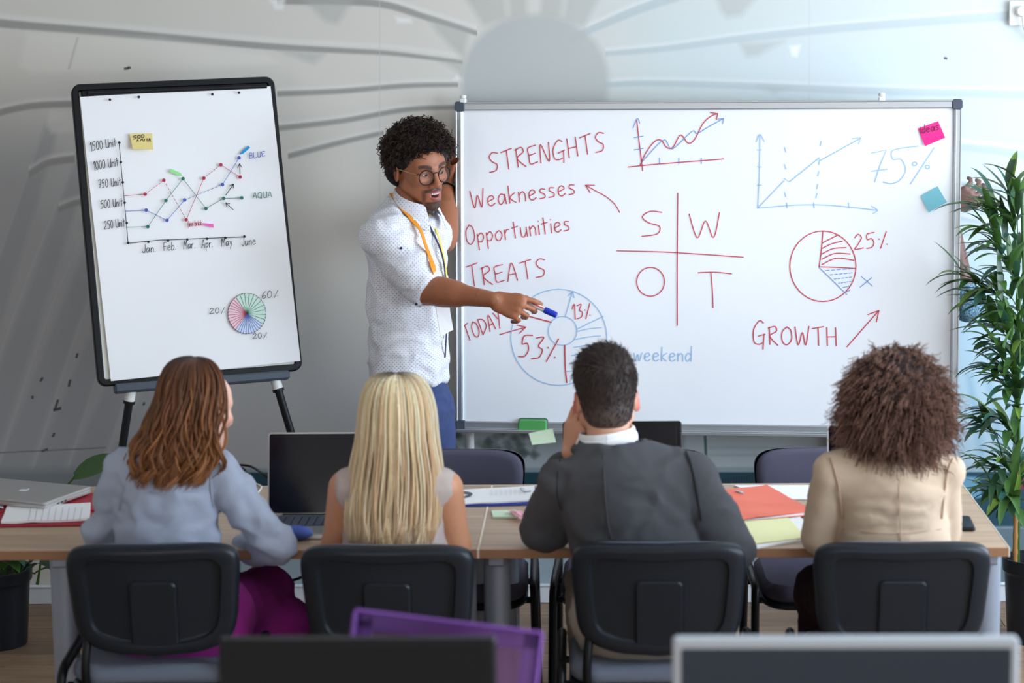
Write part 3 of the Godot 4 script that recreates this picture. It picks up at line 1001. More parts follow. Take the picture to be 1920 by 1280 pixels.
func whiteboard():
	var w := 1.738
	var h := 1.147
	var o := Vector3(0.3546, 1.2508, -7.80)
	var t := thing("whiteboard", "large whiteboard in an aluminium frame covered in red and blue marker notes", "whiteboard", o)
	t.basis = Basis.from_euler(Vector3(-0.0764, -0.0864, -0.0022), EULER_ORDER_YXZ)
	var xf := t.transform
	var b := MB.new()
	b.box(Vector3(w - 0.03, h - 0.03, 0.014), spot(Vector3(0, 0, -0.008)), 0.002)
	put(b.done(0), "panel", M.board_white, t)
	for s in [-1.0, 1.0]:
		b = MB.new()
		b.box(Vector3(w - 0.05, 0.030, 0.024), spot(Vector3(0, s * (h / 2 - 0.015), -0.003)), 0.004)
		b.box(Vector3(w - 0.05, 0.006, 0.028), spot(Vector3(0, s * (h / 2 - 0.004), -0.003)), 0.002)
		put(b.done(0), "rail", M.aluminium, t)
		b = MB.new()
		b.box(Vector3(0.028, h - 0.05, 0.024), spot(Vector3(s * (w / 2 - 0.014), 0, -0.003)), 0.004)
		b.box(Vector3(0.006, h - 0.05, 0.030), spot(Vector3(s * (w / 2 - 0.003), 0, -0.003)), 0.002)
		b.box(Vector3(0.005, h - 0.05, 0.028), spot(Vector3(s * (w / 2 - 0.020), 0, -0.003)), 0.002)
		put(b.done(0), "rail", M.aluminium, t)
		for s2 in [-1.0, 1.0]:
			b = MB.new()
			b.prism(rounded(0.036, 0.036, 0.010), 0.028, spot(Vector3(s * (w / 2 - 0.016), s2 * (h / 2 - 0.016), -0.015)), 0.003)
			put(b.done(30), "corner_cap", M.grey_plastic, t)
	# ledge along the bottom rail
	b = MB.new()
	b.box(Vector3(w - 0.01, 0.006, 0.055), spot(Vector3(0, -h / 2 - 0.003, 0.022)), 0.002)
	b.box(Vector3(w - 0.01, 0.012, 0.005), spot(Vector3(0, -h / 2 + 0.000, 0.050)), 0.002)
	put(b.done(0), "pen_ledge", M.aluminium, t)
	for x in [-0.842, 0.600]:
		b = MB.new()
		b.box(Vector3(0.022, 0.016, 0.030), spot(Vector3(x, h / 2 + 0.004, -0.002)), 0.003)
		b.lathe(PackedVector2Array([Vector2(0.005, 0.010), Vector2(0.011, 0.014), Vector2(0.012, 0.020), Vector2(0.010, 0.024), Vector2(0, 0.025)]), spot(Vector3(x, h / 2, 0)), 16)
		put(b.done(35), "paper_clamp", M.white_plastic, t)
	# the stand: two white posts with cross feet, built upright in the room
	var inv := xf.affine_inverse()
	for px in [-0.825, 0.825]:
		var foot: Vector3 = xf * Vector3(px, -h / 2, -0.03)
		b = MB.new()
		b.tube(PackedVector3Array([inv * (foot + Vector3(0, 0.02, 0)), inv * Vector3(foot.x, 0.05, foot.z)]), PackedFloat32Array([0.014]), 14)
		put(b.done(50), "post", M.white_plastic, t)
		b = MB.new()
		b.box(Vector3(0.05, 0.03, 0.34), inv * spot(Vector3(foot.x, 0.035, foot.z - 0.005)), 0.006)
		put(b.done(0), "foot", M.white_plastic, t)
	# what is written on it
	pen_o = o
	pen_n = xf.basis.z
	var back := inv
	var lay := func(m: Material, label: String):
		var mesh := ink.done(0)
		var node := put(mesh, "handwriting", m, t, label)
		node.transform = back
	begin(0.0036); word("STRENGHTS", 917, 324, 1135, 283, 36, 0.1); lay.call(M.ink_red, "red handwritten word STRENGHTS")
	begin(0.0035); word("Weaknesses", 884, 391, 1078, 364, 33, 0.05); lay.call(M.ink_red, "red handwritten word Weaknesses")
	begin(0.0035); word("Opportunities", 875, 459, 1068, 432, 32, 0.05, 1.15); lay.call(M.ink_red, "red handwritten word Opportunities")
	begin(0.0035); word("TREATS", 877, 538, 1024, 518, 34, 0.05, 1.2); lay.call(M.ink_red, "red handwritten word TREATS")
	begin(0.0032); arrow(1123, 361, 1098, 347, 17); stroke([[1124, 361], [1140, 371], [1153, 383], [1162, 398]]); lay.call(M.ink_red, "small red arrow beside Weaknesses")
	begin(0.0035); word("TODAY", 874, 641, 943, 611, 30, 0.1); arrow(937, 627, 986, 613, 17); lay.call(M.ink_red, "red word TODAY with an arrow")
	begin(0.0040); word("53%", 972, 668, 1040, 675, 42, 0.1); lay.call(M.ink_red, "red figure 53%")
	begin(0.0035); word("13%", 1074, 597, 1107, 594, 26, 0.05); lay.call(M.ink_red, "red figure 13%")
	begin(0.0030); ring(1048, 632, 90, 90); ring(1055, 620, 27, 27)
	arrow(1060, 593, 1074, 546, 12); stroke([[1082, 617], [1131, 593]])
	for k in 6: stroke([[1084 - k * 4.0, 621 + k * 15], [1105 - k * 3.0, 616 + k * 15.5], [1128 - k * 2.0, 614 + k * 15.5]])
	lay.call(M.ink_blue, "blue ring chart drawn beside the 53% figure")
	begin(0.0043); stroke([[1059, 647], [1060, 690], [1063, 717]]); stroke([[989, 592], [1012, 598], [1034, 604]]); lay.call(M.ink_red, "red division lines of the ring chart")
	begin(0.0032); word("weekend", 1188, 676, 1296, 677, 26, 0.05, 1.0); lay.call(M.ink_blue, "pale blue handwritten word weekend")
	begin(0.0035); stroke([[1157, 470], [1260, 473], [1394, 482]]); stroke([[1271, 362], [1270, 480], [1270, 610]])
	word("S", 1201, 444, 1245, 440, 46, 0.0); word("W", 1293, 446, 1350, 445, 45); ring(1220, 528, 26, 27); stroke([[1309, 511], [1340, 510], [1372, 513]]); stroke([[1333, 511], [1336, 545], [1337, 577]])
	lay.call(M.ink_red, "red four-part grid lettered S W O T")
	begin(0.0035); stroke([[1194, 226], [1199, 270], [1205, 320]]); stroke([[1178, 313], [1240, 307], [1357, 298]]); stroke([[1200, 310], [1212, 285], [1228, 265], [1240, 263], [1250, 276], [1262, 276], [1276, 253], [1290, 268], [1302, 262], [1318, 232], [1333, 218], [1346, 213]])
	stroke([[1345, 213], [1332, 211]]); stroke([[1346, 213], [1343, 224]]); lay.call(M.ink_red, "red rising curve on small axes")
	begin(0.0027); stroke([[1203, 305], [1225, 280], [1246, 262], [1256, 277], [1266, 276], [1298, 246], [1307, 250], [1330, 237], [1357, 222]]); stroke([[1357, 222], [1346, 223]]); stroke([[1357, 222], [1355, 232]]); stroke([[1187, 240], [1195, 222], [1200, 231]])
	for y in [258, 281]: stroke([[1189, y], [1206, y - 3]])
	for x in [1237, 1273, 1315]: stroke([[x, 296], [x, 307]])
	lay.call(M.ink_blue_dark, "thin blue curve on the small axes")
	begin(0.0030); stroke([[1425, 253], [1424, 320], [1421, 390]]); stroke([[1418, 266], [1425, 252], [1433, 265]]); stroke([[1421, 390], [1500, 384], [1560, 385], [1645, 394]]); stroke([[1634, 386], [1645, 394], [1637, 400]])
	stroke([[1421, 390], [1470, 339]], false); stroke([[1470, 334], [1480, 341], [1535, 297]], false); stroke([[1535, 295], [1538, 301], [1614, 259]], false); stroke([[1597, 260], [1614, 258], [1610, 270]], false)
	for y in [281, 313, 347]: stroke([[1420, y], [1428, y]])
	for x in [1475, 1526, 1591]: stroke([[x, 380], [x + 1, 390]])
	for y in [276, 308, 360]: stroke([[1471, y], [1474, y + 9]])
	for y in [265, 300, 321, 345, 362]: stroke([[1540 - (y - 265) * 0.08, y], [1538 - (y - 265) * 0.08, y + 9]])
	lay.call(M.ink_blue, "blue line chart with dashed verticals")
	begin(0.0032); stroke([[1634, 287], [1662, 281], [1650, 310], [1640, 341]], false); stroke([[1634, 321], [1664, 317]]); stroke([[1722, 274], [1676, 281], [1674, 298], [1690, 299], [1698, 318], [1688, 337], [1672, 344], [1656, 341]]); stroke([[1752, 277], [1707, 345]]); ring(1715, 307, 4, 3.5); ring(1739, 313, 4, 3.5)
	lay.call(M.ink_blue, "pale blue figure 75%")
	begin(0.0035); ring(1543, 499, 62, 66); stroke([[1543, 433], [1540, 470], [1536, 500]]); stroke([[1536, 500], [1570, 501], [1604, 503]])
	for k in 5: stroke([[1541, 456 + k * 10], [1556 + k * 3, 448 + k * 9], [1572 + k * 7.4, 440 + k * 12]])
	lay.call(M.ink_red, "red pie chart with a hatched quarter")
	begin(0.0027); stroke([[1536, 501], [1588, 552]])
	for k in 6: dashed(1548 + k * 8, 507 + k * 8, 1602 - k * 1.5, 503 + k * 8, 5)
	lay.call(M.ink_blue_dark, "blue hatched slice of the pie chart")
	begin(0.0035); word("25%", 1603, 468, 1664, 461, 28, 0.05); lay.call(M.ink_red, "red figure 25%")
	begin(0.0027); stroke([[1615, 518], [1636, 536]]); stroke([[1635, 520], [1613, 538]]); lay.call(M.ink_blue_dark, "small blue letter x")
	begin(0.0036); word("GROWTH", 1411, 645, 1568, 648, 34, 0.0, 1.3); arrow(1588, 650, 1648, 582, 22); lay.call(M.ink_red, "red word GROWTH with a rising arrow")
	# notes and wiper held on the board
	note("sticky_note", "pink sticky note reading Ideas near the top right of the whiteboard", [[1721, 241], [1759, 227], [1772, 258], [1734, 274]], M.note_pink, ["Ideas", 1726, 251, 1760, 243, 14, M.ink_maroon], 0.010)
	note("sticky_note", "plain teal sticky note on the right side of the whiteboard", [[1726, 367], [1758, 349], [1775, 379], [1741, 398]], M.note_teal, [], 0.010)
	var e := thing("board_wiper", "green felt board wiper standing on the whiteboard ledge", "wiper", Vector3.ZERO)
	var c := on_plane(999, 799, pen_o + pen_n * 0.014, pen_n)
	e.transform = Transform3D(Basis(xf.basis.x, xf.basis.y, xf.basis.z), c)
	b = MB.new()
	b.prism(rounded(0.100, 0.050, 0.009), 0.026, spot(Vector3(0, 0, -0.010)), 0.004)
	put(b.done(30), "felt_pad", M.sponge_green, e)
	b = MB.new()
	b.prism(rounded(0.104, 0.054, 0.010), 0.010, spot(Vector3(0.001, 0.001, -0.012)), 0.002)
	put(b.done(30), "backing", M.grey_plastic, e)

# a sticky note: its corners as seen (top left first, clockwise), the lower edge curling off the surface by «lift»
func note(called: String, label: String, c: Array, m: Material, text: Array, lift := 0.008, group := ""):
	var q: Array[Vector3] = []
	for p in c: q.append(plane_point(p[0], p[1]))
	var o := (q[0] + q[1] + q[2] + q[3]) / 4.0
	var t := thing(called, label, "sticky note", o, 0.0, group)
	var g := []
	for i in 7:
		var row := PackedVector3Array()
		for j in 5:
			var f := i / 6.0
			var p := q[0].lerp(q[1], j / 4.0).lerp(q[3].lerp(q[2], j / 4.0), f)
			row.append(p - o + pen_n * (0.0022 + lift * f * f))
		g.append(row)
	var b := MB.new()
	b.sheet(g, 0.0006)
	put(b.done(40), "paper", m, t)
	if text:
		begin(0.0022)
		var keep := pen_o
		pen_o += pen_n * 0.004
		for k in range(0, text.size() - 1, 6): word(text[k], text[k + 1], text[k + 2], text[k + 3], text[k + 4], text[k + 5], 0.15)
		pen_o = keep
		var w := put(ink.done(0), "handwriting", text[-1], t, "handwriting on the note")
		w.position = -o

# ---------------------------------------------------------------- the flip chart

func flipchart():
	var o := Vector3(-1.3725, 1.4397, -7.4303)
	var w := 0.68
	var h := 1.0
	var t := thing("flipchart_easel", "flip chart easel with a black rounded frame leaning beside the presenter", "flip chart", o)
	t.basis = Basis.from_euler(Vector3(-0.2502, 0.3585, 0.0148), EULER_ORDER_YXZ)
	var xf := t.transform
	var inv := xf.affine_inverse()
	var b := MB.new()
	b.box(Vector3(w - 0.02, h - 0.02, 0.012), spot(Vector3(0, 0, -0.010)), 0.002)
	put(b.done(0), "board", M.paper_cream, t)
	# the frame: one rounded ring
	b = MB.new()
	var outer := rounded(w, h, 0.030, 6)
	var sec := [[0.0, -0.016], [0.0, 0.008], [0.004, 0.012], [0.020, 0.012], [0.024, 0.006], [0.024, -0.016]]
	for k in sec.size():
		var s0: Array = sec[k]; var s1: Array = sec[(k + 1) % sec.size()]
		var r0 := rounded(w - s0[0] * 2, h - s0[0] * 2, maxf(0.030 - s0[0], 0.006), 6)
		var r1 := rounded(w - s1[0] * 2, h - s1[0] * 2, maxf(0.030 - s1[0], 0.006), 6)
		for i in r0.size():
			var j := (i + 1) % r0.size()
			b.quad(Vector3(r0[i].x, r0[i].y, s0[1]), Vector3(r0[j].x, r0[j].y, s0[1]), Vector3(r1[j].x, r1[j].y, s1[1]), Vector3(r1[i].x, r1[i].y, s1[1]))
	put(b.done(40), "frame", M.frame_black, t)
	b = MB.new()
	b.box(Vector3(w - 0.06, 0.022, 0.018), spot(Vector3(0.0, h / 2 - 0.034, 0.008)), 0.005)
	b.tube(PackedVector3Array([Vector3(-w / 2 + 0.05, h / 2 - 0.033, 0.016), Vector3(w / 2 - 0.03, h / 2 - 0.033, 0.016)]), PackedFloat32Array([0.009]), 12)
	put(b.done(40), "clamp_bar", M.black_plastic, t)
	b = MB.new()
	b.box(Vector3(w - 0.10, 0.030, 0.050), spot(Vector3(0.0, -h / 2 - 0.012, 0.010)), 0.006)
	put(b.done(0), "pen_tray", M.grey_plastic, t)
	# legs: two splayed in front, one behind
	var feet := [[Vector3(-0.235, -h / 2 - 0.02, 0.0), Vector3(-0.30, 0, 0.14)], [Vector3(0.245, -h / 2 - 0.02, 0.0), Vector3(0.36, 0, 0.16)], [Vector3(0.0, h / 2 - 0.2, -0.03), Vector3(0.06, 0, -0.36)]]
	for k in 3:
		var top: Vector3 = xf * feet[k][0]
		var foot := Vector3(xf.origin.x, 0, xf.origin.z) + Basis(Vector3.UP, 0.3585) * Vector3(feet[k][1])
		foot.y = 0.0
		if k == 0: foot = Vector3(at(192, 950, 7.32).x - 0.05, 0, -7.25)
		if k == 1: foot = Vector3(at(598, 900, 7.32).x + 0.11, 0, -7.36)
		var d := (foot - top).normalized()
		b = MB.new()
		b.tube(PackedVector3Array([inv * top, inv * foot]), PackedFloat32Array([0.0135, 0.0125]), 12)
		put(b.done(50), "leg", M.black_plastic, t)
		if k < 2:
			b = MB.new()
			b.tube(PackedVector3Array([inv * (top - d * 0.01), inv * (top + d * 0.036)]), PackedFloat32Array([0.0175]), 14)
			put(b.done(50), "collar", M.white_plastic, t, "white leg collar")
			b = MB.new()
			b.tube(PackedVector3Array([inv * (top + d * 0.034), inv * (top + d * 0.044)]), PackedFloat32Array([0.0195]), 14)
			put(b.done(50), "collar_ring", M.black_plastic, t)
	# the brand plate in the lower right corner of the frame
	b = MB.new()
	b.prism(rounded(0.034, 0.009, 0.003), 0.003, spot(Vector3(w / 2 - 0.062, -h / 2 + 0.034, -0.004)), 0.001)
	put(b.done(0), "maker_plate", M.pen_green, t)
	# the pad of sheets hanging from the clamp
	pen_n = xf.basis.z
	pen_o = o + pen_n * 0.004
	var under := thing("paper_pad", "cream under-sheets of the flip chart pad showing along its left edge", "paper", o)
	page(under, [[147, 186], [505, 166], [552, 686], [196, 722]], 0.002, M.paper_cream)
	var p := thing("flipchart_sheet", "white flip chart sheet with hand-drawn line chart and small pie chart", "paper", o)
	page(p, [[149, 183], [506, 163], [562, 677], [207, 715]], 0.012, M.paper)
	pen_o = o + pen_n * 0.0235
	var lay := func(m: Material, label: String, called := "handwriting"):
		var node := put(ink.done(0), called, m, p, label)
		node.position = -o
	begin(0.010)
	for q in [[206, 187], [260, 182], [398, 177], [448, 174]]: dot(q[0], q[1], 2.6)
	lay.call(M.ink_black, "punched holes along the top of the sheet", "punched_holes")
	begin(0.0020)
	word("1500 Unit", 170, 283, 218, 274, 16, 0.1); word("1000 Unit", 176, 319, 222, 311, 16, 0.1); word("750 Unit", 185, 353, 227, 347, 15, 0.1); word("500 Unit", 189, 391, 230, 386, 15, 0.1); word("250 Unit", 196, 430, 234, 424, 15, 0.1)
	lay.call(M.ink_black, "black unit figures down the chart axis")
	begin(0.0024)
	stroke([[223, 267], [240, 455]], false); stroke([[240, 456], [300, 450], [459, 444]], false)
	for q in [[223.5, 267.5], [226.5, 304], [230, 342], [233.5, 380], [237.5, 418], [240, 455.5], [278, 453.5], [315, 451], [351, 449], [388, 447.5], [422.5, 446], [458, 443.5]]: dot(q[0], q[1], 2.5)
	lay.call(M.ink_black, "black chart axes with dots")
	begin(0.0020)
	var months := ["Jan.", "Feb.", "Mar.", "Apr.", "May", "June"]
	for k in 6: word(months[k], [267, 307, 344, 378, 415, 453][k], [474, 470, 467, 465, 462, 461][k], [291, 329, 365, 398, 435, 479][k], [472, 468, 465, 463, 460, 458][k], 15, 0.1)
	lay.call(M.ink_black, "black month names under the chart")
	var series := [["pen_red", "red", [[232, 367, 272, 364, 0], [272, 364, 307, 338, 7], [307, 338, 349, 412, 11], [349, 412, 382, 334, 0], [382, 334, 414, 309, 7], [414, 309, 450, 332, 0]]], ["pen_blue", "blue", [[235, 396, 274, 394, 0], [274, 394, 313, 413, 0], [313, 413, 346, 375, 0], [346, 375, 417, 346, 10], [417, 346, 448, 296, 0]]], ["pen_green", "green", [[238, 426, 277, 425, 0], [277, 425, 311, 376, 0], [311, 376, 343, 335, 0], [343, 335, 386, 391, 0], [386, 391, 419, 372, 0], [419, 372, 453, 371, 0]]]]
	for s in series:
		begin(0.0017)
		for q in s[2]:
			if q[4]: dashed(q[0], q[1], q[2], q[3], q[4])
			else: stroke([[q[0], q[1]], [q[2], q[3]]])
			dot(q[2], q[3], 3.4)
		lay.call(M[s[0]], "%s line with dots on the chart" % s[1], "chart_line")
	begin(0.0024); arrow(450, 326, 449, 307, 8); arrow(423, 366, 438, 345, 8); arrow(437, 393, 423, 380, 8); lay.call(M.ink_black, "three small black arrows")
	begin(0.0020); word("BLUE", 468, 297, 497, 293, 10, 0.1); lay.call(M.pen_blue, "blue word BLUE")
	begin(0.0020); word("AQUA", 474, 372, 509, 370, 11, 0.1); lay.call(M.pen_green, "green word AQUA")
	begin(0.0020); word("fire brick", 352, 425, 378, 422, 10, 0.1); lay.call(M.pen_red, "red words fire brick")
	# the pie: tinted sectors, spokes, dashed rim
	var pc := Vector2(463, 587.5)
	var sect := [["pale_green", "pen_green", -126.0, 32.0], ["pale_blue", "pen_blue", 32.0, 127.0], ["pale_red", "pen_red", 127.0, 234.0]]
	for s in sect:
		begin(0.0014)
		var n := 14
		for k in n:
			var a := deg_to_rad(lerpf(s[2], s[3], float(k) / n)); var c := deg_to_rad(lerpf(s[2], s[3], float(k + 1) / n))
			ink.tri(plane_point(pc.x, pc.y), plane_point(pc.x + 35 * cos(c), pc.y + 37.5 * sin(c)), plane_point(pc.x + 35 * cos(a), pc.y + 37.5 * sin(a)))
		lay.call(M[s[0]], "tinted slice of the small pie chart", "pie_slice")
		begin(0.0013)
		for k in 11:
			var a := deg_to_rad(lerpf(s[2], s[3], k / 11.0))
			stroke([[pc.x, pc.y], [pc.x + 35 * cos(a), pc.y + 37.5 * sin(a)]])
		lay.call(M[s[1]], "spokes of the small pie chart", "pie_spokes")
	begin(0.0018)
	for k in 40: ring(pc.x, pc.y, 35.5, 38, TAU * k / 40, TAU * (k + 0.6) / 40)
	word("60%", 491, 560, 521, 556, 13, 0.15); word("20%", 393, 588, 421, 586, 10, 0.1); word("20%", 474, 635, 500, 633, 10, 0.1)
	lay.call(M.ink_black, "dashed rim and percentages of the pie chart")
	note("sticky_note", "yellow sticky note reading 500 AQUA on the flip chart sheet", [[243, 251], [285, 250], [286, 282], [248, 281]], M.note_yellow, ["500", 250, 261, 270, 258, 6, "AQUA", 255, 273, 283, 270, 11, M.ink_black], 0.012)
	var flags := [["blue", "note flag pointing at the top of the blue line", [[451, 286], [465, 273], [469, 277], [456, 288]], M.flag_blue], ["light green", "note flag above the green peak", [[320, 316], [338, 324], [336, 330], [318, 322]], M.flag_green], ["pink", "note flag beside the words fire brick", [[380, 418], [400, 420], [401, 427], [386, 423]], M.flag_pink]]
	for f in flags:
		var q: Array[Vector3] = []
		for c in f[2]: q.append(plane_point(c[0], c[1]) + pen_n * 0.001)
		b = MB.new()
		var tip := (q[0] + q[3]) / 2.0 + ((q[0] + q[3]) - (q[1] + q[2])) * 0.12
		if f[0] == "light green": tip = (q[1] + q[2]) / 2.0 + ((q[1] + q[2]) - (q[0] + q[3])) * 0.14
		var loop := [q[0], q[1], tip, q[2], q[3]] if f[0] == "light green" else [q[0], q[1], q[2], q[3], tip]
		var mid := (q[0] + q[1] + q[2] + q[3]) / 4.0
		for k in 5:
			var a: Vector3 = loop[k]; var c: Vector3 = loop[(k + 1) % 5]
			b.tri(mid + pen_n * 0.0006, c + pen_n * 0.0006, a + pen_n * 0.0006)
			b.quad(a, a + pen_n * 0.0006, c + pen_n * 0.0006, c)
		tag(put(b.done(0), "note_flag", f[3]), "small %s paper %s" % [f[0], f[1]], "note flag")

func page(t: Node3D, c: Array, lift: float, m: Material):
	var q: Array[Vector3] = []
	for p in c: q.append(plane_point(p[0], p[1]))
	var g := []
	for i in 15:
		var row := PackedVector3Array()
		for j in 11:
			var f := i / 14.0
			var e := j / 10.0
			var p := q[0].lerp(q[1], e).lerp(q[3].lerp(q[2], e), f)
			row.append(p - t.position + pen_n * (lift + 0.0025 * noise.get_noise_2d(e * 1.5 + lift * 90, f * 2.0) * f + (0.006 * maxf(0.0, 0.25 - e) * f)))
		g.append(row)
	var b := MB.new()
	b.sheet(g, 0.0006)
	put(b.done(60), "sheet", m, t)

# ---------------------------------------------------------------- desks and chairs

func desks():
	var names := ["wood-topped desk at the end of the row near the bamboo plant, with pale rounded legs", "wood-topped desk continuing the row in front of the flip chart, with grey rounded legs"]
	for k in 2:
		var x1 := RIGHT_END - 1.402 * k
		var t := thing("desk", names[k], "desk", Vector3(x1 - 0.7, 0, FRONT - 0.4), 0.0, "desks in one row")
		var b := MB.new()
		b.box(Vector3(1.396, 0.024, 0.796), spot(Vector3(0, DESK - 0.0125, 0)), 0.002)
		put(b.done(0), "desk_top", M.desk_wood, t)
		b = MB.new()                                       # pale edging on the sides and back, brown on the front
		for s in [-1.0, 1.0]: b.box(Vector3(0.003, 0.025, 0.8), spot(Vector3(s * 0.6995, DESK - 0.0125, 0)), 0.001)
		b.box(Vector3(1.396, 0.025, 0.003), spot(Vector3(0, DESK - 0.0125, -0.3985)), 0.001)
		put(b.done(0), "side_edging", M.desk_edge, t)
		b = MB.new()
		b.box(Vector3(1.396, 0.0245, 0.003), spot(Vector3(0, DESK - 0.0127, 0.3985)), 0.001)
		put(b.done(0), "front_edging", M.desk_band, t)
		for s in [-1.0, 1.0]:
			var lx: float = s * 0.655
			if k == 1 and s < 0: lx = -0.43
			for z in [-0.28, 0.33]:
				b = MB.new()
				var pr := PackedVector2Array()
				for q in 20: pr.append(Vector2(cos(TAU * q / 20) * 0.036, sin(TAU * q / 20) * 0.026))
				b.prism(pr, DESK - 0.03, spot(Vector3(lx, 0.004, z), Basis(Vector3.RIGHT, -PI / 2)), 0.003)
				put(b.done(40), "leg", M.leg_grey, t)
			b = MB.new()
			b.box(Vector3(0.05, 0.03, 0.70), spot(Vector3(lx, DESK - 0.041, 0.02)), 0.006)
			put(b.done(0), "top_rail", M.leg_grey, t)
			b = MB.new()
			b.box(Vector3(0.05, 0.03, 0.74), spot(Vector3(lx, 0.018, 0.02)), 0.008)
			put(b.done(0), "foot_rail", M.leg_grey, t)
		b = MB.new()
		b.box(Vector3(1.2 if k == 0 else 1.0, 0.045, 0.022), spot(Vector3(0.0 if k == 0 else 0.11, DESK - 0.05, -0.25)), 0.004)
		put(b.done(0), "cross_beam", M.leg_grey, t)

func bent(p: Vector3, k: float) -> Vector3:
	return p + Vector3(0, 0, -k * p.x * p.x)

# chair frame: origin on the floor, the sitter faces -z
func make_chair(called: String, label: String, seat_cloth: Material) -> Node3D:
	var t := thing(called, label, "chair")
	var back := Transform3D(Basis(Vector3.RIGHT, 0.13), Vector3(0, 0.686, 0.222))
	# shell: rings from the rim to the middle, seen from behind (+z)
	var b := MB.new()
	var prof := [[1.0, -0.012], [1.0, 0.004], [0.985, 0.012], [0.94, 0.019], [0.86, 0.020], [0.80, 0.018], [0.775, 0.008], [0.74, 0.006], [0.4, 0.007], [0.0, 0.008]]
	var n := 72
	var rings := []
	for r in prof:
		var ring_ := PackedVector3Array()
		for k in n:
			var a := TAU * k / n
			var cx := cos(a); var sy := sin(a)
			var e := 0.34
			var x: float = signf(cx) * pow(absf(cx), e) * 0.217
			var y: float = signf(sy) * pow(absf(sy), e) * 0.138
			x *= 1.0 + 0.10 * y / 0.128 * 0.5
			if y < 0: y *= 1.0 + 0.22 * (1.0 - pow(absf(x) / 0.217, 2.0))
			var inner: float = r[0]
			var q := Vector3(x * inner, y * lerpf(inner, inner * 0.97, 0.5), r[1])
			if r[0] <= 0.80 and r[0] > 0.5 and sy > 0.3: q.y -= 0.008 * (1.0 - pow(absf(x) / 0.217, 2.0)) * 1.2
			ring_.append(back * bent(q, 0.55))
		rings.append(ring_)
	for k in prof.size() - 1:
		for s in n:
			var s2 := (s + 1) % n
			b.quad(rings[k][s], rings[k][s2], rings[k + 1][s2], rings[k + 1][s])
	put(b.done(50), "back_shell", M.shell_black, t)
	b = MB.new()                                           # raised middle panel of the shell
	var pts := PackedVector2Array()
	for q in rounded(0.124, 0.20, 0.018, 5): pts.append(q)
	var tmp := MB.new()
	tmp.prism(pts, 0.010, spot(Vector3(0.0, -0.058, 0.004)), 0.006)
	for k in tmp.v.size(): tmp.v[k] = back * bent(tmp.v[k], 0.55)
	put(tmp.done(35), "back_panel", M.shell_black, t)
	# cushion on the sitter's side
	b = MB.new()
	var cush := [[1.0, -0.006], [0.99, -0.026], [0.95, -0.038], [0.86, -0.045], [0.5, -0.047], [0.0, -0.048]]
	var cr := []
	for r in cush:
		var ring_ := PackedVector3Array()
		for k in n:
			var a := TAU * k / n
			var e := 0.42
			var x: float = signf(cos(a)) * pow(absf(cos(a)), e) * 0.213
			var y: float = signf(sin(a)) * pow(absf(sin(a)), e) * 0.135
			x *= 1.0 + 0.05 * y / 0.125
			if y < 0: y *= 1.0 + 0.22 * (1.0 - pow(absf(x) / 0.217, 2.0))
			ring_.append(back * bent(Vector3(x * r[0], y * r[0], r[1]), 0.55))
		cr.append(ring_)
	for k in cush.size() - 1:
		for s in n:
			var s2 := (s + 1) % n
			b.quad(cr[k][s], cr[k + 1][s], cr[k + 1][s2], cr[k][s2])
	put(b.done(50), "back_cushion", seat_cloth, t)
	# seat cushion over a black pan
	var sp := rounded(0.46, 0.40, 0.085, 7)
	tmp = MB.new()
	tmp.prism(sp, 0.055, spot(Vector3(0, 0.437, 0), Basis(Vector3.RIGHT, -PI / 2)), 0.018)
	for k in tmp.v.size():
		if tmp.v[k].z < 0.0: tmp.v[k].y -= 0.35 * tmp.v[k].z * tmp.v[k].z
	put(tmp.done(50), "seat", seat_cloth, t)
	tmp = MB.new()
	tmp.prism(rounded(0.462, 0.402, 0.086, 7), 0.020, spot(Vector3(0, 0.421, 0), Basis(Vector3.RIGHT, -PI / 2)), 0.006)
	for k in tmp.v.size():
		if tmp.v[k].z < 0.0: tmp.v[k].y -= 0.35 * tmp.v[k].z * tmp.v[k].z
	put(tmp.done(50), "seat_pan", M.shell_black, t)
	for s in [-1.0, 1.0]:
		for f in [-1.0, 1.0]:
			b = MB.new()
			b.tube(curve([Vector3(s * 0.258, 0.0, 0.232 * f), Vector3(s * 0.255, 0.22, 0.212 * f), Vector3(s * 0.252, 0.43, 0.190 * f), Vector3(s * 0.250, 0.472, 0.168 * f), Vector3(s * 0.250, 0.480, 0.125 * f)], 5), PackedFloat32Array([0.0160]), 12, 0.8, Vector3.RIGHT)
			put(b.done(50), "leg", M.black_metal, t)
		b = MB.new()
		b.tube(curve([Vector3(s * 0.250, 0.480, -0.130), Vector3(s * 0.250, 0.481, 0.0), Vector3(s * 0.250, 0.480, 0.130)], 4), PackedFloat32Array([0.0160]), 12, 0.8, Vector3.RIGHT)
		put(b.done(50), "side_rail", M.black_metal, t)
		b = MB.new()
		b.tube(curve([Vector3(s * 0.165, 0.425, 0.10), Vector3(s * 0.182, 0.430, 0.19), Vector3(s * 0.184, 0.50, 0.205), Vector3(s * 0.176, 0.58, 0.188), Vector3(s * 0.16, 0.66, 0.196)], 5), PackedFloat32Array([0.0145]), 12, 0.8, Vector3.RIGHT)
		put(b.done(50), "back_upright", M.black_metal, t)
	for z in [-0.11, 0.11]:
		b = MB.new()
		b.tube(PackedVector3Array([Vector3(-0.25, 0.418, z), Vector3(0.25, 0.418, z)]), PackedFloat32Array([0.010]), 10)
		put(b.done(50), "cross_bar", M.black_metal, t)
	return t

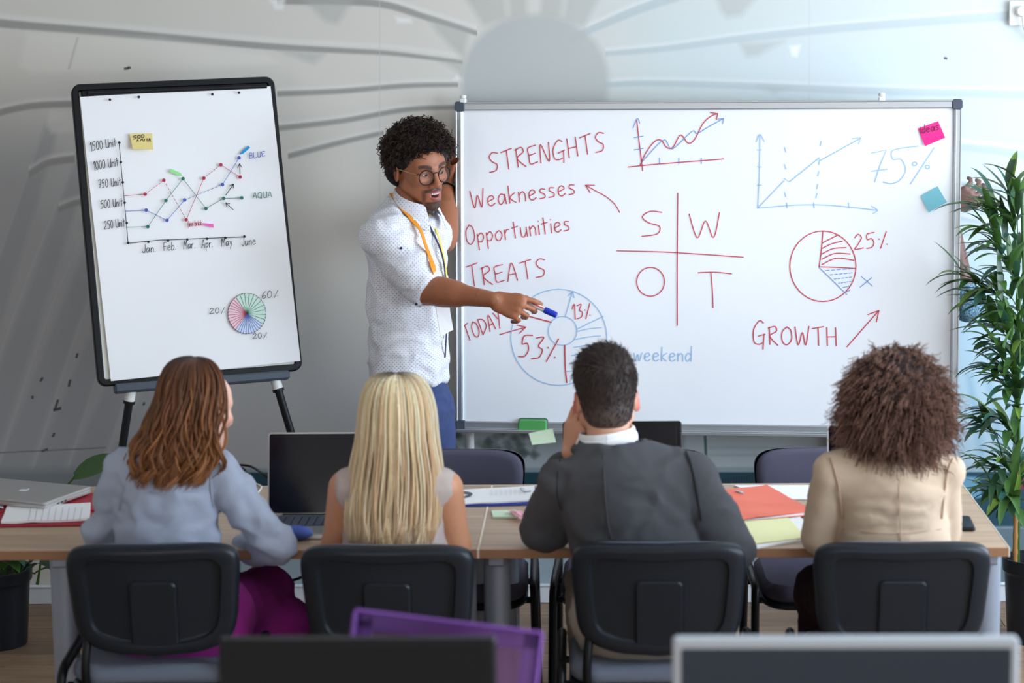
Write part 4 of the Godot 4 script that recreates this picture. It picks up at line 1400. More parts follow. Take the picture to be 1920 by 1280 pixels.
func chairs():
	var who := ["the woman in the pale blue shirt", "the woman with long blonde hair", "the man in the grey suit", "the woman in the beige jacket"]
	var xs := [-1.166, -0.547, 0.137, 0.752]
	var zs := [-5.815, -5.795, -5.81, -5.805]
	var turn := [0.05, -0.02, 0.01, 0.0]
	var first := make_chair("office_chair", "", M.chair_front_fabric)
	var far := make_chair("office_chair", "", M.chair_fabric)
	for k in 4:
		var c: Node3D = first
		if k > 0:
			c = first.duplicate()
			c.name = numbered("office_chair")
			add_child(c)
		c.position = Vector3(xs[k], 0, zs[k])
		c.rotation.y = turn[k]
		tag(c, "black-backed stacking chair carrying %s" % who[k], "chair", "chairs on the near side of the desks")
	var spots := [[-0.455, "empty purple-grey chair across the desk, beside the blonde woman's shoulder"], [0.10, "empty purple-grey chair across the desk, hidden behind the man in the grey suit"], [0.685, "empty purple-grey chair across the desk, left of the white-framed laptop"]]
	for k in 3:
		var c: Node3D = far
		if k > 0:
			c = far.duplicate()
			c.name = numbered("office_chair")
			add_child(c)
		c.position = Vector3(spots[k][0], 0, -6.665)
		c.scale = Vector3.ONE * 0.975
		c.rotation.y = PI + [0.02, -0.03, 0.02][k]
		tag(c, spots[k][1], "chair", "empty chairs on the far side of the desks")

# ---------------------------------------------------------------- what lies on the desks

func flat_sheet(t: Node3D, called: String, c: Array, y0: float, y1: float, m: Material, label := "", bump := 0.0):
	# a thin slab whose corners are seen at c (clockwise from far left), from height y0 to y1
	var q: Array[Vector3] = []
	for p in c: q.append(on(p[0], p[1], (y0 + y1) * 0.5))
	var g := []
	for i in 7:
		var row := PackedVector3Array()
		for j in 7:
			var p := q[0].lerp(q[1], j / 6.0).lerp(q[3].lerp(q[2], j / 6.0), i / 6.0)
			p.y = y1 + bump * (0.5 + 0.5 * noise.get_noise_2d(i * 0.35 + y1 * 40, j * 0.4))
			row.append(p - t.position)
		g.append(row)
	var b := MB.new()
	b.sheet(g, y1 - y0)
	put(b.done(35), called, m, t, label)

func laptop(called: String, label: String, hinge: Vector3, turn: float, w: float, deep: float, tall: float, lean: float, body: Material, bezel: Material, rim: Material) -> Node3D:
	# hinge is the middle of the back edge; the keyboard comes towards +z
	var t := thing(called, label, "laptop", hinge, turn)
	var b := MB.new()
	b.prism(rounded(w, deep, 0.012), 0.011, spot(Vector3(0, 0.001, deep / 2), Basis(Vector3.RIGHT, -PI / 2)), 0.002)
	put(b.done(30), "base", body, t)
	b = MB.new()
	b.prism(rounded(w * 0.80, deep * 0.46, 0.004), 0.0012, spot(Vector3(0, 0.0118, deep * 0.33), Basis(Vector3.RIGHT, -PI / 2)), 0.0004)
	var deck := put(b.done(0), "keyboard", M.black_plastic, t)
	var key := MB.new()
	key.box(Vector3(w * 0.052, 0.003, deep * 0.066), spot(Vector3.ZERO), 0.0008)
	var km := key.done(0)
	km.surface_set_material(0, M.grey_plastic)
	for r in 6:
		for k in 13:
			var o := MeshInstance3D.new()
			o.name = "key"
			o.mesh = km
			deck.add_child(o, true)
			o.position = Vector3((k - 6) * w * 0.0605, 0.0138, deep * (0.13 + 0.078 * r))
	b = MB.new()
	b.prism(rounded(w * 0.30, deep * 0.30, 0.004), 0.0008, spot(Vector3(0, 0.0119, deep * 0.80), Basis(Vector3.RIGHT, -PI / 2)), 0.0003)
	put(b.done(0), "touchpad", rim, t)
	var lid := Basis(Vector3.RIGHT, -lean)
	b = MB.new()
	b.prism(rounded(w, tall, 0.010), 0.007, spot(Vector3(0, 0.012, -0.002), lid) * spot(Vector3(0, tall / 2, -0.007)), 0.002)
	put(b.done(30), "lid", rim, t)
	b = MB.new()
	b.prism(rounded(w - 0.008, tall - 0.008, 0.007), 0.0012, spot(Vector3(0, 0.012, -0.002), lid) * spot(Vector3(0, tall / 2, -0.0004)), 0.0004)
	put(b.done(0), "bezel", bezel, t)
	b = MB.new()
	b.prism(rounded(w - 0.032, tall - 0.034, 0.002), 0.0008, spot(Vector3(0, 0.012, -0.002), lid) * spot(Vector3(0, tall / 2 + 0.003, 0.0006)), 0.0002)
	put(b.done(0), "screen", M.screen_black, t)
	b = MB.new()
	b.tube(PackedVector3Array([Vector3(-w * 0.38, 0.010, 0.0), Vector3(w * 0.38, 0.010, 0.0)]), PackedFloat32Array([0.0055]), 10)
	put(b.done(50), "hinge", M.black_plastic, t)
	return t

func table_things():
	# open laptop in the middle left
	laptop("laptop", "open laptop with a silver body and dark screen, left of the blonde woman", Vector3(-0.770, DESK, -6.215), 0.0, 0.358, 0.245, 0.232, 0.24, M.silver, M.screen_black, M.silver)
	laptop("laptop", "open black laptop behind the man in the grey suit, a mint note on its corner", Vector3(0.055, DESK, -6.335), 0.0, 0.342, 0.235, 0.236, 0.22, M.black_plastic, M.black_plastic, M.frame_black)
	laptop("laptop", "open white-framed laptop in front of the woman in the beige jacket", Vector3(0.793, DESK, -6.215), -0.02, 0.332, 0.235, 0.245, 0.20, M.white_lacquer, M.screen_black, M.white_lacquer)
	pen_o = at(1010, 815, 6.39)
	pen_n = Vector3(0, sin(0.22), cos(0.22))
	note("sticky_note", "pale mint sticky note hanging off the corner of the black laptop", [[991, 812], [1036, 803], [1043, 829], [998, 834]], M.note_mint, [], 0.010)
	# closed silver laptop on a pile of papers and folders, far left
	var f := thing("red_folder", "dark red folder lying under the closed silver laptop", "folder", on(60, 945, DESK))
	flat_sheet(f, "cover", [[20, 926], [176, 926], [178, 958], [0, 962]], DESK + 0.0005, DESK + 0.008, M.folder_red)
	var c := thing("clipboard", "red clipboard holding printed white sheets at the left end of the desks", "clipboard", on(80, 970, DESK))
	flat_sheet(c, "board", [[-70, 952], [172, 948], [172, 984], [-90, 988]], DESK + 0.001, DESK + 0.005, M.folder_red)
	flat_sheet(c, "sheets", [[14, 950], [170, 945], [168, 975], [2, 981]], DESK + 0.0055, DESK + 0.012, M.paper, "", 0.004)
	begin(0.0016)
	for k in 9:
		var x := 58.0 + k * 12.0
		var a := on(x, 951, DESK + 0.018); var e := on(x - 5, 976, DESK + 0.018)
		ink.quad(e - Vector3(0.0006, 0, 0), e + Vector3(0.0006, 0, 0), a + Vector3(0.0006, 0, 0), a - Vector3(0.0006, 0, 0))
	var pr := put(ink.done(0), "printed_columns", M.leg_grey, c)
	pr.position = -c.position
	var cb := MB.new()
	cb.tube(curve([Vector3(-0.02, 0.018, -0.03), Vector3(-0.035, 0.026, -0.015), Vector3(-0.035, 0.026, 0.015), Vector3(-0.02, 0.018, 0.03)], 5), PackedFloat32Array([0.002]), 8)
	for k in cb.v.size(): cb.v[k] += on(14, 968, DESK) - c.position
	put(cb.done(50), "clip", M.aluminium, c)
	var s := thing("closed_laptop", "closed silver laptop with a pale round emblem on its lid", "laptop", on(70, 925, DESK + 0.03))
	var q: Array[Vector3] = []
	for p in [[55, 900], [178, 911], [80, 945], [-62, 937]]:
		q.append(on(p[0], p[1], DESK + 0.032))
	var loop := PackedVector2Array()
	var sx := (q[1] - q[0]).normalized()
	var wide := (q[1] - q[0]).length()
	var deep := 0.235
	var turn := atan2(-sx.z, sx.x)
	s.position = (q[1] + q[2]) / 2.0 - sx * 0.175
	s.position.y = DESK + 0.0135
	s.rotation.y = turn
	var b := MB.new()
	b.prism(rounded(0.35, deep, 0.012), 0.012, spot(Vector3.ZERO, Basis(Vector3.RIGHT, -PI / 2)), 0.003)
	put(b.done(35), "base", M.silver, s)
	b = MB.new()
	b.prism(rounded(0.35, deep, 0.012), 0.008, spot(Vector3(0, 0.0125, 0), Basis(Vector3.RIGHT, -PI / 2)), 0.003)
	put(b.done(35), "lid", M.silver, s)
	b = MB.new()
	for k in 3: b.box(Vector3(0.001, 0.004, 0.012), spot(Vector3(0.1752, 0.006, 0.02 + k * 0.018)), 0.0004)
	put(b.done(0), "port", M.black_plastic, s)
	# the bitten fruit emblem: two lobes, a bite and a leaf, as one raised outline
	var ap := PackedVector2Array()
	for k in 40:
		var a := TAU * k / 40
		var r := 0.0135 * (1.0 + 0.10 * cos(2 * a) * 0.6 - 0.16 * exp(-pow((a - PI / 2) / 0.28, 2.0)) - 0.07 * exp(-pow((a - 3 * PI / 2) / 0.22, 2.0)))
		var pt := Vector2(cos(a) * r, sin(a) * r)
		var bite := pt - Vector2(0.0165, 0.002)
		if bite.length() < 0.0062: pt = Vector2(0.0165, 0.002) + bite.normalized() * 0.0062
		ap.append(pt)
	b = MB.new()
	var em := spot(Vector3(0.015, 0.0205, 0.0), Basis(Vector3.RIGHT, -PI / 2))
	b.prism(ap, 0.0006, em, 0.0002)
	var leaf := PackedVector2Array([Vector2(0.000, 0.0155), Vector2(0.0035, 0.0165), Vector2(0.0050, 0.0205), Vector2(0.0015, 0.0195)])
	b.prism(leaf, 0.0006, em, 0.0001)
	put(b.done(0), "emblem", M.white_lacquer, s, "pale bitten fruit emblem")
	# papers in the middle
	f = thing("blue_clipboard", "blue clipboard with charts printed on its sheets, in the middle of the desks", "clipboard", on(930, 932, DESK))
	flat_sheet(f, "board", [[840, 922], [1010, 914], [1012, 945], [846, 949]], DESK + 0.0005, DESK + 0.005, M.folder_blue)
	flat_sheet(f, "sheets", [[838, 921], [1002, 912], [1004, 939], [844, 946]], DESK + 0.0055, DESK + 0.010, M.paper, "", 0.003)
	var ch := MB.new()
	var o := on(868, 926.5, DESK + 0.0145)
	for k in 24:
		var a := TAU * k / 24; var a2 := TAU * (k + 1) / 24
		ch.quad(o + Vector3(cos(a) * 0.015, 0, sin(a) * 0.022), o + Vector3(cos(a2) * 0.015, 0, sin(a2) * 0.022), o + Vector3(cos(a2) * 0.028, 0, sin(a2) * 0.04), o + Vector3(cos(a) * 0.028, 0, sin(a) * 0.04))
	for k in ch.v.size(): ch.v[k] -= f.position
	put(ch.done(0), "printed_ring", M.grey_plastic, f)
	ch = MB.new()
	for r in 5:
		for k in 8:
			var a := on(918 + k * 9, 919 + r * 2.2 - k * 0.3, DESK + 0.0145) - f.position
			ch.quad(a + Vector3(0, 0, 0.002), a + Vector3(0.009, 0, 0.002), a + Vector3(0.009, 0, 0), a)
	put(ch.done(0), "printed_lines", M.leg_grey, f)
	ch = MB.new()
	ch.tube(curve([Vector3(-0.012, 0.014, -0.02), Vector3(-0.022, 0.02, 0), Vector3(-0.012, 0.014, 0.02), Vector3(0.01, 0.016, 0.024)], 5), PackedFloat32Array([0.0018]), 8)
	for k in ch.v.size(): ch.v[k] += on(990, 927, DESK) - f.position
	put(ch.done(50), "clip", M.aluminium, f)
	var n1 := thing("note_pad", "pale green sticky note pad lying by the man's left elbow", "sticky note", on(945, 964, DESK))
	flat_sheet(n1, "pad", [[922, 958], [968, 957], [972, 970], [924, 970]], DESK + 0.0005, DESK + 0.006, M.note_mint)
	var n2 := thing("note_sheet", "curled pink sticky note lying across the green note pad", "sticky note", on(965, 968, DESK))
	flat_sheet(n2, "paper", [[952, 960], [972, 959], [992, 970], [975, 976]], DESK + 0.0075, DESK + 0.0085, M.note_rose, "", 0.012)
	# folders at the right
	f = thing("paper_stack", "white sheets lying behind the coral folder", "paper", on(1440, 922, DESK))
	flat_sheet(f, "sheets", [[1376, 910], [1560, 910], [1570, 936], [1440, 936]], DESK + 0.0005, DESK + 0.004, M.paper)
	f = thing("coral_folder", "coral red card folder with a metal clip and papers inside", "folder", on(1420, 945, DESK))
	flat_sheet(f, "back_cover", [[1350, 922], [1450, 920], [1530, 965], [1390, 977]], DESK + 0.0045, DESK + 0.006, M.folder_coral)
	flat_sheet(f, "inner_papers", [[1352, 921], [1448, 918], [1524, 962], [1396, 975]], DESK + 0.0065, DESK + 0.011, M.paper)
	flat_sheet(f, "front_cover", [[1340, 920], [1438, 911], [1524, 958], [1368, 977]], DESK + 0.0115, DESK + 0.014, M.folder_coral, "", 0.004)
	b = MB.new()
	b.box(Vector3(0.012, 0.002, 0.03), spot(on(1386, 921, DESK + 0.02) - f.position, Basis(Vector3.UP, 0.6)), 0.0006)
	b.box(Vector3(0.004, 0.002, 0.02), spot(on(1391, 924, DESK + 0.022) - f.position, Basis(Vector3.UP, 0.6)), 0.0006)
	put(b.done(0), "clip", M.aluminium, f)
	f = thing("yellow_pad", "pale yellow paper on a white writing pad beside the woman in beige", "paper", on(1450, 1000, DESK))
	flat_sheet(f, "pad", [[1394, 984], [1500, 970], [1540, 1006], [1400, 1030]], DESK + 0.0005, DESK + 0.006, M.paper)
	flat_sheet(f, "yellow_sheet", [[1386, 979], [1478, 971], [1512, 1008], [1396, 1022]], DESK + 0.0065, DESK + 0.008, M.pad_yellow, "", 0.003)
	# phone and a small white case at the right end
	var ph := thing("phone", "dark phone lying face up near the right end of the desks", "phone", on(1805, 984, DESK), -0.05)
	b = MB.new()
	b.prism(rounded(0.075, 0.150, 0.010), 0.009, spot(Vector3(-0.010, 0.0005, 0.0), Basis(Vector3.RIGHT, -PI / 2)), 0.002)
	put(b.done(30), "body", M.frame_black, ph)
	b = MB.new()
	b.prism(rounded(0.068, 0.138, 0.007), 0.0008, spot(Vector3(-0.010, 0.0096, 0.0), Basis(Vector3.RIGHT, -PI / 2)), 0.0003)
	put(b.done(0), "screen", M.screen_black, ph)
	b = MB.new()
	b.ball(Vector3(0, 0.014, 0), Vector3(0.024, 0.014, 0.030), 10, 18)
	tag(put(b.done(60), "earbud_case", M.white_plastic), "small white rounded case beside the woman in beige's right sleeve", "case")
	get_node("earbud_case").position = on(1782, 1010, DESK)
	b = MB.new()
	b.ball(Vector3(0, 0.020, 0), Vector3(0.050, 0.020, 0.030), 10, 22)
	tag(put(b.done(60), "eyewear_case", M.blue_plastic), "rounded blue case lying in front of the open silver laptop", "case")
	get_node("eyewear_case").position = on(553, 1012, DESK)
	# cables
	b = MB.new()
	b.tube(curve([on(470, 905, DESK + 0.01), at(458, 880, 6.7), at(440, 872, 6.75), at(470, 874, 6.72), at(496, 890, 6.6), on(520, 906, DESK + 0.01)], 6), PackedFloat32Array([0.004]), 8)
	tag(put(b.done(60), "cable", M.black_plastic), "black cable looping up behind the silver laptop", "cable")
	b = MB.new()
	b.tube(curve([at(395, 1050, 6.5), at(440, 1070, 6.5), at(500, 1092, 6.5), at(560, 1084, 6.5), at(620, 1050, 6.5), at(650, 1046, 6.5)], 6), PackedFloat32Array([0.0045]), 8)
	tag(put(b.done(60), "cable", M.black_plastic), "black cable sagging under the desk beside the purple trousers", "cable")
	b = MB.new()
	b.tube(curve([on(478, 930, DESK + 0.004), on(490, 912, DESK + 0.004), on(470, 908, DESK + 0.004), on(486, 945, DESK + 0.004), on(452, 972, DESK + 0.004)], 6), PackedFloat32Array([0.003]), 8)
	tag(put(b.done(60), "cable", M.white_plastic), "white charging cable curled behind the blue-shirted woman's arm", "cable")

# ---------------------------------------------------------------- plants

func blade(b: MB, o: Vector3, dir: Vector3, len_: float, wide: float, droop: float, up := Vector3.UP):
	# one long leaf: a creased blade that arches over
	var side := dir.cross(up).normalized()
	var p := o
	var d := dir.normalized()
	var last_l := Vector3.ZERO; var last_m := Vector3.ZERO; var last_r := Vector3.ZERO
	var n := 7
	for k in n + 1:
		var f := float(k) / n
		var w := wide * pow(sin(PI * clampf(0.06 + 0.94 * f, 0, 1)), 0.7) * (1.0 - 0.35 * f)
		var nn := side.cross(d).normalized()
		var l := p + side * w * 0.5 + nn * w * 0.14; var r := p - side * w * 0.5 + nn * w * 0.14
		if k > 0:
			b.quad(last_m, p, l, last_l)
			b.quad(last_r, r, p, last_m)
		last_l = l; last_m = p; last_r = r
		p += d * len_ / n
		d = (d + Vector3.DOWN * droop / n).normalized()

func pot(t: Node3D, o: Vector3, r: float, h: float):
	var b := MB.new()
	b.lathe(PackedVector2Array([Vector2(0, 0), Vector2(r * 0.78, 0), Vector2(r * 0.80, 0.006), Vector2(r * 0.93, h * 0.80), Vector2(r * 0.95, h * 0.83), Vector2(r, h * 0.85), Vector2(r * 1.02, h - 0.006), Vector2(r * 1.0, h), Vector2(r * 0.95, h), Vector2(r * 0.90, h * 0.86), Vector2(0, h * 0.86)]), spot(o), 32)
	put(b.done(35), "pot", M.shell_black, t)
	b = MB.new()
	b.lathe(PackedVector2Array([Vector2(r * 0.91, h * 0.862), Vector2(r * 0.5, h * 0.88), Vector2(0, h * 0.885)]), spot(o), 24)
	put(b.done(60), "soil", M.soil, t)

func plants():
	var lr := RandomNumberGenerator.new()
	lr.seed = 21
	for a in [["leaf_dark", 34, 62, 38], ["leaf_mid", 62, 98, 44], ["leaf_light", 104, 134, 52], ["leaf_blue", 52, 98, 84]]:
		var m := mat(a[0], a[1], a[2], a[3], 0.42)
		m.backlight_enabled = true
		m.backlight = Color(0.16, 0.24, 0.06)
	var greens := [M.leaf_dark, M.leaf_mid, M.leaf_dark, M.leaf_blue, M.leaf_mid, M.leaf_light]
	# tall bamboo at the right edge
	var base := Vector3(on(1930, 1196, 0.0).x, 0, -7.52)
	var t := thing("potted_bamboo", "tall bamboo plant with long narrow leaves in a black pot by the whiteboard", "plant", base)
	pot(t, Vector3.ZERO, 0.098, 0.29)
	var canes := [[1902, 1100, 1906, 850, 7.52, 0.009], [1908, 900, 1912, 560, 7.53, 0.006], [1932, 1100, 1916, 350, 7.60, 0.008], [1950, 1100, 1945, 380, 7.46, 0.007]]
	for c in canes:
		var b := MB.new()
		var a := at(c[0], 1110, c[4]) - base
		a.y = 0.25
		var e := at(c[2], c[3], c[4]) - base
		var pts := PackedVector3Array(); var rad := PackedFloat32Array()
		for k in 29:
			pts.append(a.lerp(e, k / 28.0))
			rad.append(c[5] * (1.0 if k % 4 else 1.18) * (1.0 - 0.35 * k / 28.0))
		b.tube(pts, rad, 10)
		put(b.done(50), "cane", M.stem_wood if c == canes[0] else M.leaf_mid, t)
	# sprays: twigs leave the canes and end in fans of leaves
	var sprays := [[1850, 372, 1895, 400], [1836, 388, 1888, 430], [1886, 340, 1902, 420], [1905, 335, 1908, 440], [1800, 515, 1880, 560], [1826, 540, 1890, 560], [1870, 470, 1900, 520], [1850, 450, 1900, 500], [1905, 480, 1908, 560], [1875, 560, 1905, 620], [1850, 600, 1900, 640], [1890, 620, 1906, 690], [1905, 580, 1910, 650], [1862, 690, 1902, 720], [1880, 660, 1905, 720], [1852, 775, 1900, 800], [1880, 780, 1904, 830], [1905, 740, 1908, 800], [1850, 800, 1900, 850], [1880, 860, 1902, 900], [1858, 870, 1900, 905], [1906, 830, 1908, 900], [1868, 925, 1904, 950], [1850, 900, 1902, 930], [1890, 930, 1906, 965], [1900, 940, 1906, 960], [1880, 715, 1906, 760], [1895, 400, 1906, 460], [1842, 430, 1894, 460], [1868, 530, 1904, 570], [1912, 650, 1910, 720], [1912, 880, 1910, 930], [1858, 640, 1903, 670], [1838, 560, 1898, 590], [1908, 700, 1909, 760]]
	var more := MB.new()
	for s in sprays:
		var depth := 7.52 + lr.randf_range(-0.12, 0.10)
		var tip := at(s[0] + lr.randf_range(-3, 3), s[1], depth) - base
		var root := at(s[2], s[3], 7.53) - base
		var b := MB.new()
		b.tube(curve([root, root.lerp(tip, 0.5) + Vector3(0, 0.015, 0), tip], 4), PackedFloat32Array([0.0026, 0.0018]), 6)
		put(b.done(60), "twig", M.leaf_mid, t)
		var out := (tip - root).normalized()
		for k in 11:
			var f := lr.randf_range(0.15, 1.0)
			var dir := (out * 0.7 + Vector3(lr.randf_range(-0.9, 0.5), lr.randf_range(-0.35, 0.75), lr.randf_range(-0.8, 0.9))).normalized()
			if k < 8: b = MB.new()
			else: b = more
			blade(b, root.lerp(tip, f), dir, lr.randf_range(0.09, 0.18), lr.randf_range(0.026, 0.042), lr.randf_range(0.5, 1.7))
			var green: Material = greens[lr.randi() % 6]
			if k < 8: put(b.done(70), "leaf", green, t)
	put(more.done(70), "foliage", M.leaf_mid, t).set_meta("kind", "stuff")
	# low plant at the left, behind the desk leg
	base = Vector3(on(28, 1196, 0.0).x - 0.04, 0, -7.50)
	t = thing("potted_plant", "leafy green plant in a black pot on the floor at the left", "plant", base)
	pot(t, Vector3.ZERO, 0.125, 0.27)
	var leaves := [[36, 1092, 18, 1048, 0.05], [34, 1092, 60, 1052, 0.07], [40, 1095, 62, 1062, 0.06], [20, 1095, 6, 1066, 0.06], [30, 1095, 30, 1046, 0.05], [44, 1098, 66, 1075, 0.05], [26, 1090, 2, 1040, 0.06], [34, 1088, 46, 1030, 0.07], [22, 1090, -14, 1056, 0.06]]
	for l in leaves:
		var a := at(l[0] - 8, l[1] + 6, 7.50 + lr.randf_range(-0.04, 0.04)) - base
		var e := at(l[2], l[3], 7.42 + lr.randf_range(-0.06, 0.06)) - base
		var b := MB.new()
		b.tube(curve([a, a.lerp(e, 0.6) + Vector3(0, 0.02, 0), e], 5), PackedFloat32Array([0.005, 0.003]), 8)
		put(b.done(60), "stem", M.leaf_mid, t)
		b = MB.new()
		blade(b, e, ((e - a).normalized() + Vector3(signf(e.x - a.x) * 0.5, 0.1, 0.2)).normalized(), 0.16, l[4] * 1.1, 1.6)
		put(b.done(70), "leaf", greens[lr.randi() % 4], t)
	for k in 2:
		var b := MB.new()
		b.tube(PackedVector3Array([at(30 + k * 10, 1112, 7.5) - base, at(28 + k * 12, 1075, 7.5) - base]), PackedFloat32Array([0.012, 0.008]), 8)
		put(b.done(60), "stalk", M.stem_wood, t)
	# the tall broad leaf that shows beside the blue-shirted woman belongs to it
	var st := at(70, 1095, 7.5) - base
	var b2 := MB.new()
	b2.tube(curve([st, at(95, 960, 7.48) - base, at(140, 893, 7.46) - base], 6), PackedFloat32Array([0.006, 0.004]), 8)
	put(b2.done(60), "stem", M.leaf_mid, t)
	b2 = MB.new()
	blade(b2, at(140, 893, 7.46) - base, (at(215, 852, 7.40) - at(140, 893, 7.46)).normalized(), 0.24, 0.085, 0.35, Vector3(0, 0.6, 0.8))
	put(b2.done(70), "leaf", M.leaf_mid, t)

# ---------------------------------------------------------------- things on the desk nearest the camera, out of focus

func monitor(called: String, label: String, top_left: Vector3, w: float, tall: float, m: Material, rim: Material, screen: Material):
	var o := top_left + Vector3(w / 2, -tall, 0)
	var t := thing(called, label, "monitor", Vector3(o.x, o.y, o.z))
	var b := MB.new()
	b.prism(rounded(w, tall, 0.008), 0.030, spot(Vector3(0, tall / 2, -0.030)), 0.004)
	put(b.done(30), "case", rim, t)
	b = MB.new()
	b.prism(rounded(w - 0.026, tall - 0.030, 0.004), 0.002, spot(Vector3(0, tall / 2, 0.0002)), 0.0006)
	put(b.done(0), "screen", screen, t)
	b = MB.new()
	b.box(Vector3(0.06, 0.22, 0.02), spot(Vector3(0, 0.02, -0.042)), 0.004)
	put(b.done(0), "neck", m, t)
	b = MB.new()
	b.prism(rounded(0.24, 0.18, 0.02), 0.012, spot(Vector3(0, DESK - o.y + 0.001, -0.03), Basis(Vector3.RIGHT, -PI / 2)), 0.003)
	put(b.done(30), "foot", m, t)

func foreground():
	mat("screen_navy", 30, 44, 60, 0.45)
	mat("screen_dark", 12, 13, 17, 0.5)
	mat("pale_frame", 188, 195, 203, 0.5)
	mat("purple_plastic", 142, 82, 190, 0.4)
	var p := mat("purple_clear", 150, 70, 160, 0.2)
	p.transparency = BaseMaterial3D.TRANSPARENCY_ALPHA
	p.albedo_color.a = 0.5
	var a := at(408, 1200, 3.60); var c := at(930, 1211, 3.60)
	monitor("desk_monitor", "out-of-focus dark monitor in front of the purple tray", a, c.x - a.x, 0.30, M.black_plastic, M.black_plastic, M.screen_dark)
	a = at(1262, 1199, 3.60)
	c = at(1912, 1212, 3.60)
	monitor("desk_monitor", "out-of-focus monitor with a pale grey frame at the lower right", a, c.x - a.x, 0.36, M.silver, M.pale_frame, M.screen_navy)
	# near desk that carries them
	var t := thing("near_desk", "desk nearest the camera carrying the two blurred monitors", "desk", Vector3(0.1, 0, -3.75))
	var b := MB.new()
	b.box(Vector3(2.2, 0.025, 0.7), spot(Vector3(0, DESK - 0.0135, 0.15)), 0.003)
	put(b.done(0), "desk_top", M.desk_wood, t)
	for sx in [-1.0, 1.0]:
		for sz in [-0.1, 0.4]:
			b = MB.new()
			b.tube(PackedVector3Array([Vector3(sx * 1.0, 0, sz), Vector3(sx * 1.0, DESK - 0.027, sz)]), PackedFloat32Array([0.025]), 12)
			put(b.done(50), "leg", M.leg_grey, t)
	# purple letter tray standing on its end behind the dark monitor
	var tl := at(672, 1146, 3.86); var tr := at(1014, 1188, 3.86); var br := at(978, 1420, 3.80)
	var x := (tr - tl).normalized()
	var y := ((tr - br) - x * (tr - br).dot(x)).normalized()
	var w := (tr - tl).length()
	var h := 0.34
	t = thing("letter_tray", "translucent purple plastic letter tray standing on edge behind the dark monitor", "tray", tl)
	t.basis = Basis(x, y, x.cross(y))
	b = MB.new()
	for k in 4:
		var horizontal := k < 2
		var along := w if horizontal else h
		var size := Vector3(along, 0.030, 0.006) if horizontal else Vector3(0.030, h, 0.006)
		var mid := Vector3(w / 2, [-0.015, -h + 0.015][k % 2], 0) if horizontal else Vector3([0.015, w - 0.015][k % 2], -h / 2, 0)
		b.box(size, spot(mid), 0.002)
	put(b.done(0), "band", M.purple_plastic, t)
	b = MB.new()
	for k in 4:
		var horizontal := k < 2
		var size := Vector3(w + 0.006, 0.006, 0.055) if horizontal else Vector3(0.006, h, 0.055)
		var mid := Vector3(w / 2, [0.002, -h - 0.002][k % 2], 0.022) if horizontal else Vector3([-0.002, w + 0.002][k % 2], -h / 2, 0.022)
		b.box(size, spot(mid), 0.002)
	put(b.done(0), "rim", M.purple_plastic, t)
	b = MB.new()
	b.box(Vector3(w - 0.05, h - 0.05, 0.003), spot(Vector3(w / 2, -h / 2, 0)), 0.001)
	put(b.done(0), "panel", M.purple_clear, t)

# ---------------------------------------------------------------- people

# head frame: origin between the ears, +z the way the face looks, +y up, +x towards the person's left ear
func head_shape(b: MB, xf: Transform3D, cell: float, paint = null, open := 0.0):
	var f := Field.new(Vector3(-0.105, -0.175, -0.125), Vector3(0.105, 0.145, 0.145), cell)
	f.egg(Vector3(0, 0.040, -0.012), Vector3(0.076, 0.086, 0.098), Basis.IDENTITY, 0.02)
	f.egg(Vector3(0, -0.005, 0.036), Vector3(0.064, 0.078, 0.060), Basis.IDENTITY, 0.03)
	f.egg(Vector3(0, 0.048, 0.050), Vector3(0.060, 0.040, 0.040), Basis.IDENTITY, 0.02)
	for s in [-1.0, 1.0]:
		f.cap(Vector3(s * 0.054, -0.045, 0.012), Vector3(s * 0.020, -0.088, 0.070), 0.018, 0.016, 0.03)      # jaw
		f.egg(Vector3(s * 0.043, -0.016, 0.066), Vector3(0.020, 0.016, 0.022), Basis.IDENTITY, 0.02)          # cheekbone
		f.cap(Vector3(s * 0.012, 0.026, 0.090), Vector3(s * 0.046, 0.026, 0.072), 0.010, 0.009, 0.016)        # brow
		f.egg(Vector3(s * 0.031, 0.006, 0.098), Vector3(0.019, 0.013, 0.016), Basis.IDENTITY, 0.010, true)    # eye socket
		f.egg(Vector3(s * 0.031, 0.005, 0.0785), Vector3(0.0135, 0.0125, 0.0130), Basis.IDENTITY, 0.004)      # lids over the eyeball
		f.egg(Vector3(s * 0.0135, -0.034, 0.100), Vector3(0.0085, 0.0075, 0.0105), Basis.IDENTITY, 0.008)     # nostril wing
		# ears
		var eb := Basis(Vector3.UP, s * 0.45) * Basis(Vector3.RIGHT, -0.15)
		f.egg(Vector3(s * 0.079, 0.000, -0.012), Vector3(0.009, 0.031, 0.020), eb, 0.006)
		f.egg(Vector3(s * 0.086, 0.004, -0.008), Vector3(0.006, 0.018, 0.011), eb, 0.004, true)
	f.cap(Vector3(0, 0.020, 0.092), Vector3(0, -0.024, 0.113), 0.0085, 0.0095, 0.012)                          # nose
	f.egg(Vector3(0, -0.029, 0.112), Vector3(0.0120, 0.0100, 0.0120), Basis.IDENTITY, 0.008)
	f.egg(Vector3(0, -0.105 - open * 0.3, 0.076), Vector3(0.024, 0.017, 0.018), Basis.IDENTITY, 0.025)         # chin
	f.egg(Vector3(0, -0.066, 0.078), Vector3(0.030, 0.024, 0.024), Basis.IDENTITY, 0.02)                       # mouth mound
	if open > 0.0:
		f.egg(Vector3(0, -0.066, 0.108), Vector3(0.0185, 0.0085 + open * 0.3, 0.020), Basis.IDENTITY, 0.004, true)
	f.cap(Vector3(0, -0.03, -0.030), Vector3(0, -0.17, -0.045), 0.056, 0.058, 0.03)                            # neck
	add_field(b, f, xf, paint)

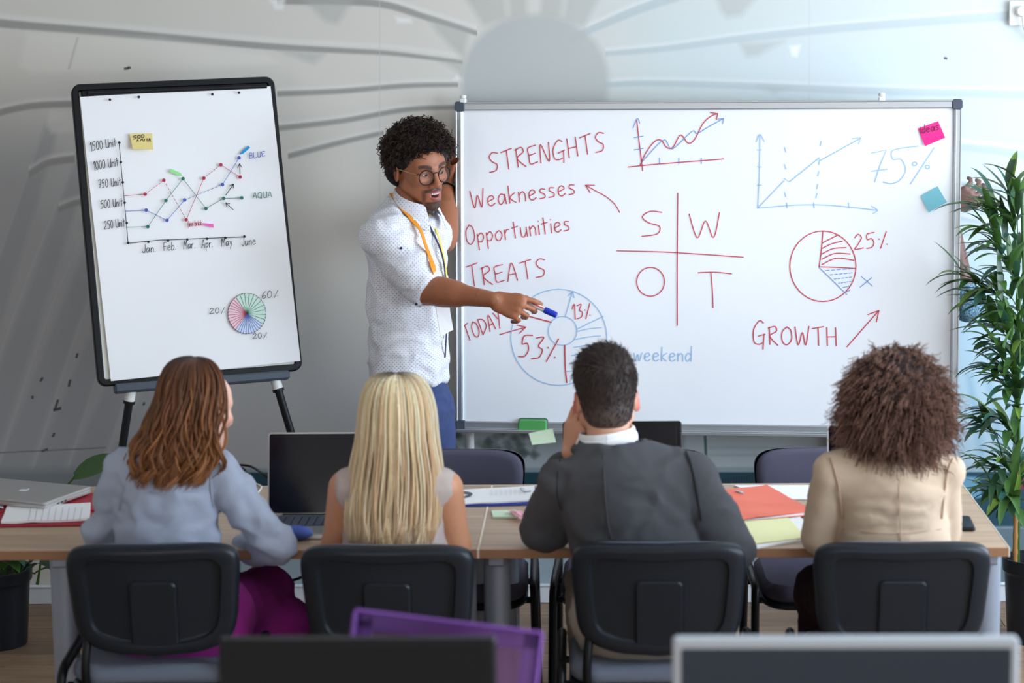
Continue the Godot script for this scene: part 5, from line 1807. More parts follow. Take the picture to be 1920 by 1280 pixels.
func add_field(b: MB, f: Field, xf: Transform3D, paint = null):
	var t := MB.new()
	t.tint = b.tint
	f.mesh(t, null, paint)
	for k in t.v.size():
		b.v.append(xf * t.v[k]); b.n.append((xf.basis * t.n[k]).normalized()); b.c.append(t.c[k])

# hand frame: origin at the wrist, +y to the fingertips, +z the back of the hand, thumb towards +x times side
# curls: for each finger (index first) how far each joint bends towards the palm; spread fans them
func hand_shape(b: MB, xf: Transform3D, side: float, curls: Array, thumb: Array, cell := 0.0032) -> Array:
	var f := Field.new(Vector3(-0.075, -0.06, -0.115), Vector3(0.085, 0.205, 0.045), cell)
	f.cap(Vector3(0, -0.05, 0), Vector3(0, 0.010, 0), 0.014, 0.026, 0.014, Vector3(0, 0, 1), 0.84)
	f.cap(Vector3(0.006 * side, 0.02, 0), Vector3(0.012 * side, 0.078, 0), 0.026, 0.030, 0.012, Vector3(0, 0, 1), 0.46)
	f.cap(Vector3(-0.012 * side, 0.02, -0.002), Vector3(-0.020 * side, 0.074, -0.002), 0.024, 0.023, 0.012, Vector3(0, 0, 1), 0.48)
	var tips := []
	var root := [Vector3(0.031, 0.086, 0), Vector3(0.010, 0.091, 0.002), Vector3(-0.011, 0.087, 0.001), Vector3(-0.031, 0.077, -0.002)]
	var segs := [[0.043, 0.026, 0.020], [0.047, 0.030, 0.021], [0.043, 0.028, 0.020], [0.034, 0.021, 0.018]]
	var fan := [0.10, 0.02, -0.05, -0.14]
	for k in 4:
		var p: Vector3 = root[k]
		p.x *= side
		var r := [0.0098, 0.0100, 0.0095, 0.0084][k] as float
		f.cap(p - Vector3(0, 0.02, 0.002), p, r * 1.05, r * 1.08, 0.008)
		var bend := 0.0
		for s in 3:
			bend += curls[k][s]
			var d := Vector3(sin(fan[k]) * side, cos(fan[k]) * cos(bend), -sin(bend))
			var q: Vector3 = p + d.normalized() * segs[k][s]
			f.cap(p, q, r * (1.0 - 0.07 * s), r * (0.95 - 0.08 * s), 0.0025)
			p = q
		tips.append(xf * p)
	for s in thumb.size() - 1:
		var p: Vector3 = thumb[s]; var q: Vector3 = thumb[s + 1]
		p.x *= side; q.x *= side
		f.cap(p, q, [0.0145, 0.0115, 0.0105][s], [0.0115, 0.0105, 0.0088][s], 0.010 if s == 0 else 0.004)
	add_field(b, f, xf)
	var th: Vector3 = thumb[-1]
	th.x *= side
	tips.append(xf * th)
	return tips

const THUMB_REST := [Vector3(0.014, 0.018, -0.006), Vector3(0.040, 0.050, -0.014), Vector3(0.050, 0.080, -0.022), Vector3(0.052, 0.104, -0.028)]
const CURL_REST := [[0.25, 0.35, 0.2], [0.3, 0.4, 0.25], [0.35, 0.45, 0.25], [0.4, 0.45, 0.25]]

func hand_frame(wrist: Vector3, fingers: Vector3, dorsal: Vector3) -> Transform3D:
	var y := fingers.normalized()
	var z := (dorsal - y * y.dot(dorsal)).normalized()
	return Transform3D(Basis(y.cross(z), y, z), wrist)

# a cloth surface: broad folds across the pull and finer creases
func creases(seed_: int, depth: float, across := Vector3(9, 30, 9), fine := 0.35) -> Callable:
	var n1 := FastNoiseLite.new()
	n1.seed = seed_
	n1.noise_type = FastNoiseLite.TYPE_SIMPLEX_SMOOTH
	n1.frequency = 1.0
	n1.fractal_type = FastNoiseLite.FRACTAL_RIDGED
	n1.fractal_octaves = 2
	var n2 := FastNoiseLite.new()
	n2.seed = seed_ + 5
	n2.frequency = 1.0
	n2.fractal_octaves = 2
	return func(p: Vector3, _n: Vector3) -> float:
		var w := p + Vector3(n2.get_noise_3d(p.x * 5, p.y * 5, p.z * 5), n2.get_noise_3d(p.y * 5, p.z * 5 + 7, p.x * 5), 0) * 0.06
		return depth * (n1.get_noise_3d(w.x * across.x * 0.62, w.y * across.y * 0.62, w.z * across.z * 0.62) * 0.8 + fine * n2.get_noise_3d(w.x * across.x * 1.3, w.y * across.y * 1.1, w.z * across.z * 1.3))

# many thin strands as one mesh: each is a list of points with a width and a colour
class Strands:
	var b := MB.new()
	func add(pts: PackedVector3Array, w0: float, w1: float, c0: Color, c1: Color, twist := Vector3(0.3, 0.2, 0.9), cols := PackedColorArray()):
		var sides := 3
		var m := pts.size()
		var prev := PackedVector3Array(); var prevn := PackedVector3Array()
		var prevc := cols[0] if cols.size() == m else c0
		for k in m:
			var f := float(k) / (m - 1)
			var d := (pts[mini(k + 1, m - 1)] - pts[maxi(k - 1, 0)]).normalized()
			var e1 := (twist - d * twist.dot(d)).normalized()
			var e2 := d.cross(e1)
			var w := lerpf(w0, w1, f) * (1.0 if k < m - 1 else 0.25)
			var ring := PackedVector3Array(); var rn := PackedVector3Array()
			for s in sides:
				var a := TAU * s / sides
				var o := e1 * cos(a) + e2 * sin(a)
				ring.append(pts[k] + o * w); rn.append(o)
			var col := cols[k] if cols.size() == m else c0.lerp(c1, f)
			if k > 0:
				for s in sides:
					var s2 := (s + 1) % sides
					for q in [[prev[s], prevn[s], prevc], [ring[s2], rn[s2], col], [prev[s2], prevn[s2], prevc], [prev[s], prevn[s], prevc], [ring[s], rn[s], col], [ring[s2], rn[s2], col]]:
						b.v.append(q[0]); b.n.append(q[1]); b.c.append(q[2])
			prev = ring; prevn = rn; prevc = col

func skin_mat(called: String, r: float, g: float, b: float) -> StandardMaterial3D:
	var m := mat(called, r, g, b, 0.5)
	m.vertex_color_use_as_albedo = true
	m.subsurf_scatter_enabled = true
	m.subsurf_scatter_strength = 0.12
	return m

func hair_mat(called: String, rough := 0.5) -> StandardMaterial3D:
	var m := mat(called, 255, 255, 255, rough)
	m.vertex_color_use_as_albedo = true
	m.metallic_specular = 0.4
	return m

func vary(c: Color, amount: float, r: RandomNumberGenerator) -> Color:
	var k := 1.0 + r.randf_range(-amount, amount)
	return Color(c.r * k, c.g * k, c.b * k)

# trunk of a garment or body: pelvis, waist, chest, with half widths; side is the direction across the shoulders, deep the one through the chest
func trunk(f: Field, pel: Vector3, waist: Vector3, chest: Vector3, wp: float, ww: float, wc: float, deep: Vector3, sq: float):
	f.cap(pel, waist, wp, ww, 0.05, deep, sq)
	f.cap(waist, chest, ww, wc, 0.06, deep, sq)

func arm(f: Field, a: Vector3, b: Vector3, c: Vector3, r0: float, r1: float, r2: float, k := 0.025):
	f.cap(a, b, r0, r1, k)
	f.cap(b, c, r1, r2, k)

func seated_legs(f: Field, hip_l: Vector3, hip_r: Vector3, knee_l: Vector3, knee_r: Vector3, ank_l: Vector3, ank_r: Vector3, r := 0.075):
	for q in [[hip_l, knee_l, ank_l], [hip_r, knee_r, ank_r]]:
		f.cap(q[0], q[1], r * 1.06, r * 0.82, 0.03)
		f.cap(q[1], q[2], r * 0.80, r * 0.58, 0.03)
	f.cap(hip_l, hip_r, r * 1.35, r * 1.35, 0.03)

func shoe(b: MB, heel: Vector3, dir: Vector3, len_ := 0.26):
	var f := Field.new(Vector3(-0.08, -0.01, -0.08), Vector3(0.08, 0.14, len_ + 0.06), 0.009)
	f.cap(Vector3(0, 0.040, 0.02), Vector3(0, 0.032, len_ - 0.05), 0.038, 0.034, 0.02, Vector3.UP, 0.9)
	f.cap(Vector3(0, 0.10, 0.012), Vector3(0, 0.05, 0.06), 0.036, 0.036, 0.02)
	f.cut(Vector3(0, 0.003, 0.12), Vector3.DOWN, 0.3)
	var z := Vector3(dir.x, 0, dir.z).normalized()
	add_field(b, f, Transform3D(Basis(Vector3.UP.cross(z), Vector3.UP, z), heel))

func head_xf(o: Vector3, face: Vector3, tilt := 0.0) -> Transform3D:
	var z := face.normalized()
	var x := Vector3.UP.cross(z).normalized()
	return Transform3D(Basis(x, z.cross(x), z) * Basis(Vector3(0, 0, 1), tilt), o)

# ---------------------------------------------------------------- the presenter

func presenter():
	var t := thing("person", "standing curly-haired man in glasses and a dotted white shirt pointing with a marker", "person", Vector3(at(770, 700, 7.5).x, 0, -7.5))
	var org := t.position
	var F := Vector3(0.80, 0, 0.60)                          # the way the chest faces
	var S := Vector3(-0.60, 0, 0.80)                         # towards his right shoulder
	var hips := at(768, 742, 7.50); var waist := at(766, 640, 7.50); var chest := at(766, 470, 7.50)
	var neck := at(768, 398, 7.50)
	var sh_r := at(718, 444, 7.36); var el_r := at(800, 543, 7.30); var wr_r := at(927, 562, 7.16)
	var sh_l := at(800, 432, 7.62); var el_l := at(830, 447, 7.74); var wr_l := at(836, 352, 7.93)
	var hx := head_xf(at(785, 318, 7.48), Vector3(0.60, -0.14, 0.79), 0.10)
	# skin: head and neck, forearms, hands, one continuous colour
	var skin := skin_mat("skin_brown", 255, 255, 255)
	var base := lin(164, 102, 70)
	var dark := lin(30, 20, 17)
	var paint := func(p: Vector3) -> Color:
		var c := base
		var m := noise.get_noise_3d(p.x * 60, p.y * 60, p.z * 60)
		c = c * (1.0 + 0.05 * m)
		# lips
		var l := Vector2(p.x / 0.026, (p.y + 0.066) / 0.0200)
		if p.z > 0.07 and l.length() < 1.0: c = c.lerp(lin(172, 96, 92), 0.75 * smoothstep(1.0, 0.75, l.length()))
		# moustache, goatee and a thin line of beard along the jaw
		var mo: float = smoothstep(0.0075, 0.003, absf(p.y + 0.0465 + absf(p.x) * 0.22)) * smoothstep(0.040, 0.028, absf(p.x)) * float(p.z > 0.06)
		var go: float = smoothstep(-0.084, -0.092, p.y) * smoothstep(0.044, 0.026, absf(p.x)) * float(p.z > 0.03) * smoothstep(-0.150, -0.128, p.y)
		var si: float = smoothstep(0.006, 0.002, absf(absf(p.x) - 0.034)) * smoothstep(-0.045, -0.055, p.y) * float(p.z > 0.055) * 0.6
		var jw: float = smoothstep(-0.060, -0.085, p.y + p.z * 0.30) * float(p.z > -0.01 and p.z < 0.08) * 0.30 * smoothstep(-0.14, -0.12, p.y)
		var beard := clampf(maxf(maxf(mo, go), maxf(si, jw)), 0.0, 1.0) * (0.86 + 0.14 * m)
		c = c.lerp(dark, beard)
		# brows
		var by: float = 0.027 + 0.006 * sin(clampf((absf(p.x) - 0.012) / 0.04, 0.0, 1.0) * PI * 0.8)
		var br: float = smoothstep(0.0075, 0.0045, absf(p.y - by)) * smoothstep(0.010, 0.014, absf(p.x)) * smoothstep(0.056, 0.050, absf(p.x)) * float(p.z > 0.05)
		return c.lerp(dark, 0.88 * br)
	var b := MB.new()
	b.tint = base
	head_shape(b, hx, 0.0027, paint, 0.016)
	var f := Field.new(Vector3(-0.82, 0.9, -7.99), Vector3(0.15, 1.62, -7.0), 0.010)
	f.cap(neck + Vector3(0, 0.05, 0), chest + Vector3(0, 0.06, 0), 0.055, 0.08, 0.04)
	f.cap(chest, waist, 0.12, 0.11, 0.04, F, 0.7)
	arm(f, sh_r, el_r, wr_r, 0.050, 0.046, 0.0255)
	arm(f, sh_l, el_l, wr_l, 0.046, 0.045, 0.030)
	f.cap(lerp(el_r, wr_r, 0.25), lerp(el_r, wr_r, 0.40), 0.044, 0.038, 0.03)
	f.cap(lerp(el_l, wr_l, 0.2), lerp(el_l, wr_l, 0.5), 0.048, 0.044, 0.03)
	add_field(b, f, Transform3D.IDENTITY)
	# right hand: thumb and index pinch the marker, the others curl under
	var fore := (wr_r - el_r).normalized()
	var tips := hand_shape(b, hand_frame(wr_r - fore * 0.004, fore + Vector3(0.35, -0.26, -0.25), Vector3(0.05, 0.30, 0.95)), -1.0, [[0.50, 0.60, 0.30], [0.75, 0.75, 0.45], [0.95, 0.85, 0.5], [1.1, 0.9, 0.6]], [Vector3(0.016, 0.018, -0.010), Vector3(0.034, 0.056, -0.030), Vector3(0.040, 0.090, -0.046), Vector3(0.037, 0.118, -0.056)], 0.0028)
	# left hand grips the edge of the board
	var lh := hand_frame(wr_l, Vector3(0.02, 1.0, -0.06), Vector3(-0.55, 0.0, 0.83))
	var edge := lh.affine_inverse() * at(857, 298, 7.845)
	hand_shape(b, hand_frame(wr_l, Vector3(0.02, 1.0, -0.06), Vector3(-0.55, 0.0, 0.83)), 1.0, [[0.30, 0.45, 0.3], [0.25, 0.4, 0.3], [0.25, 0.4, 0.3], [0.3, 0.4, 0.3]], [Vector3(0.012, 0.018, 0.0), Vector3(0.020, 0.046, 0.010).lerp(edge, 0.3), Vector3(0.020, 0.066, 0.020).lerp(edge, 0.65), edge])
	for k in b.v.size(): b.v[k] -= org
	put(b.done(), "body", skin, t)
	# eyes, teeth, mouth
	for s in [-1.0, 1.0]:
		b = MB.new()
		var eo := Vector3(s * 0.031, 0.005, 0.0795)
		b.ball(eo, Vector3(0.0128, 0.0088, 0.0126), 8, 14, Basis.IDENTITY)
		for k in b.v.size(): b.v[k] = hx * b.v[k] - org
		var eye := put(b.done(60), "eye", mat("eye_white", 226, 222, 216, 0.2), t)
		b = MB.new()
		var iris := Basis(Vector3.RIGHT, PI / 2)
		b.lathe(PackedVector2Array([Vector2(0.0058, 0.0), Vector2(0.004, 0.0008), Vector2(0, 0.001)]), Transform3D(Basis(Vector3.UP, 0.12) * iris, eo + Vector3(0.0016, 0.0004, 0.0122)), 16)
		for k in b.v.size(): b.v[k] = hx * b.v[k] - org
		put(b.done(60), "iris", mat("iris_dark", 34, 26, 24, 0.12), eye)
	b = MB.new()
	b.ball(Vector3(0, -0.066, 0.092), Vector3(0.017, 0.011, 0.008), 8, 14)
	for k in b.v.size(): b.v[k] = hx * b.v[k] - org
	put(b.done(60), "mouth", mat("mouth_dark", 66, 22, 24, 0.5), t)
	b = MB.new()
	for k in 6:
		var x := (k - 2.5) * 0.0048
		b.box(Vector3(0.0045, 0.0062, 0.004), spot(Vector3(x, -0.0605, 0.1005 - x * x * 12.0)), 0.0009)
	for k in b.v.size(): b.v[k] = hx * b.v[k] - org
	put(b.done(0), "teeth", mat("tooth_white", 236, 232, 226, 0.25), t)
	for q in [[-0.0545, 0.0058, 0.0], [-0.0785, 0.0072, 1.0]]:
		b = MB.new()
		var pts := PackedVector3Array(); var rad := PackedFloat32Array()
		for k in 13:
			var u := (k - 6) / 6.0
			var y: float = q[0] + (-0.004 if q[2] == 0.0 else 0.009) * u * u * (1.0 if q[2] else 1.6) - (0.0015 * exp(-u * u * 40) if q[2] == 0.0 else 0.0)
			pts.append(Vector3(u * 0.0225, y, 0.1010 - 0.016 * u * u + (0.001 if q[2] == 0.0 else 0.0)))
			rad.append(q[1] * (0.25 + 0.75 * sqrt(maxf(1.0 - u * u, 0.0))) * 0.82)
		b.tube(pts, rad, 10)
		for k in b.v.size(): b.v[k] = hx * b.v[k] - org
		put(b.done(60), "lip", mat("lip_rose", 158, 84, 84, 0.38), t)
	# glasses: two rims, bridge, thin gold temples
	var g := MB.new()
	var lens := MB.new()
	for s in [-1.0, 1.0]:
		var pts := PackedVector3Array()
		for k in 29:
			var a := TAU * k / 28
			pts.append(Vector3(s * 0.0345 + cos(a) * 0.0255, 0.000 + sin(a) * (0.0235 if sin(a) > 0 else 0.0265), 0.107 - 0.010 * absf(cos(a) * 0.5 + s * 0.5) ))
		g.tube(pts, PackedFloat32Array([0.0019]), 8)
		for k in 28: lens.tri(Vector3(s * 0.0345, 0, 0.103), pts[k], pts[k + 1])
		g.box(Vector3(0.010, 0.005, 0.004), spot(Vector3(s * 0.0625, 0.0125, 0.096)), 0.001)
	g.tube(curve([Vector3(-0.010, 0.009, 0.106), Vector3(0, 0.0125, 0.109), Vector3(0.010, 0.009, 0.106)], 4), PackedFloat32Array([0.0018]), 8)
	for k in g.v.size(): g.v[k] = hx * g.v[k] - org
	for k in lens.v.size(): lens.v[k] = hx * lens.v[k] - org
	var gl := put(g.done(50), "glasses", mat("rim_black", 9, 8, 9, 0.3), t)
	var clear := mat("lens_glass", 250, 250, 255, 0.0)
	clear.transparency = BaseMaterial3D.TRANSPARENCY_ALPHA
	clear.albedo_color.a = 0.02
	clear.metallic_specular = 0.16
	put(lens.done(0), "lens", clear, gl)
	g = MB.new()
	for s in [-1.0, 1.0]: g.tube(PackedVector3Array([Vector3(s * 0.067, 0.0125, 0.094), Vector3(s * 0.082, 0.016, 0.02), Vector3(s * 0.083, 0.012, -0.012)]), PackedFloat32Array([0.0013]), 6)
	for k in g.v.size(): g.v[k] = hx * g.v[k] - org
	put(g.done(50), "temple", mat("gold", 222, 178, 120, 0.28, 0.9), gl)
	# hair: a dark mass covered in tight curls
	var r := RandomNumberGenerator.new()
	r.seed = 5
	f = Field.new(Vector3(-0.15, -0.10, -0.18), Vector3(0.15, 0.20, 0.13), 0.009)
	f.egg(Vector3(0.008, 0.062, -0.018), Vector3(0.104, 0.096, 0.104), Basis.IDENTITY, 0.03)
	f.egg(Vector3(0, -0.005, -0.060), Vector3(0.090, 0.070, 0.060), Basis.IDENTITY, 0.03)
	f.egg(Vector3(0, -0.020, 0.100), Vector3(0.082, 0.084, 0.080), Basis.IDENTITY, 0.01, true)
	f.egg(Vector3(0, -0.06, 0.05), Vector3(0.10, 0.062, 0.080), Basis.IDENTITY, 0.01, true)
	b = MB.new()
	b.tint = lin(24, 18, 16)
	add_field(b, f, hx)
	for k in b.v.size(): b.v[k] -= org
	var hair := put(b.done(), "hair", hair_mat("hair_curly", 0.6), t)
	var st := Strands.new()
	var count := 0
	while count < 3000:
		var d := Vector3(r.randfn(), r.randfn(), r.randfn()).normalized()
		var hc := Vector3(0.010, 0.058, -0.018)
		# where hair grows: not on the face, not below the nape
		if d.z > 0.15 and d.y < 0.16 - 0.20 * smoothstep(0.40, 0.75, absf(d.x)): continue
		if d.y < -0.78: continue
		if d.z > -0.1 and d.y < -0.45: continue
		count += 1
		var reach := Vector3(0.108, 0.100, 0.110)
		var p0 := hc + d * reach * r.randf_range(0.80, 1.0)
		var len_ := r.randf_range(0.016, 0.034)
		var e1 := d.cross(Vector3(r.randfn(), r.randfn(), r.randfn())).normalized()
		var e2 := d.cross(e1)
		var rad := r.randf_range(0.0032, 0.0058)
		var turns := r.randf_range(1.2, 2.2)
		var ph := r.randf() * TAU
		var pts := PackedVector3Array()
		var lean := (e1 * r.randfn() + e2 * r.randfn()) * 0.35 + Vector3.DOWN * 0.25
		for k in 11:
			var u := k / 10.0
			var a := ph + turns * TAU * u
			pts.append(hx * (p0 + (d + lean * u) * len_ * u + (e1 * cos(a) + e2 * sin(a)) * rad) - org)
		var c := vary(lin(38, 28, 25), 0.5, r)
		st.add(pts, 0.0016, 0.0013, c, c.lerp(lin(88, 62, 50), r.randf() * 0.7))
	put(st.b.done(), "curls", M.hair_curly, hair)
	# trousers and shoes
	f = Field.new(Vector3(-0.88, 0.02, -7.72), Vector3(-0.35, 1.05, -7.25), 0.011)
	var hip_r := hips + S * 0.085 - Vector3(0, 0.06, 0); var hip_l := hips - S * 0.085 - Vector3(0, 0.06, 0)
	f.cap(hips + Vector3(0, 0.10, 0), hips - Vector3(0, 0.05, 0), 0.135, 0.148, 0.04, F, 0.80)
	for q in [[hip_r, hip_r + Vector3(0.01, -0.40, 0.04), Vector3(hip_r.x + 0.0, 0.09, hip_r.z + 0.02)], [hip_l, hip_l + Vector3(0.02, -0.40, 0.02), Vector3(hip_l.x + 0.03, 0.09, hip_l.z)]]:
		f.cap(q[0], q[1], 0.096, 0.070, 0.03)
		f.cap(q[1], q[2], 0.070, 0.058, 0.03)
	f.cut(Vector3(hips.x, hips.y + 0.10, hips.z), Vector3.UP, 0.4)
	b = MB.new()
	f.mesh(b, creases(31, 0.007, Vector3(10, 24, 10)))
	for k in b.v.size(): b.v[k] -= org
	cloth(mat("denim_blue", 68, 86, 142, 0.85), 90, 0.10, 1)
	put(b.done(), "trousers", M.denim_blue, t)
	b = MB.new()
	shoe(b, Vector3(hip_r.x - 0.02, 0.001, hip_r.z + 0.01), F)
	shoe(b, Vector3(hip_l.x + 0.01, 0.001, hip_l.z - 0.01), F)
	for k in b.v.size(): b.v[k] -= org
	put(b.done(), "shoes", M.black_plastic, t)
	# shirt: white with tiny dark dots, sleeves rolled to the elbow
	var sf := Field.new(Vector3(-0.90, 0.86, -7.86), Vector3(-0.28, 1.56, -7.12), 0.009)
	sf.cap(at(767, 724, 7.50), at(766, 560, 7.50), 0.146, 0.142, 0.05, F, 0.82)
	sf.cap(at(766, 560, 7.50), at(762, 452, 7.50), 0.142, 0.150, 0.05, F, 0.74)
	sf.cap(sh_r + Vector3(0.02, 0.0, 0), sh_l - Vector3(0.01, 0, 0), 0.064, 0.062, 0.05)
	sf.cap(neck + Vector3(0, 0.0, 0), at(748, 440, 7.46), 0.064, 0.09, 0.05)
	sf.cap(sh_r, lerp(sh_r, el_r, 0.6), 0.068, 0.068, 0.03)
	sf.cap(lerp(sh_r, el_r, 0.6), lerp(el_r, wr_r, 0.02), 0.070, 0.060, 0.02)
	sf.cap(lerp(sh_r, el_r, 0.80), lerp(el_r, wr_r, 0.03), 0.064, 0.063, 0.006)
	sf.cap(sh_l, lerp(sh_l, el_l, 0.5), 0.066, 0.060, 0.03)
	var arm_dir := (el_r - sh_r).normalized().lerp(fore, 0.45).normalized()
	sf.cut(lerp(el_r, wr_r, 0.05), arm_dir, 0.13)
	sf.cut(neck + Vector3(0.005, 0.022, 0.01), Vector3(0.45, 0.85, 0.25).normalized(), 0.13)
	# curved hem
	sf.egg(at(735, 745, 7.35), Vector3(0.16, 0.060, 0.20), Basis.IDENTITY, 0.006, true)
	sf.cut(at(766, 715, 7.50), Vector3.DOWN, 0.4)
	b = MB.new()
	var fold := creases(11, 0.014, Vector3(8, 13, 8), 0.3)
	sf.mesh(b, fold)
	for k in b.v.size(): b.v[k] -= org
	var dots := Image.create(48, 48, false, Image.FORMAT_RGB8)
	dots.fill(Color8(232, 232, 238))
	for q in [[12, 12], [36, 36]]:
		for y in range(-5, 6):
			for x in range(-5, 6):
				if x * x + y * y < 27: dots.set_pixel(q[0] + x, q[1] + y, Color8(84, 86, 112))
	var shirt := mat("dotted_cotton", 255, 255, 255, 0.85)
	shirt.albedo_texture = ImageTexture.create_from_image(dots)
	shirt.uv1_triplanar = true
	shirt.uv1_scale = Vector3(80, 80, 80)
	put(b.done(), "shirt", shirt, t)
	# what lies on the shirt is set on its surface, found along the line of sight
	var onto := func(x: float, y: float, lift: float) -> Vector3:
		var d := ray(x, y)
		var p := at(x, y, 7.15)
		d = d.normalized()
		for k in 90:
			var v: float = sf.value(p) - fold.call(p, Vector3.ZERO)
			if v < 0.002: break
			p += d * clampf(v * 0.7, 0.002, 0.03)
		return p + sf.slope(p) * lift
	# collar: a folded band standing round the neck, its points open at the front
	b = MB.new()
	var cc := at(777, 366, 7.485)
	var fw := (F + Vector3(0.10, 0, 0.15)).normalized()
	var sd := Vector3(-fw.z, 0, fw.x)
	var inner := []
	for k in 33:
		var a := lerpf(-2.78, 2.78, k / 32.0)
		var dir := -fw * cos(a) + sd * sin(a)
		var front: float = 0.5 - 0.5 * cos(a)
		var point: float = smoothstep(2.1, 2.78, absf(a))
		var row := PackedVector3Array()
		var o := cc + Vector3(0, -0.046 * front, 0) + fw * 0.010 * front
		row.append(o + dir * 0.060 + Vector3(0, -0.012, 0))
		row.append(o + dir * 0.0615 + Vector3(0, 0.026 - 0.010 * front, 0))
		row.append(o + dir * 0.066 + Vector3(0, 0.028 - 0.010 * front, 0))
		row.append(o + dir * (0.080 + 0.008 * point) + Vector3(0, -0.002 - 0.016 * front, 0))
		row.append(o + dir * (0.092 + 0.014 * point) + Vector3(0, -0.028 - 0.020 * front - 0.018 * point, 0))
		inner.append(row)
	b.sheet(inner, 0.002)
	for k in b.v.size(): b.v[k] -= org
	put(b.done(60), "collar", shirt, t)
	var ribbon := func(pts: Array, width: float, lift: float, m: Material, called: String, parent: Node, label: String) -> Node:
		var line := []
		var zs := []
		for q in pts: zs.append((onto.call(q[0], q[1], lift) as Vector3).z)
		for pass_ in 6:                                      # a taut strap bridges hollows
			for k in range(1, zs.size() - 1): zs[k] = maxf(zs[k], (zs[k - 1] + zs[k + 1]) * 0.5)
		for k in pts.size(): line.append(at(pts[k][0], pts[k][1], -zs[k] - 0.002))
		var cv := curve(line, 5)
		var rb := MB.new()
		var pl := Vector3.ZERO; var pr := Vector3.ZERO
		for k in cv.size():
			var d := (cv[mini(k + 1, cv.size() - 1)] - cv[maxi(k - 1, 0)]).normalized()
			var nn := sf.slope(cv[k])
			var s := nn.cross(d).normalized() * width * 0.5
			var l := cv[k] + s; var q := cv[k] - s
			if k > 0:
				rb.quad(pr, q, l, pl)
				rb.quad(pl - nn * 0.0015, l - nn * 0.0015, q - nn * 0.0015, pr - nn * 0.0015)
			pl = l; pr = q
		for k in rb.v.size(): rb.v[k] -= org
		return put(rb.done(60), called, m, parent, label)
	ribbon.call([[801, 414], [812, 436], [824, 462], [832, 490], [836, 525], [838, 565], [838, 610], [836, 650], [834, 690]], 0.008, 0.003, mat("navy", 36, 38, 78, 0.8), "placket", t, "dark blue button band")
	var strap := Node3D.new()
	strap.name = "lanyard"
	t.add_child(strap)
	ribbon.call([[735, 362], [750, 386], [770, 408], [788, 430], [797, 455], [806, 480], [814, 506], [820, 540], [826, 574]], 0.021, 0.008, mat("strap_orange", 232, 146, 20, 0.7), "strap", strap, "orange and yellow strap")
	ribbon.call([[806, 402], [818, 430], [828, 462], [835, 496], [838, 530], [834, 575]], 0.010, 0.006, mat("strap_yellow", 244, 210, 96, 0.7), "strap", strap, "yellow strap")
	b = MB.new()
	var c1 := at(817, 574, 7.30); var c2 := at(842, 572, 7.33); var c3 := at(850, 618, 7.35); var c4 := at(826, 631, 7.32)
	b.sheet([PackedVector3Array([c1, c2]), PackedVector3Array([c4, c3])], 0.002)
	for k in b.v.size(): b.v[k] -= org
	put(b.done(0), "badge", M.paper, strap, "blank white badge")
	for q in [[752, 466], [781, 568]]:
		b = MB.new()
		var p: Vector3 = onto.call(q[0], q[1], 0.004)
		b.ball(p, Vector3(0.0045, 0.0045, 0.0045), 6, 10)
		for k in b.v.size(): b.v[k] -= org
		put(b.done(60), "button", M.navy, t)
	# watch on the left wrist
	b = MB.new()
	var wd := (wr_l - el_l).normalized()
	b.tube(PackedVector3Array([wr_l - wd * 0.012, wr_l + wd * 0.012]), PackedFloat32Array([0.034]), 20)
	for k in b.v.size(): b.v[k] -= org
	var watch := put(b.done(50), "watch", M.black_plastic, t)
	b = MB.new()
	b.tube(PackedVector3Array([wr_l - wd * 0.004, wr_l + wd * 0.004]), PackedFloat32Array([0.036]), 20)
	for k in b.v.size(): b.v[k] -= org
	put(b.done(50), "watch_case", M.silver, watch)
	# the marker he holds is a thing of its own
	var tail := at(984, 561, 7.03); var tip := at(1044, 591, 7.0)
	var grasp: Vector3 = (tips[0] + tips[4]) * 0.5
	var dz := -grasp.z
	tail = at(990, 567, dz - 0.012); tip = at(1044, 591, dz - 0.04)
	var md := (tip - tail)
	var len_ := md.length()
	var mk := thing("marker", "white marker pen with a blue cap held in the presenter's right hand", "marker", tail)
	var y := md.normalized()
	mk.basis = Basis(y.cross(Vector3(0, 0, 1)).normalized(), y, y.cross(Vector3(0, 0, 1)).normalized().cross(y))
	b = MB.new()
	b.lathe(PackedVector2Array([Vector2(0, -0.03), Vector2(0.0085, -0.03), Vector2(0.0085, len_ * 0.60), Vector2(0, len_ * 0.60)]), Transform3D.IDENTITY, 18)
	put(b.done(40), "barrel", M.white_plastic, mk)
	b = MB.new()
	b.lathe(PackedVector2Array([Vector2(0.0102, len_ * 0.58), Vector2(0.0105, len_ * 0.66), Vector2(0.0100, len_ * 0.96), Vector2(0.0075, len_), Vector2(0, len_)]), Transform3D.IDENTITY, 18)
	put(b.done(40), "cap", mat("cap_blue", 24, 50, 190, 0.35), mk)
	b = MB.new()
	b.box(Vector3(0.004, len_ * 0.36, 0.002), spot(Vector3(-0.004, len_ * 0.38, 0.0076), Basis(Vector3.UP, -0.45)), 0.0005)
	put(b.done(0), "stripe", M.ink_red, mk)

# ---------------------------------------------------------------- the four seated people, seen from behind

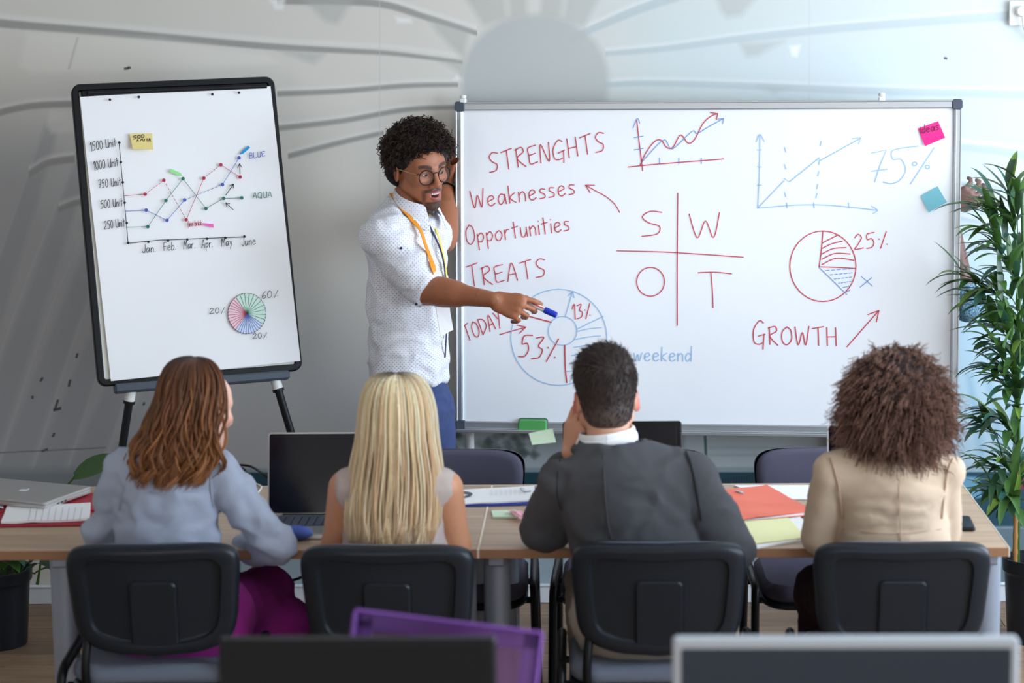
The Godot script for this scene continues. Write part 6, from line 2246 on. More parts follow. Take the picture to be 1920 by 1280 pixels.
# hair that falls from the crown: levels are [middle, half width, half depth]; strands wrap round by «wrap» radians
func falling_hair(t: Node3D, org: Vector3, levels: Array, wrap: float, wave: float, root: Color, mids: Array, tip: Color, root_to: float, seed_: int, back: Vector3, count := 1100, ragged := 0.12, wrap_right := -1.0):
	var r := RandomNumberGenerator.new()
	r.seed = seed_
	if wrap_right < 0.0: wrap_right = wrap
	var side := Vector3.UP.cross(back).normalized()
	var n := levels.size()
	var place := func(th: float, s: float, lift: float) -> Vector3:
		var q := clampf(s, 0.0, 1.0) * (n - 1)
		var k := mini(int(q), n - 2)
		var f := q - k
		var a: Array = levels[k]; var b: Array = levels[k + 1]
		var p: Array = levels[maxi(k - 1, 0)]; var x: Array = levels[mini(k + 2, n - 1)]
		var mid: Vector3 = (a[0] as Vector3).cubic_interpolate(b[0], p[0], x[0], f)
		var w := cubic_interpolate(a[1], b[1], p[1], x[1], f)
		var d := cubic_interpolate(a[2], b[2], p[2], x[2], f)
		return mid + side * sin(th) * (w + lift) + back * cos(th) * (d + lift)
	# the mass beneath
	var g := []
	var lock := FastNoiseLite.new()
	lock.seed = seed_
	lock.frequency = 1.0
	for i in 40:
		var row := PackedVector3Array()
		for j in 41:
			var th: float = lerpf(-wrap, wrap_right, j / 40.0)
			var s: float = i / 39.0 * 0.93
			var lk := lock.get_noise_2d(th * 5.0 + 3.0 * wave * sin(s * 14.0), s * 1.2)
			row.append((place.call(th, s, -0.008 + 0.008 * lk * smoothstep(0.1, 0.4, s)) as Vector3) - org)
		g.append(row)
	var b := MB.new()
	b.tint = mids[0]
	for i in 39:
		var s := i / 39.0
		b.tint = root.lerp((mids[0] as Color).lerp(tip, s), smoothstep(0.0, root_to, s)) * 0.8
		for j in 40: b.quad(g[i][j], g[i + 1][j], g[i + 1][j + 1], g[i][j + 1])
	var hm := M.get("hair_long") as StandardMaterial3D
	if hm == null: hm = hair_mat("hair_long", 0.42)
	var hair := put(b.done(70), "hair", hm, t)
	var st := Strands.new()
	var locks := 84
	var lock_lift := []; var lock_phase := []; var lock_col := []; var lock_end := []
	for k in locks:
		lock_lift.append(r.randf_range(-0.004, 0.009)); lock_phase.append(r.randf() * TAU); lock_end.append(r.randf_range(1.0 - ragged, 1.0))
		lock_col.append(mids[r.randi() % mids.size()])
	for k in count:
		var u := r.randf()
		var lk := int(u * locks) % locks
		var centre := (lk + 0.5) / locks
		var th0 := lerpf(-wrap, wrap_right, u)
		var pts := PackedVector3Array()
		var s0 := r.randf_range(0.0, 0.10) if k % 5 else r.randf_range(0.2, 0.5)
		var s1: float = lock_end[lk] - r.randf_range(0.0, 0.06)
		var lift := r.randf_range(-0.002, 0.005)
		var flick := r.randfn() * 0.10
		for i in 15:
			var s := lerpf(s0, s1, i / 14.0)
			var th := lerpf(th0, lerpf(-wrap, wrap_right, centre), 0.5 * smoothstep(0.15, 0.9, s))
			th += wave * 0.10 * sin(lock_phase[lk] + s * 15.0) * smoothstep(0.25, 0.7, s) + flick * smoothstep(0.8, 1.0, s)
			var up: float = lift + lock_lift[lk] * smoothstep(0.08, 0.5, s) + wave * 0.012 * sin(lock_phase[lk] * 1.7 + s * 17.0) * smoothstep(0.3, 0.8, s)
			pts.append((place.call(th, s, up) as Vector3) - org)
		# colour runs from the root through the length
		var mid: Color = vary(lock_col[lk], 0.20, r)
		var cols := PackedColorArray()
		var edge := root_to * r.randf_range(0.6, 1.3)
		for i in 15:
			var s := lerpf(s0, s1, i / 14.0)
			cols.append(root.lerp(mid, smoothstep(0.0, edge, s)).lerp(tip, 0.55 * s * s))
		st.add(pts, 0.0021, 0.0014, mid, tip, Vector3(0.3, 0.1, 0.9), cols)
	put(st.b.done(), "strands", hm, hair)

func seam(t: Node3D, f: Field, org: Vector3, pts: Array, depth: float, m: Material, called := "seam", width := 0.0022, fold = null):
	# a stitched line laid on the garment's surface
	var line := []
	for q in pts:
		var d := ray(q[0], q[1]).normalized()
		var p := at(q[0], q[1], depth)
		for k in 90:
			var v := f.value(p)
			if fold != null: v -= fold.call(p, Vector3.ZERO)
			if v < 0.0015: break
			p += d * clampf(v * 0.7, 0.002, 0.03)
		line.append(p + f.slope(p) * 0.001 - org)
	var b := MB.new()
	b.tube(curve(line, 5), PackedFloat32Array([width]), 6)
	put(b.done(60), called, m, t)

func garment(t: Node3D, f: Field, org: Vector3, called: String, m: Material, fold) -> void:
	var b := MB.new()
	f.mesh(b, fold)
	for k in b.v.size(): b.v[k] -= org
	put(b.done(), called, m, t)

func seat_point(x: float) -> Vector3:
	return Vector3(x, 0.575, -5.78)

func woman_blue_shirt():
	var org := Vector3(at(335, 1200, 5.74).x, 0, -5.74)
	var t := thing("person", "seated woman with wavy auburn hair in a pale blue shirt and purple trousers", "person", org)
	var Z := Vector3(0, 0, 1)
	var pel := at(338, 1190, 5.80); var waist := at(314, 1040, 5.79); var chest := at(312, 925, 5.79); var neck := at(338, 838, 5.82)
	var sl := at(236, 880, 5.80); var el := at(192, 1000, 5.82); var wl := at(300, 1004, 6.02)
	var sr := at(408, 888, 5.79); var er := at(522, 1026, 5.82); var wr := at(448, 1026, 5.97)
	var hx := head_xf(at(366, 770, 5.84), Vector3(0.66, -0.14, -0.70), 0.0)
	skin_mat("skin_fair", 255, 255, 255)
	var b := MB.new()
	b.tint = lin(226, 172, 150)
	var paint := func(p: Vector3) -> Color:
		var c := lin(228, 178, 156)
		c = c.lerp(lin(222, 128, 116), 0.55 * smoothstep(0.035, 0.01, p.distance_to(Vector3(-0.045, -0.028, 0.075))) + 0.55 * smoothstep(0.035, 0.01, p.distance_to(Vector3(0.045, -0.028, 0.075))))
		if p.z > 0.07 and Vector2(p.x / 0.022, (p.y + 0.066) / 0.011).length() < 1.0: c = lin(190, 90, 90)
		if p.z > 0.05 and absf(p.y - 0.029) < 0.004 and absf(p.x) > 0.012 and absf(p.x) < 0.05: c = lin(96, 62, 46)
		return c
	head_shape(b, hx, 0.0042, paint)
	var f := Field.new(Vector3(-1.40, 0.45, -6.25), Vector3(-0.72, 1.20, -5.5), 0.014)
	f.cap(neck, chest, 0.052, 0.09, 0.04)
	f.cap(chest, pel, 0.10, 0.11, 0.04, Z, 0.7)
	arm(f, sl, el, wl, 0.038, 0.034, 0.024)
	arm(f, sr, er, wr, 0.038, 0.034, 0.024)
	add_field(b, f, Transform3D.IDENTITY)
	hand_shape(b, hand_frame(wr, Vector3(-0.62, -0.02, -0.35), Vector3(0.1, 1, 0.1)), 1.0, CURL_REST, THUMB_REST, 0.0036)
	hand_shape(b, hand_frame(wl, Vector3(0.5, 0.0, -0.8), Vector3(-0.1, 1, 0.1)), 1.0, CURL_REST, THUMB_REST, 0.0045)
	for k in b.v.size(): b.v[k] -= org
	put(b.done(), "body", M.skin_fair, t)
	# trousers
	f = Field.new(Vector3(-1.35, 0.02, -6.45), Vector3(-0.55, 0.80, -5.5), 0.013)
	var hl := seat_point(org.x - 0.085); var hr := seat_point(org.x + 0.085)
	seated_legs(f, hl, hr, at(536, 1168, 6.06), at(500, 1106, 6.12), at(520, 1330, 6.10), at(560, 1300, 6.16), 0.082)
	garment(t, f, org, "trousers", cloth_mat("purple_crepe", 190, 36, 168), creases(41, 0.008, Vector3(8, 10, 8)))
	# shirt
	f = Field.new(Vector3(-1.46, 0.52, -6.12), Vector3(-0.66, 1.24, -5.50), 0.0105)
	trunk(f, pel + Vector3(0, 0.03, 0), waist, chest, 0.146, 0.126, 0.134, Z, 0.70)
	f.cap(sl + Vector3(0.03, 0.0, 0), sr - Vector3(0.03, 0.0, 0), 0.056, 0.056, 0.05)
	f.cap(neck + Vector3(0, 0.005, 0), chest, 0.064, 0.10, 0.06)
	arm(f, sl, el, wl, 0.054, 0.048, 0.040, 0.006)
	arm(f, sr, er, wr, 0.057, 0.047, 0.038, 0.006)
	f.cap(at(400, 1080, 5.74), at(436, 1118, 5.72), 0.030, 0.014, 0.04)
	f.cut(wr + (er - wr) * 0.10, (wr - er).normalized(), 0.09)
	f.cut(wl + (el - wl) * 0.10, (wl - el).normalized(), 0.09)
	f.cut(neck + Vector3(0, 0.03, 0), Vector3(0, 0.95, 0.2).normalized(), 0.12)
	var fold := creases(43, 0.016, Vector3(8, 12, 8))
	garment(t, f, org, "shirt", cloth_mat("shirt_blue", 208, 219, 242), fold)
	seam(t, f, org, [[256, 862], [240, 890], [228, 925], [222, 960]], 5.45, M.shirt_blue, "seam", 0.0022, fold)
	seam(t, f, org, [[392, 862], [394, 890], [396, 925], [400, 950]], 5.45, M.shirt_blue, "seam", 0.0022, fold)
	seam(t, f, org, [[226, 912], [280, 922], [330, 925], [394, 916]], 5.45, M.shirt_blue, "seam", 0.0016, fold)
	# wavy auburn hair to the shoulder blades
	var lv := []
	for q in [[366, 668, 0.008, 0.008, 5.85], [366, 670, 0.036, 0.040, 5.85], [366, 679, 0.062, 0.076, 5.85], [367, 704, 0.083, 0.106, 5.84], [364, 745, 0.090, 0.118, 5.83], [355, 790, 0.099, 0.120, 5.81], [343, 835, 0.120, 0.112, 5.79], [332, 872, 0.125, 0.112, 5.79], [322, 908, 0.095, 0.118, 5.79]]:
		lv.append([at(q[0], q[1], q[4]), q[2], q[3]])
	falling_hair(t, org, lv, 1.62, 1.3, lin(70, 44, 36), [lin(110, 68, 44), lin(124, 74, 46), lin(146, 92, 56), lin(92, 58, 40), lin(160, 106, 66)], lin(186, 128, 80), 0.75, 61, Vector3(-0.18, 0, 1).normalized(), 1500, 0.16, 1.32)
	shoes_for(t, org, [at(520, 1335, 6.10), at(560, 1305, 6.16)])

func shoes_for(t: Node3D, org: Vector3, ankles: Array):
	var b := MB.new()
	for a in ankles: shoe(b, Vector3(a.x, 0.001, a.z), Vector3(0, 0, -1), 0.24)
	for k in b.v.size(): b.v[k] -= org
	put(b.done(), "shoes", M.black_plastic, t)

func cloth_mat(called: String, r: float, g: float, b: float) -> StandardMaterial3D:
	var m := mat(called, r, g, b, 0.85)
	cloth(m, 70, 0.10, 1)
	return m

func woman_blonde():
	var org := Vector3(at(742, 1200, 5.72).x, 0, -5.72)
	var t := thing("person", "seated woman with long straight blonde hair and a sleeveless pale top", "person", org)
	var Z := Vector3(0, 0, 1)
	var pel := at(738, 1190, 5.79); var waist := at(740, 1050, 5.78); var chest := at(740, 955, 5.78); var neck := at(742, 868, 5.80)
	var sl := at(648, 915, 5.78); var el := at(630, 1026, 5.82); var wl := at(680, 1000, 6.02)
	var sr := at(836, 915, 5.78); var er := at(854, 1022, 5.82); var wr := at(810, 1000, 6.02)
	var hx := head_xf(at(744, 800, 5.82), Vector3(0.06, -0.10, -1.0))
	skin_mat("skin_tan", 255, 255, 255)
	var b := MB.new()
	b.tint = lin(206, 146, 112)
	head_shape(b, hx, 0.0055)
	var f := Field.new(Vector3(-0.80, 0.45, -6.2), Vector3(-0.26, 1.15, -5.5), 0.012)
	f.cap(neck, chest, 0.05, 0.09, 0.04)
	f.cap(chest, pel, 0.10, 0.11, 0.04, Z, 0.7)
	f.cap(sl + Vector3(0.02, 0, 0), sr - Vector3(0.02, 0, 0), 0.048, 0.048, 0.04)
	arm(f, sl, el, wl, 0.046, 0.038, 0.026)
	arm(f, sr, er, wr, 0.046, 0.038, 0.026)
	add_field(b, f, Transform3D.IDENTITY)
	hand_shape(b, hand_frame(wr, Vector3(-0.4, 0.0, -0.8), Vector3(0.1, 1, 0.1)), 1.0, CURL_REST, THUMB_REST, 0.0045)
	hand_shape(b, hand_frame(wl, Vector3(0.4, 0.0, -0.8), Vector3(-0.1, 1, 0.1)), -1.0, CURL_REST, THUMB_REST, 0.0045)
	for k in b.v.size(): b.v[k] -= org
	put(b.done(), "body", M.skin_tan, t)
	f = Field.new(Vector3(-0.80, 0.02, -6.45), Vector3(-0.30, 0.80, -5.5), 0.015)
	var hl := seat_point(org.x - 0.085); var hr := seat_point(org.x + 0.085)
	seated_legs(f, hl, hr, Vector3(org.x - 0.09, 0.55, -6.12), Vector3(org.x + 0.09, 0.55, -6.12), Vector3(org.x - 0.09, 0.09, -6.10), Vector3(org.x + 0.09, 0.09, -6.10), 0.078)
	garment(t, f, org, "trousers", cloth_mat("grey_twill", 74, 78, 92), creases(51, 0.005))
	f = Field.new(Vector3(-0.80, 0.52, -6.0), Vector3(-0.26, 1.12, -5.5), 0.011)
	trunk(f, pel + Vector3(0, 0.03, 0), waist, chest, 0.142, 0.126, 0.130, Z, 0.70)
	f.cap(sl + Vector3(0.055, 0.008, 0), sr - Vector3(0.055, -0.008, 0), 0.056, 0.056, 0.04)
	f.cap(sl + Vector3(0.012, 0.0, 0), sl + Vector3(0.08, 0.0, 0), 0.054, 0.05, 0.02)
	f.cap(sr - Vector3(0.012, 0.0, 0), sr - Vector3(0.08, 0.0, 0), 0.054, 0.05, 0.02)
	f.cut(sl + Vector3(-0.022, 0, 0), Vector3(-1, -0.1, 0).normalized(), 0.10)
	f.cut(sr + Vector3(0.022, 0, 0), Vector3(1, -0.1, 0).normalized(), 0.10)
	garment(t, f, org, "top", cloth_mat("top_blush", 238, 218, 210), creases(53, 0.006, Vector3(9, 12, 9)))
	var lv := []
	for q in [[742, 698, 0.008, 0.008, 5.84], [742, 700, 0.036, 0.040, 5.84], [742, 709, 0.062, 0.074, 5.84], [743, 730, 0.080, 0.100, 5.83], [744, 768, 0.092, 0.116, 5.82], [744, 820, 0.098, 0.118, 5.80], [743, 880, 0.114, 0.108, 5.79], [740, 940, 0.124, 0.108, 5.78], [738, 990, 0.120, 0.108, 5.78], [736, 1040, 0.108, 0.108, 5.78]]:
		lv.append([at(q[0], q[1], q[4]), q[2], q[3]])
	falling_hair(t, org, lv, 1.75, 0.22, lin(74, 54, 46), [lin(244, 228, 190), lin(236, 212, 168), lin(250, 240, 210), lin(222, 188, 146), lin(244, 222, 184)], lin(234, 196, 160), 0.26, 67, Z, 1700, 0.14)
	shoes_for(t, org, [Vector3(org.x - 0.09, 0, -6.10), Vector3(org.x + 0.09, 0, -6.10)])

func man_suit():
	var org := Vector3(at(1225, 1200, 5.74).x, 0, -5.74)
	var t := thing("person", "seated man in a charcoal grey suit with short dark hair, chin on his hand", "person", org)
	var Z := Vector3(0, 0, 1)
	var pel := at(1228, 1190, 5.80); var waist := at(1206, 1070, 5.79); var chest := at(1176, 945, 5.80); var neck := at(1140, 838, 5.88)
	var sl := at(1062, 906, 5.82); var el := at(1024, 990, 5.88); var wl := at(1062, 866, 5.98)
	var sr := at(1296, 896, 5.80); var er := at(1366, 1028, 5.81); var wr := at(1300, 1000, 6.02)
	var hx := head_xf(at(1137, 752, 5.92), Vector3(-0.06, -0.12, -1.0), -0.02)
	skin_mat("skin_light", 255, 255, 255)
	var b := MB.new()
	b.tint = lin(218, 160, 132)
	var paint := func(p: Vector3) -> Color:
		var c := lin(220, 164, 136)
		return c.lerp(lin(206, 84, 78), 0.75 * smoothstep(0.076, 0.084, absf(p.x)) * float(p.z < 0.03))  # ears painted redder, for light shining through from behind
	head_shape(b, hx, 0.0042, paint)
	var f := Field.new(Vector3(-0.25, 0.45, -6.2), Vector3(0.45, 1.20, -5.5), 0.013)
	f.cap(neck + Vector3(0, 0.05, 0), chest, 0.052, 0.07, 0.03)
	f.cap(chest, pel, 0.12, 0.12, 0.04, Z, 0.7)
	arm(f, sl, el, wl, 0.045, 0.042, 0.030)
	arm(f, sr, er, wr, 0.045, 0.042, 0.030)
	add_field(b, f, Transform3D.IDENTITY)
	hand_shape(b, hand_frame(at(1068, 858, 5.95), at(1082, 790, 5.95) - at(1066, 866, 5.95), Vector3(-0.75, 0.0, 0.65)), -1.0, [[0.3, 0.5, 0.3], [0.35, 0.6, 0.4], [0.5, 0.7, 0.5], [0.7, 0.8, 0.5]], THUMB_REST, 0.0034)
	hand_shape(b, hand_frame(wr, Vector3(-0.6, 0.0, -0.6), Vector3(0.1, 1, 0.1)), 1.0, CURL_REST, THUMB_REST, 0.0045)
	for k in b.v.size(): b.v[k] -= org
	put(b.done(), "body", M.skin_light, t)
	# trousers: sand coloured
	f = Field.new(Vector3(-0.12, 0.02, -6.5), Vector3(0.50, 0.80, -5.45), 0.014)
	var hl := seat_point(org.x - 0.10); var hr := seat_point(org.x + 0.10)
	seated_legs(f, hl, hr, Vector3(org.x - 0.17, 0.55, -6.14), Vector3(org.x + 0.14, 0.55, -6.14), Vector3(org.x - 0.15, 0.09, -6.12), Vector3(org.x + 0.13, 0.09, -6.12), 0.088)
	f.cap(Vector3(org.x - 0.08, 0.560, -5.735), Vector3(org.x + 0.10, 0.560, -5.735), 0.085, 0.085, 0.04)
	garment(t, f, org, "trousers", cloth_mat("sand_cotton", 206, 190, 172), creases(71, 0.006))
	shoes_for(t, org, [Vector3(org.x - 0.15, 0, -6.12), Vector3(org.x + 0.13, 0, -6.12)])
	# white collar standing above the jacket
	b = MB.new()
	var pts := PackedVector3Array()
	for k in 25:
		var a := TAU * k / 24
		pts.append(at(1138, 815, 5.882) + Vector3(sin(a) * 0.071, 0.0095 * sin(a) + 0.002 * cos(a), cos(a) * 0.077) - org)
	b.tube(pts, PackedFloat32Array([0.005]), 10, 3.0, Vector3.UP)
	for k in 25: pts[k] += Vector3(0, -0.018, 0) + (pts[k] + org - at(1138, 815, 5.882)) * 0.08
	b.tube(pts, PackedFloat32Array([0.006]), 10, 3.0, Vector3.UP)
	put(b.done(60), "shirt_collar", M.paper, t)
	# jacket
	f = Field.new(Vector3(-0.30, 0.52, -6.12), Vector3(0.52, 1.16, -5.46), 0.0105)
	trunk(f, pel + Vector3(0, 0.02, 0), waist, chest, 0.162, 0.156, 0.176, Z, 0.58)
	f.cap(sl + Vector3(0.03, 0.0, 0), sr - Vector3(0.035, 0.0, 0), 0.066, 0.066, 0.05)
	f.cap(neck + Vector3(0.0, -0.01, 0.0), chest + Vector3(0, 0.02, 0), 0.072, 0.13, 0.07)
	arm(f, sl, el, lerp(el, wl, 0.85), 0.070, 0.062, 0.046, 0.007)
	arm(f, sr, er, wr, 0.070, 0.064, 0.050, 0.006)
	f.cut(neck + Vector3(0.0, 0.008, 0.0), Vector3(0.05, 0.97, -0.12).normalized(), 0.13)
	var fold := creases(73, 0.013, Vector3(6, 9, 6), 0.25)
	garment(t, f, org, "jacket", cloth_mat("suit_charcoal", 88, 89, 94), fold)
	mat("suit_seam", 44, 45, 50, 0.9)
	seam(t, f, org, [[1132, 852], [1134, 910], [1140, 980], [1152, 1020]], 5.42, M.suit_charcoal, "seam", 0.0018, fold)
	seam(t, f, org, [[1286, 846], [1296, 870], [1304, 905], [1311, 945], [1316, 975]], 5.42, M.suit_seam, "seam", 0.0032, fold)
	seam(t, f, org, [[1050, 862], [1046, 890], [1046, 925], [1052, 955]], 5.42, M.suit_seam, "seam", 0.0026, fold)
	# collar fold of the jacket
	b = MB.new()
	pts = PackedVector3Array()
	for k in 17:
		var a := lerpf(-1.9, 1.9, k / 16.0)
		pts.append(at(1139, 834, 5.882) + Vector3(sin(a) * 0.086, -0.012 * (1.0 - cos(a)) * 0.4 + 0.005 * sin(a), cos(a) * 0.090) - org)
	b.tube(pts, PackedFloat32Array([0.009, 0.011, 0.013, 0.014, 0.014, 0.014, 0.014, 0.014, 0.014, 0.014, 0.014, 0.014, 0.014, 0.014, 0.013, 0.011, 0.009]), 10, 1.0)
	put(b.done(60), "jacket_collar", M.suit_charcoal, t)
	# short hair: a close cap, longer on top, with short strands lying back
	f = Field.new(Vector3(-0.12, -0.10, -0.15), Vector3(0.12, 0.19, 0.14), 0.006)
	f.egg(Vector3(0, 0.042, -0.016), Vector3(0.0785, 0.091, 0.102), Basis.IDENTITY, 0.02)
	f.egg(Vector3(0.006, 0.092, 0.012), Vector3(0.066, 0.056, 0.084), Basis.IDENTITY, 0.04)
	f.egg(Vector3(0, -0.030, -0.056), Vector3(0.060, 0.048, 0.054), Basis.IDENTITY, 0.03)
	f.egg(Vector3(0, -0.040, 0.090), Vector3(0.12, 0.11, 0.085), Basis.IDENTITY, 0.01, true)
	f.cut(Vector3(0, -0.066, -0.05), Vector3(0, -1, 0.1).normalized(), 0.15)
	for s in [-1.0, 1.0]: f.egg(Vector3(s * 0.090, 0.000, -0.002), Vector3(0.022, 0.036, 0.030), Basis.IDENTITY, 0.006, true)
	b = MB.new()
	var hp := func(p: Vector3) -> Color:
		return lin(96, 82, 76).lerp(lin(58, 47, 45), smoothstep(-0.06, 0.01, p.y))
	add_field(b, f, hx, hp)
	for k in b.v.size(): b.v[k] -= org
	hair_mat("hair_short", 0.55)
	var hair := put(b.done(), "hair", M.hair_short, t)
	var r := RandomNumberGenerator.new()
	r.seed = 77
	var st := Strands.new()
	for k in 5200:
		var d := Vector3(r.randfn(), r.randfn(), r.randfn()).normalized()
		if d.y < -0.75 or d.z > 0.75: continue
		var p := Vector3(0, 0.04, -0.016)
		for i in 40:
			p += d * 0.004
			if f.value(p) > -0.001: break
		if f.value(p - d * 0.006) > 0.0 or p.y < -0.058: continue
		var n := f.slope(p)
		var flow := Vector3(0.25, -0.9, -0.3).lerp(Vector3(0.35, 0.1, 0.9), smoothstep(0.06, 0.125, p.y + r.randfn() * 0.012))
		flow = (flow - n * n.dot(flow)).normalized() + n * (0.10 + 0.3 * smoothstep(0.06, 0.12, p.y)) + Vector3(r.randfn(), r.randfn(), r.randfn()) * 0.22
		var l := 0.010 if p.y < 0.06 else r.randf_range(0.016, 0.030)
		var c := vary(lin(72, 60, 57), 0.25, r)
		st.add(PackedVector3Array([hx * p - org, hx * (p + flow * l * 0.5) - org, hx * (p + flow * l - n * l * 0.25) - org]), 0.0010, 0.0007, c, c * 1.1)
	put(st.b.done(), "strands", M.hair_short, hair)

func woman_beige():
	var org := Vector3(at(1682, 1200, 5.74).x, 0, -5.74)
	var t := thing("person", "seated woman with a big frizzy brown afro and a beige jacket", "person", org)
	var Z := Vector3(0, 0, 1)
	var pel := at(1686, 1190, 5.80); var waist := at(1680, 1050, 5.78); var chest := at(1674, 950, 5.79); var neck := at(1674, 858, 5.83)
	var sl := at(1560, 896, 5.79); var el := at(1540, 1004, 5.83); var wl := at(1612, 1002, 6.04)
	var sr := at(1768, 894, 5.80); var er := at(1770, 1000, 5.85); var wr := at(1720, 1000, 6.04)
	var hx := head_xf(at(1676, 778, 5.86), Vector3(-0.04, -0.10, -1.0))
	skin_mat("skin_bronze", 255, 255, 255)
	var b := MB.new()
	b.tint = lin(170, 110, 82)
	head_shape(b, hx, 0.0055)
	var f := Field.new(Vector3(0.45, 0.45, -6.25), Vector3(1.02, 1.20, -5.5), 0.014)
	f.cap(neck, chest, 0.05, 0.09, 0.04)
	f.cap(chest, pel, 0.10, 0.11, 0.04, Z, 0.7)
	arm(f, sl, el, wl, 0.038, 0.034, 0.025)
	arm(f, sr, er, wr, 0.038, 0.034, 0.025)
	add_field(b, f, Transform3D.IDENTITY)
	hand_shape(b, hand_frame(wr, Vector3(-0.4, 0.0, -0.8), Vector3(0.1, 1, 0.1)), 1.0, CURL_REST, THUMB_REST, 0.0045)
	hand_shape(b, hand_frame(wl, Vector3(0.4, 0.0, -0.8), Vector3(-0.1, 1, 0.1)), -1.0, CURL_REST, THUMB_REST, 0.0045)
	for k in b.v.size(): b.v[k] -= org
	put(b.done(), "body", M.skin_bronze, t)
	f = Field.new(Vector3(0.40, 0.02, -6.5), Vector3(1.05, 0.80, -5.45), 0.014)
	var hl := seat_point(org.x - 0.09); var hr := seat_point(org.x + 0.09)
	seated_legs(f, hl, hr, Vector3(org.x - 0.16, 0.55, -6.14), Vector3(org.x + 0.12, 0.55, -6.14), Vector3(org.x - 0.17, 0.09, -6.05), Vector3(org.x + 0.12, 0.09, -6.12), 0.082)
	garment(t, f, org, "trousers", cloth_mat("wine_twill", 52, 22, 30), creases(81, 0.006))
	shoes_for(t, org, [Vector3(org.x - 0.17, 0, -6.05), Vector3(org.x + 0.12, 0, -6.12)])
	# jacket
	f = Field.new(Vector3(0.40, 0.52, -6.12), Vector3(1.06, 1.16, -5.46), 0.0105)
	trunk(f, pel + Vector3(0, 0.02, 0), waist, chest, 0.148, 0.130, 0.136, Z, 0.68)
	f.cap(sl + Vector3(0.03, 0.0, 0), sr - Vector3(0.03, 0.0, 0), 0.054, 0.054, 0.05)
	f.cap(neck, chest + Vector3(0, 0.03, 0), 0.066, 0.10, 0.06)
	arm(f, sl, el, wl, 0.052, 0.050, 0.042, 0.006)
	arm(f, sr, er, wr, 0.046, 0.042, 0.040, 0.006)
	f.cut(neck + Vector3(0, 0.024, 0), Vector3(0, 0.97, 0.15).normalized(), 0.12)
	for q in [[1558, 878], [1778, 877]]:                    # padded shoulders
		f.cap(at(q[0], q[1], 5.80), at(q[0] + (1674 - q[0]) * 0.35, q[1] - 8, 5.80), 0.036, 0.044, 0.03)
	var loose := creases(83, 0.007, Vector3(3.5, 14, 4), 0.2)
	var pulls := [[at(1675, 948, 5.66).y, 0.0050], [at(1675, 972, 5.66).y, 0.0065], [at(1675, 1000, 5.66).y, 0.0045]]
	var mid_x := at(1675, 950, 5.7).x
	var fold := func(p: Vector3, n: Vector3) -> float:      # the cloth pulls into level creases under the shoulder blades
		var e: float = loose.call(p, n)
		for q in pulls:
			var bow: float = 0.10 * (p.x - mid_x) * (p.x - mid_x) + 0.010 * sin(p.x * 31.0 + q[1] * 900.0)
			e -= q[1] * exp(-pow((p.y - q[0] - bow) / 0.008, 2.0)) * smoothstep(0.15, 0.05, absf(p.x - mid_x)) * 1.4
		return e
	garment(t, f, org, "jacket", cloth_mat("jacket_beige", 240, 211, 180), fold)
	mat("beige_dark", 178, 148, 122, 0.9)
	seam(t, f, org, [[1684, 862], [1686, 930], [1689, 1020]], 5.42, M.beige_dark, "seam", 0.0014, fold)
	seam(t, f, org, [[1556, 858], [1564, 880], [1572, 910], [1577, 945], [1580, 972]], 5.42, M.beige_dark, "seam", 0.0024, fold)
	seam(t, f, org, [[1786, 860], [1778, 880], [1772, 910], [1768, 945], [1766, 972]], 5.42, M.beige_dark, "seam", 0.0024, fold)
	seam(t, f, org, [[1580, 992], [1630, 998], [1690, 1000], [1764, 992]], 5.42, M.beige_dark, "seam", 0.0013, fold)
	# a big soft afro: a dark core and thousands of wavy strands
	var r := RandomNumberGenerator.new()
	r.seed = 91
	var core := Field.new(Vector3(-0.2, -0.16, -0.2), Vector3(0.2, 0.24, 0.2), 0.012)
	core.egg(Vector3(0.004, 0.052, -0.030), Vector3(0.122, 0.122, 0.118), Basis.IDENTITY, 0.03)
	core.egg(Vector3(0.008, -0.040, -0.050), Vector3(0.104, 0.060, 0.085), Basis.IDENTITY, 0.04)
	b = MB.new()
	b.tint = lin(40, 27, 25)
	add_field(b, core, hx)
	for k in b.v.size(): b.v[k] -= org
	hair_mat("hair_frizzy", 0.65)
	var hair := put(b.done(), "hair", M.hair_frizzy, t)
	var st := Strands.new()
	var tuft := FastNoiseLite.new()
	tuft.seed = 4
	tuft.frequency = 1.0
	for k in 5600:
		var d := Vector3(r.randfn(), r.randfn(), r.randfn()).normalized()
		if d.z > 0.55: continue
		if d.y < -0.88: continue
		var p0 := Vector3(0.004, 0.022, -0.030) + d * Vector3(0.112, 0.140, 0.110)
		var clump := tuft.get_noise_3d(d.x * 3.4, d.y * 3.4, d.z * 3.4)
		var l := 0.046 + 0.028 * clump + r.randf_range(-0.012, 0.012)
		if d.x < -0.3: l += 0.010
		var e1 := d.cross(Vector3(0.3, 0.9, 0.2)).normalized()
		var e2 := d.cross(e1)
		var dir := d + Vector3(tuft.get_noise_3d(d.x * 5, d.y * 5, d.z * 5 + 9), tuft.get_noise_3d(d.x * 5 + 7, d.y * 5, d.z * 5), 0) * 0.7 + Vector3.DOWN * 0.25
		var ph := r.randf() * TAU
		var amp := r.randf_range(0.003, 0.008)
		var pts := PackedVector3Array()
		for i in 12:
			var u := i / 11.0
			pts.append(hx * (p0 + dir * l * u + Vector3.DOWN * 0.018 * u * u + e1 * amp * sin(ph + u * 14.0) + e2 * amp * cos(ph + u * 12.0)) - org)
		var c := vary(lin(74, 52, 46), 0.35, r)
		st.add(pts, 0.0014, 0.0009, c, c.lerp(lin(164, 122, 104), r.randf_range(0.3, 1.0)))
	put(st.b.done(), "strands", M.hair_frizzy, hair)

# ---------------------------------------------------------------- someone almost hidden behind the whiteboard

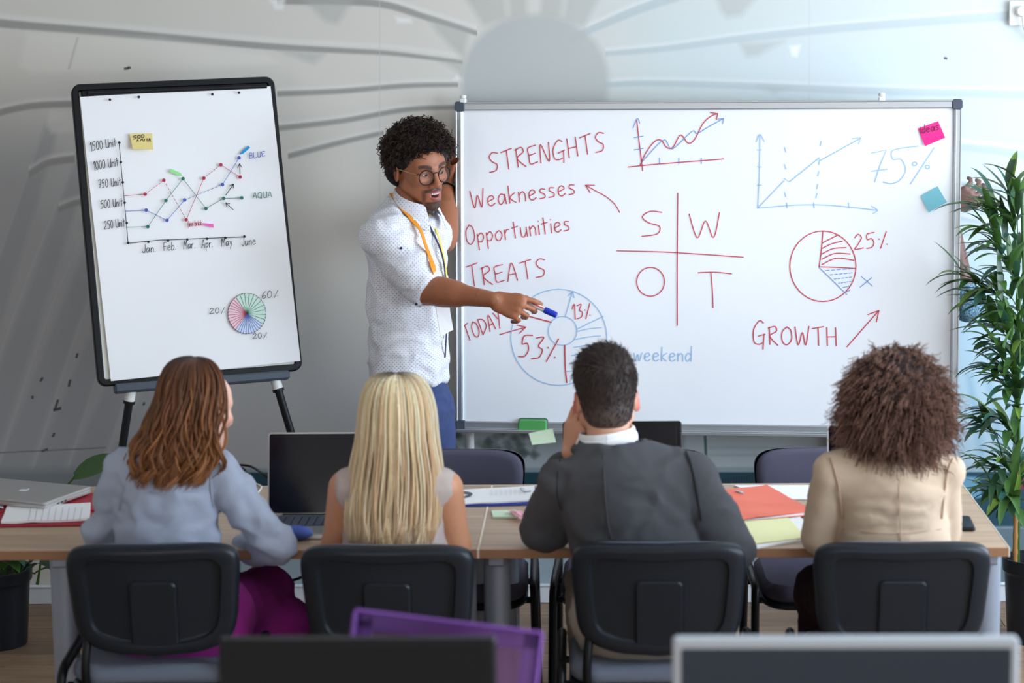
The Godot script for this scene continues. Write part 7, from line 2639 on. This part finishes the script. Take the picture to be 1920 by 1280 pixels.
func helper_behind_board():
	var org := Vector3(1.02, 0, -7.90)
	var t := thing("person", "person almost hidden behind the whiteboard, a hand and patterned sleeve showing past its right edge", "person", org)
	var b := MB.new()
	b.tint = lin(120, 86, 76)
	var Z := Vector3(0, 0, 1)
	var elbow := at(1814, 574, 7.85); var wrist := at(1778, 388, 7.86)
	var shoulder := Vector3(1.14, 1.36, -7.90)
	head_shape(b, head_xf(Vector3(0.98, 1.60, -7.90), Vector3(-1, 0, 0.1)), 0.006)
	var f := Field.new(Vector3(0.80, 0.70, -8.0), Vector3(1.40, 1.70, -7.74), 0.012)
	f.cap(Vector3(0.98, 1.48, -7.90), Vector3(1.0, 1.32, -7.90), 0.05, 0.08, 0.03)
	arm(f, shoulder, elbow, wrist, 0.04, 0.038, 0.027)
	add_field(b, f, Transform3D.IDENTITY)
	hand_shape(b, hand_frame(wrist, Vector3(0.85, 0.45, 0.1), Vector3(0.25, -0.1, 1.0)), 1.0, [[0.4, 0.8, 0.5], [0.45, 0.8, 0.5], [0.5, 0.8, 0.5], [0.55, 0.8, 0.5]], THUMB_REST, 0.0038)
	for k in b.v.size(): b.v[k] -= org
	skin_mat("skin_deep", 255, 255, 255)
	put(b.done(), "body", M.skin_deep, t)
	f = Field.new(Vector3(0.78, 0.70, -8.02), Vector3(1.42, 1.54, -7.74), 0.012)
	f.cap(Vector3(1.0, 0.86, -7.90), Vector3(1.0, 1.34, -7.90), 0.13, 0.15, 0.05, Z, 0.5)
	f.cap(shoulder, elbow, 0.055, 0.050, 0.02)
	f.cap(elbow, elbow.lerp(wrist, 0.12), 0.048, 0.044, 0.02)
	b = MB.new()
	f.mesh(b, creases(97, 0.006))
	for k in b.v.size(): b.v[k] -= org
	var m := mat("leaf_print", 255, 255, 255, 0.85)
	m.albedo_texture = grain(0.06, 2, 12, ramp(Color8(18, 62, 84), Color8(176, 206, 220)))
	m.uv1_triplanar = true
	m.uv1_scale = Vector3(8, 8, 8)
	put(b.done(), "shirt", m, t)
	f = Field.new(Vector3(0.80, 0.03, -8.02), Vector3(1.20, 0.98, -7.74), 0.014)
	for s in [-0.085, 0.085]: f.cap(Vector3(1.0 + s, 0.86, -7.90), Vector3(1.0 + s, 0.09, -7.90), 0.085, 0.055, 0.03)
	f.cap(Vector3(0.95, 0.88, -7.90), Vector3(1.05, 0.88, -7.90), 0.09, 0.09, 0.03)
	garment(t, f, org, "trousers", M.black_plastic, null)
	b = MB.new()
	for s in [-0.085, 0.085]: shoe(b, Vector3(1.0 + s, 0.001, -7.96), Vector3(0, 0, 1), 0.24)
	for k in b.v.size(): b.v[k] -= org
	put(b.done(), "shoes", M.black_plastic, t)
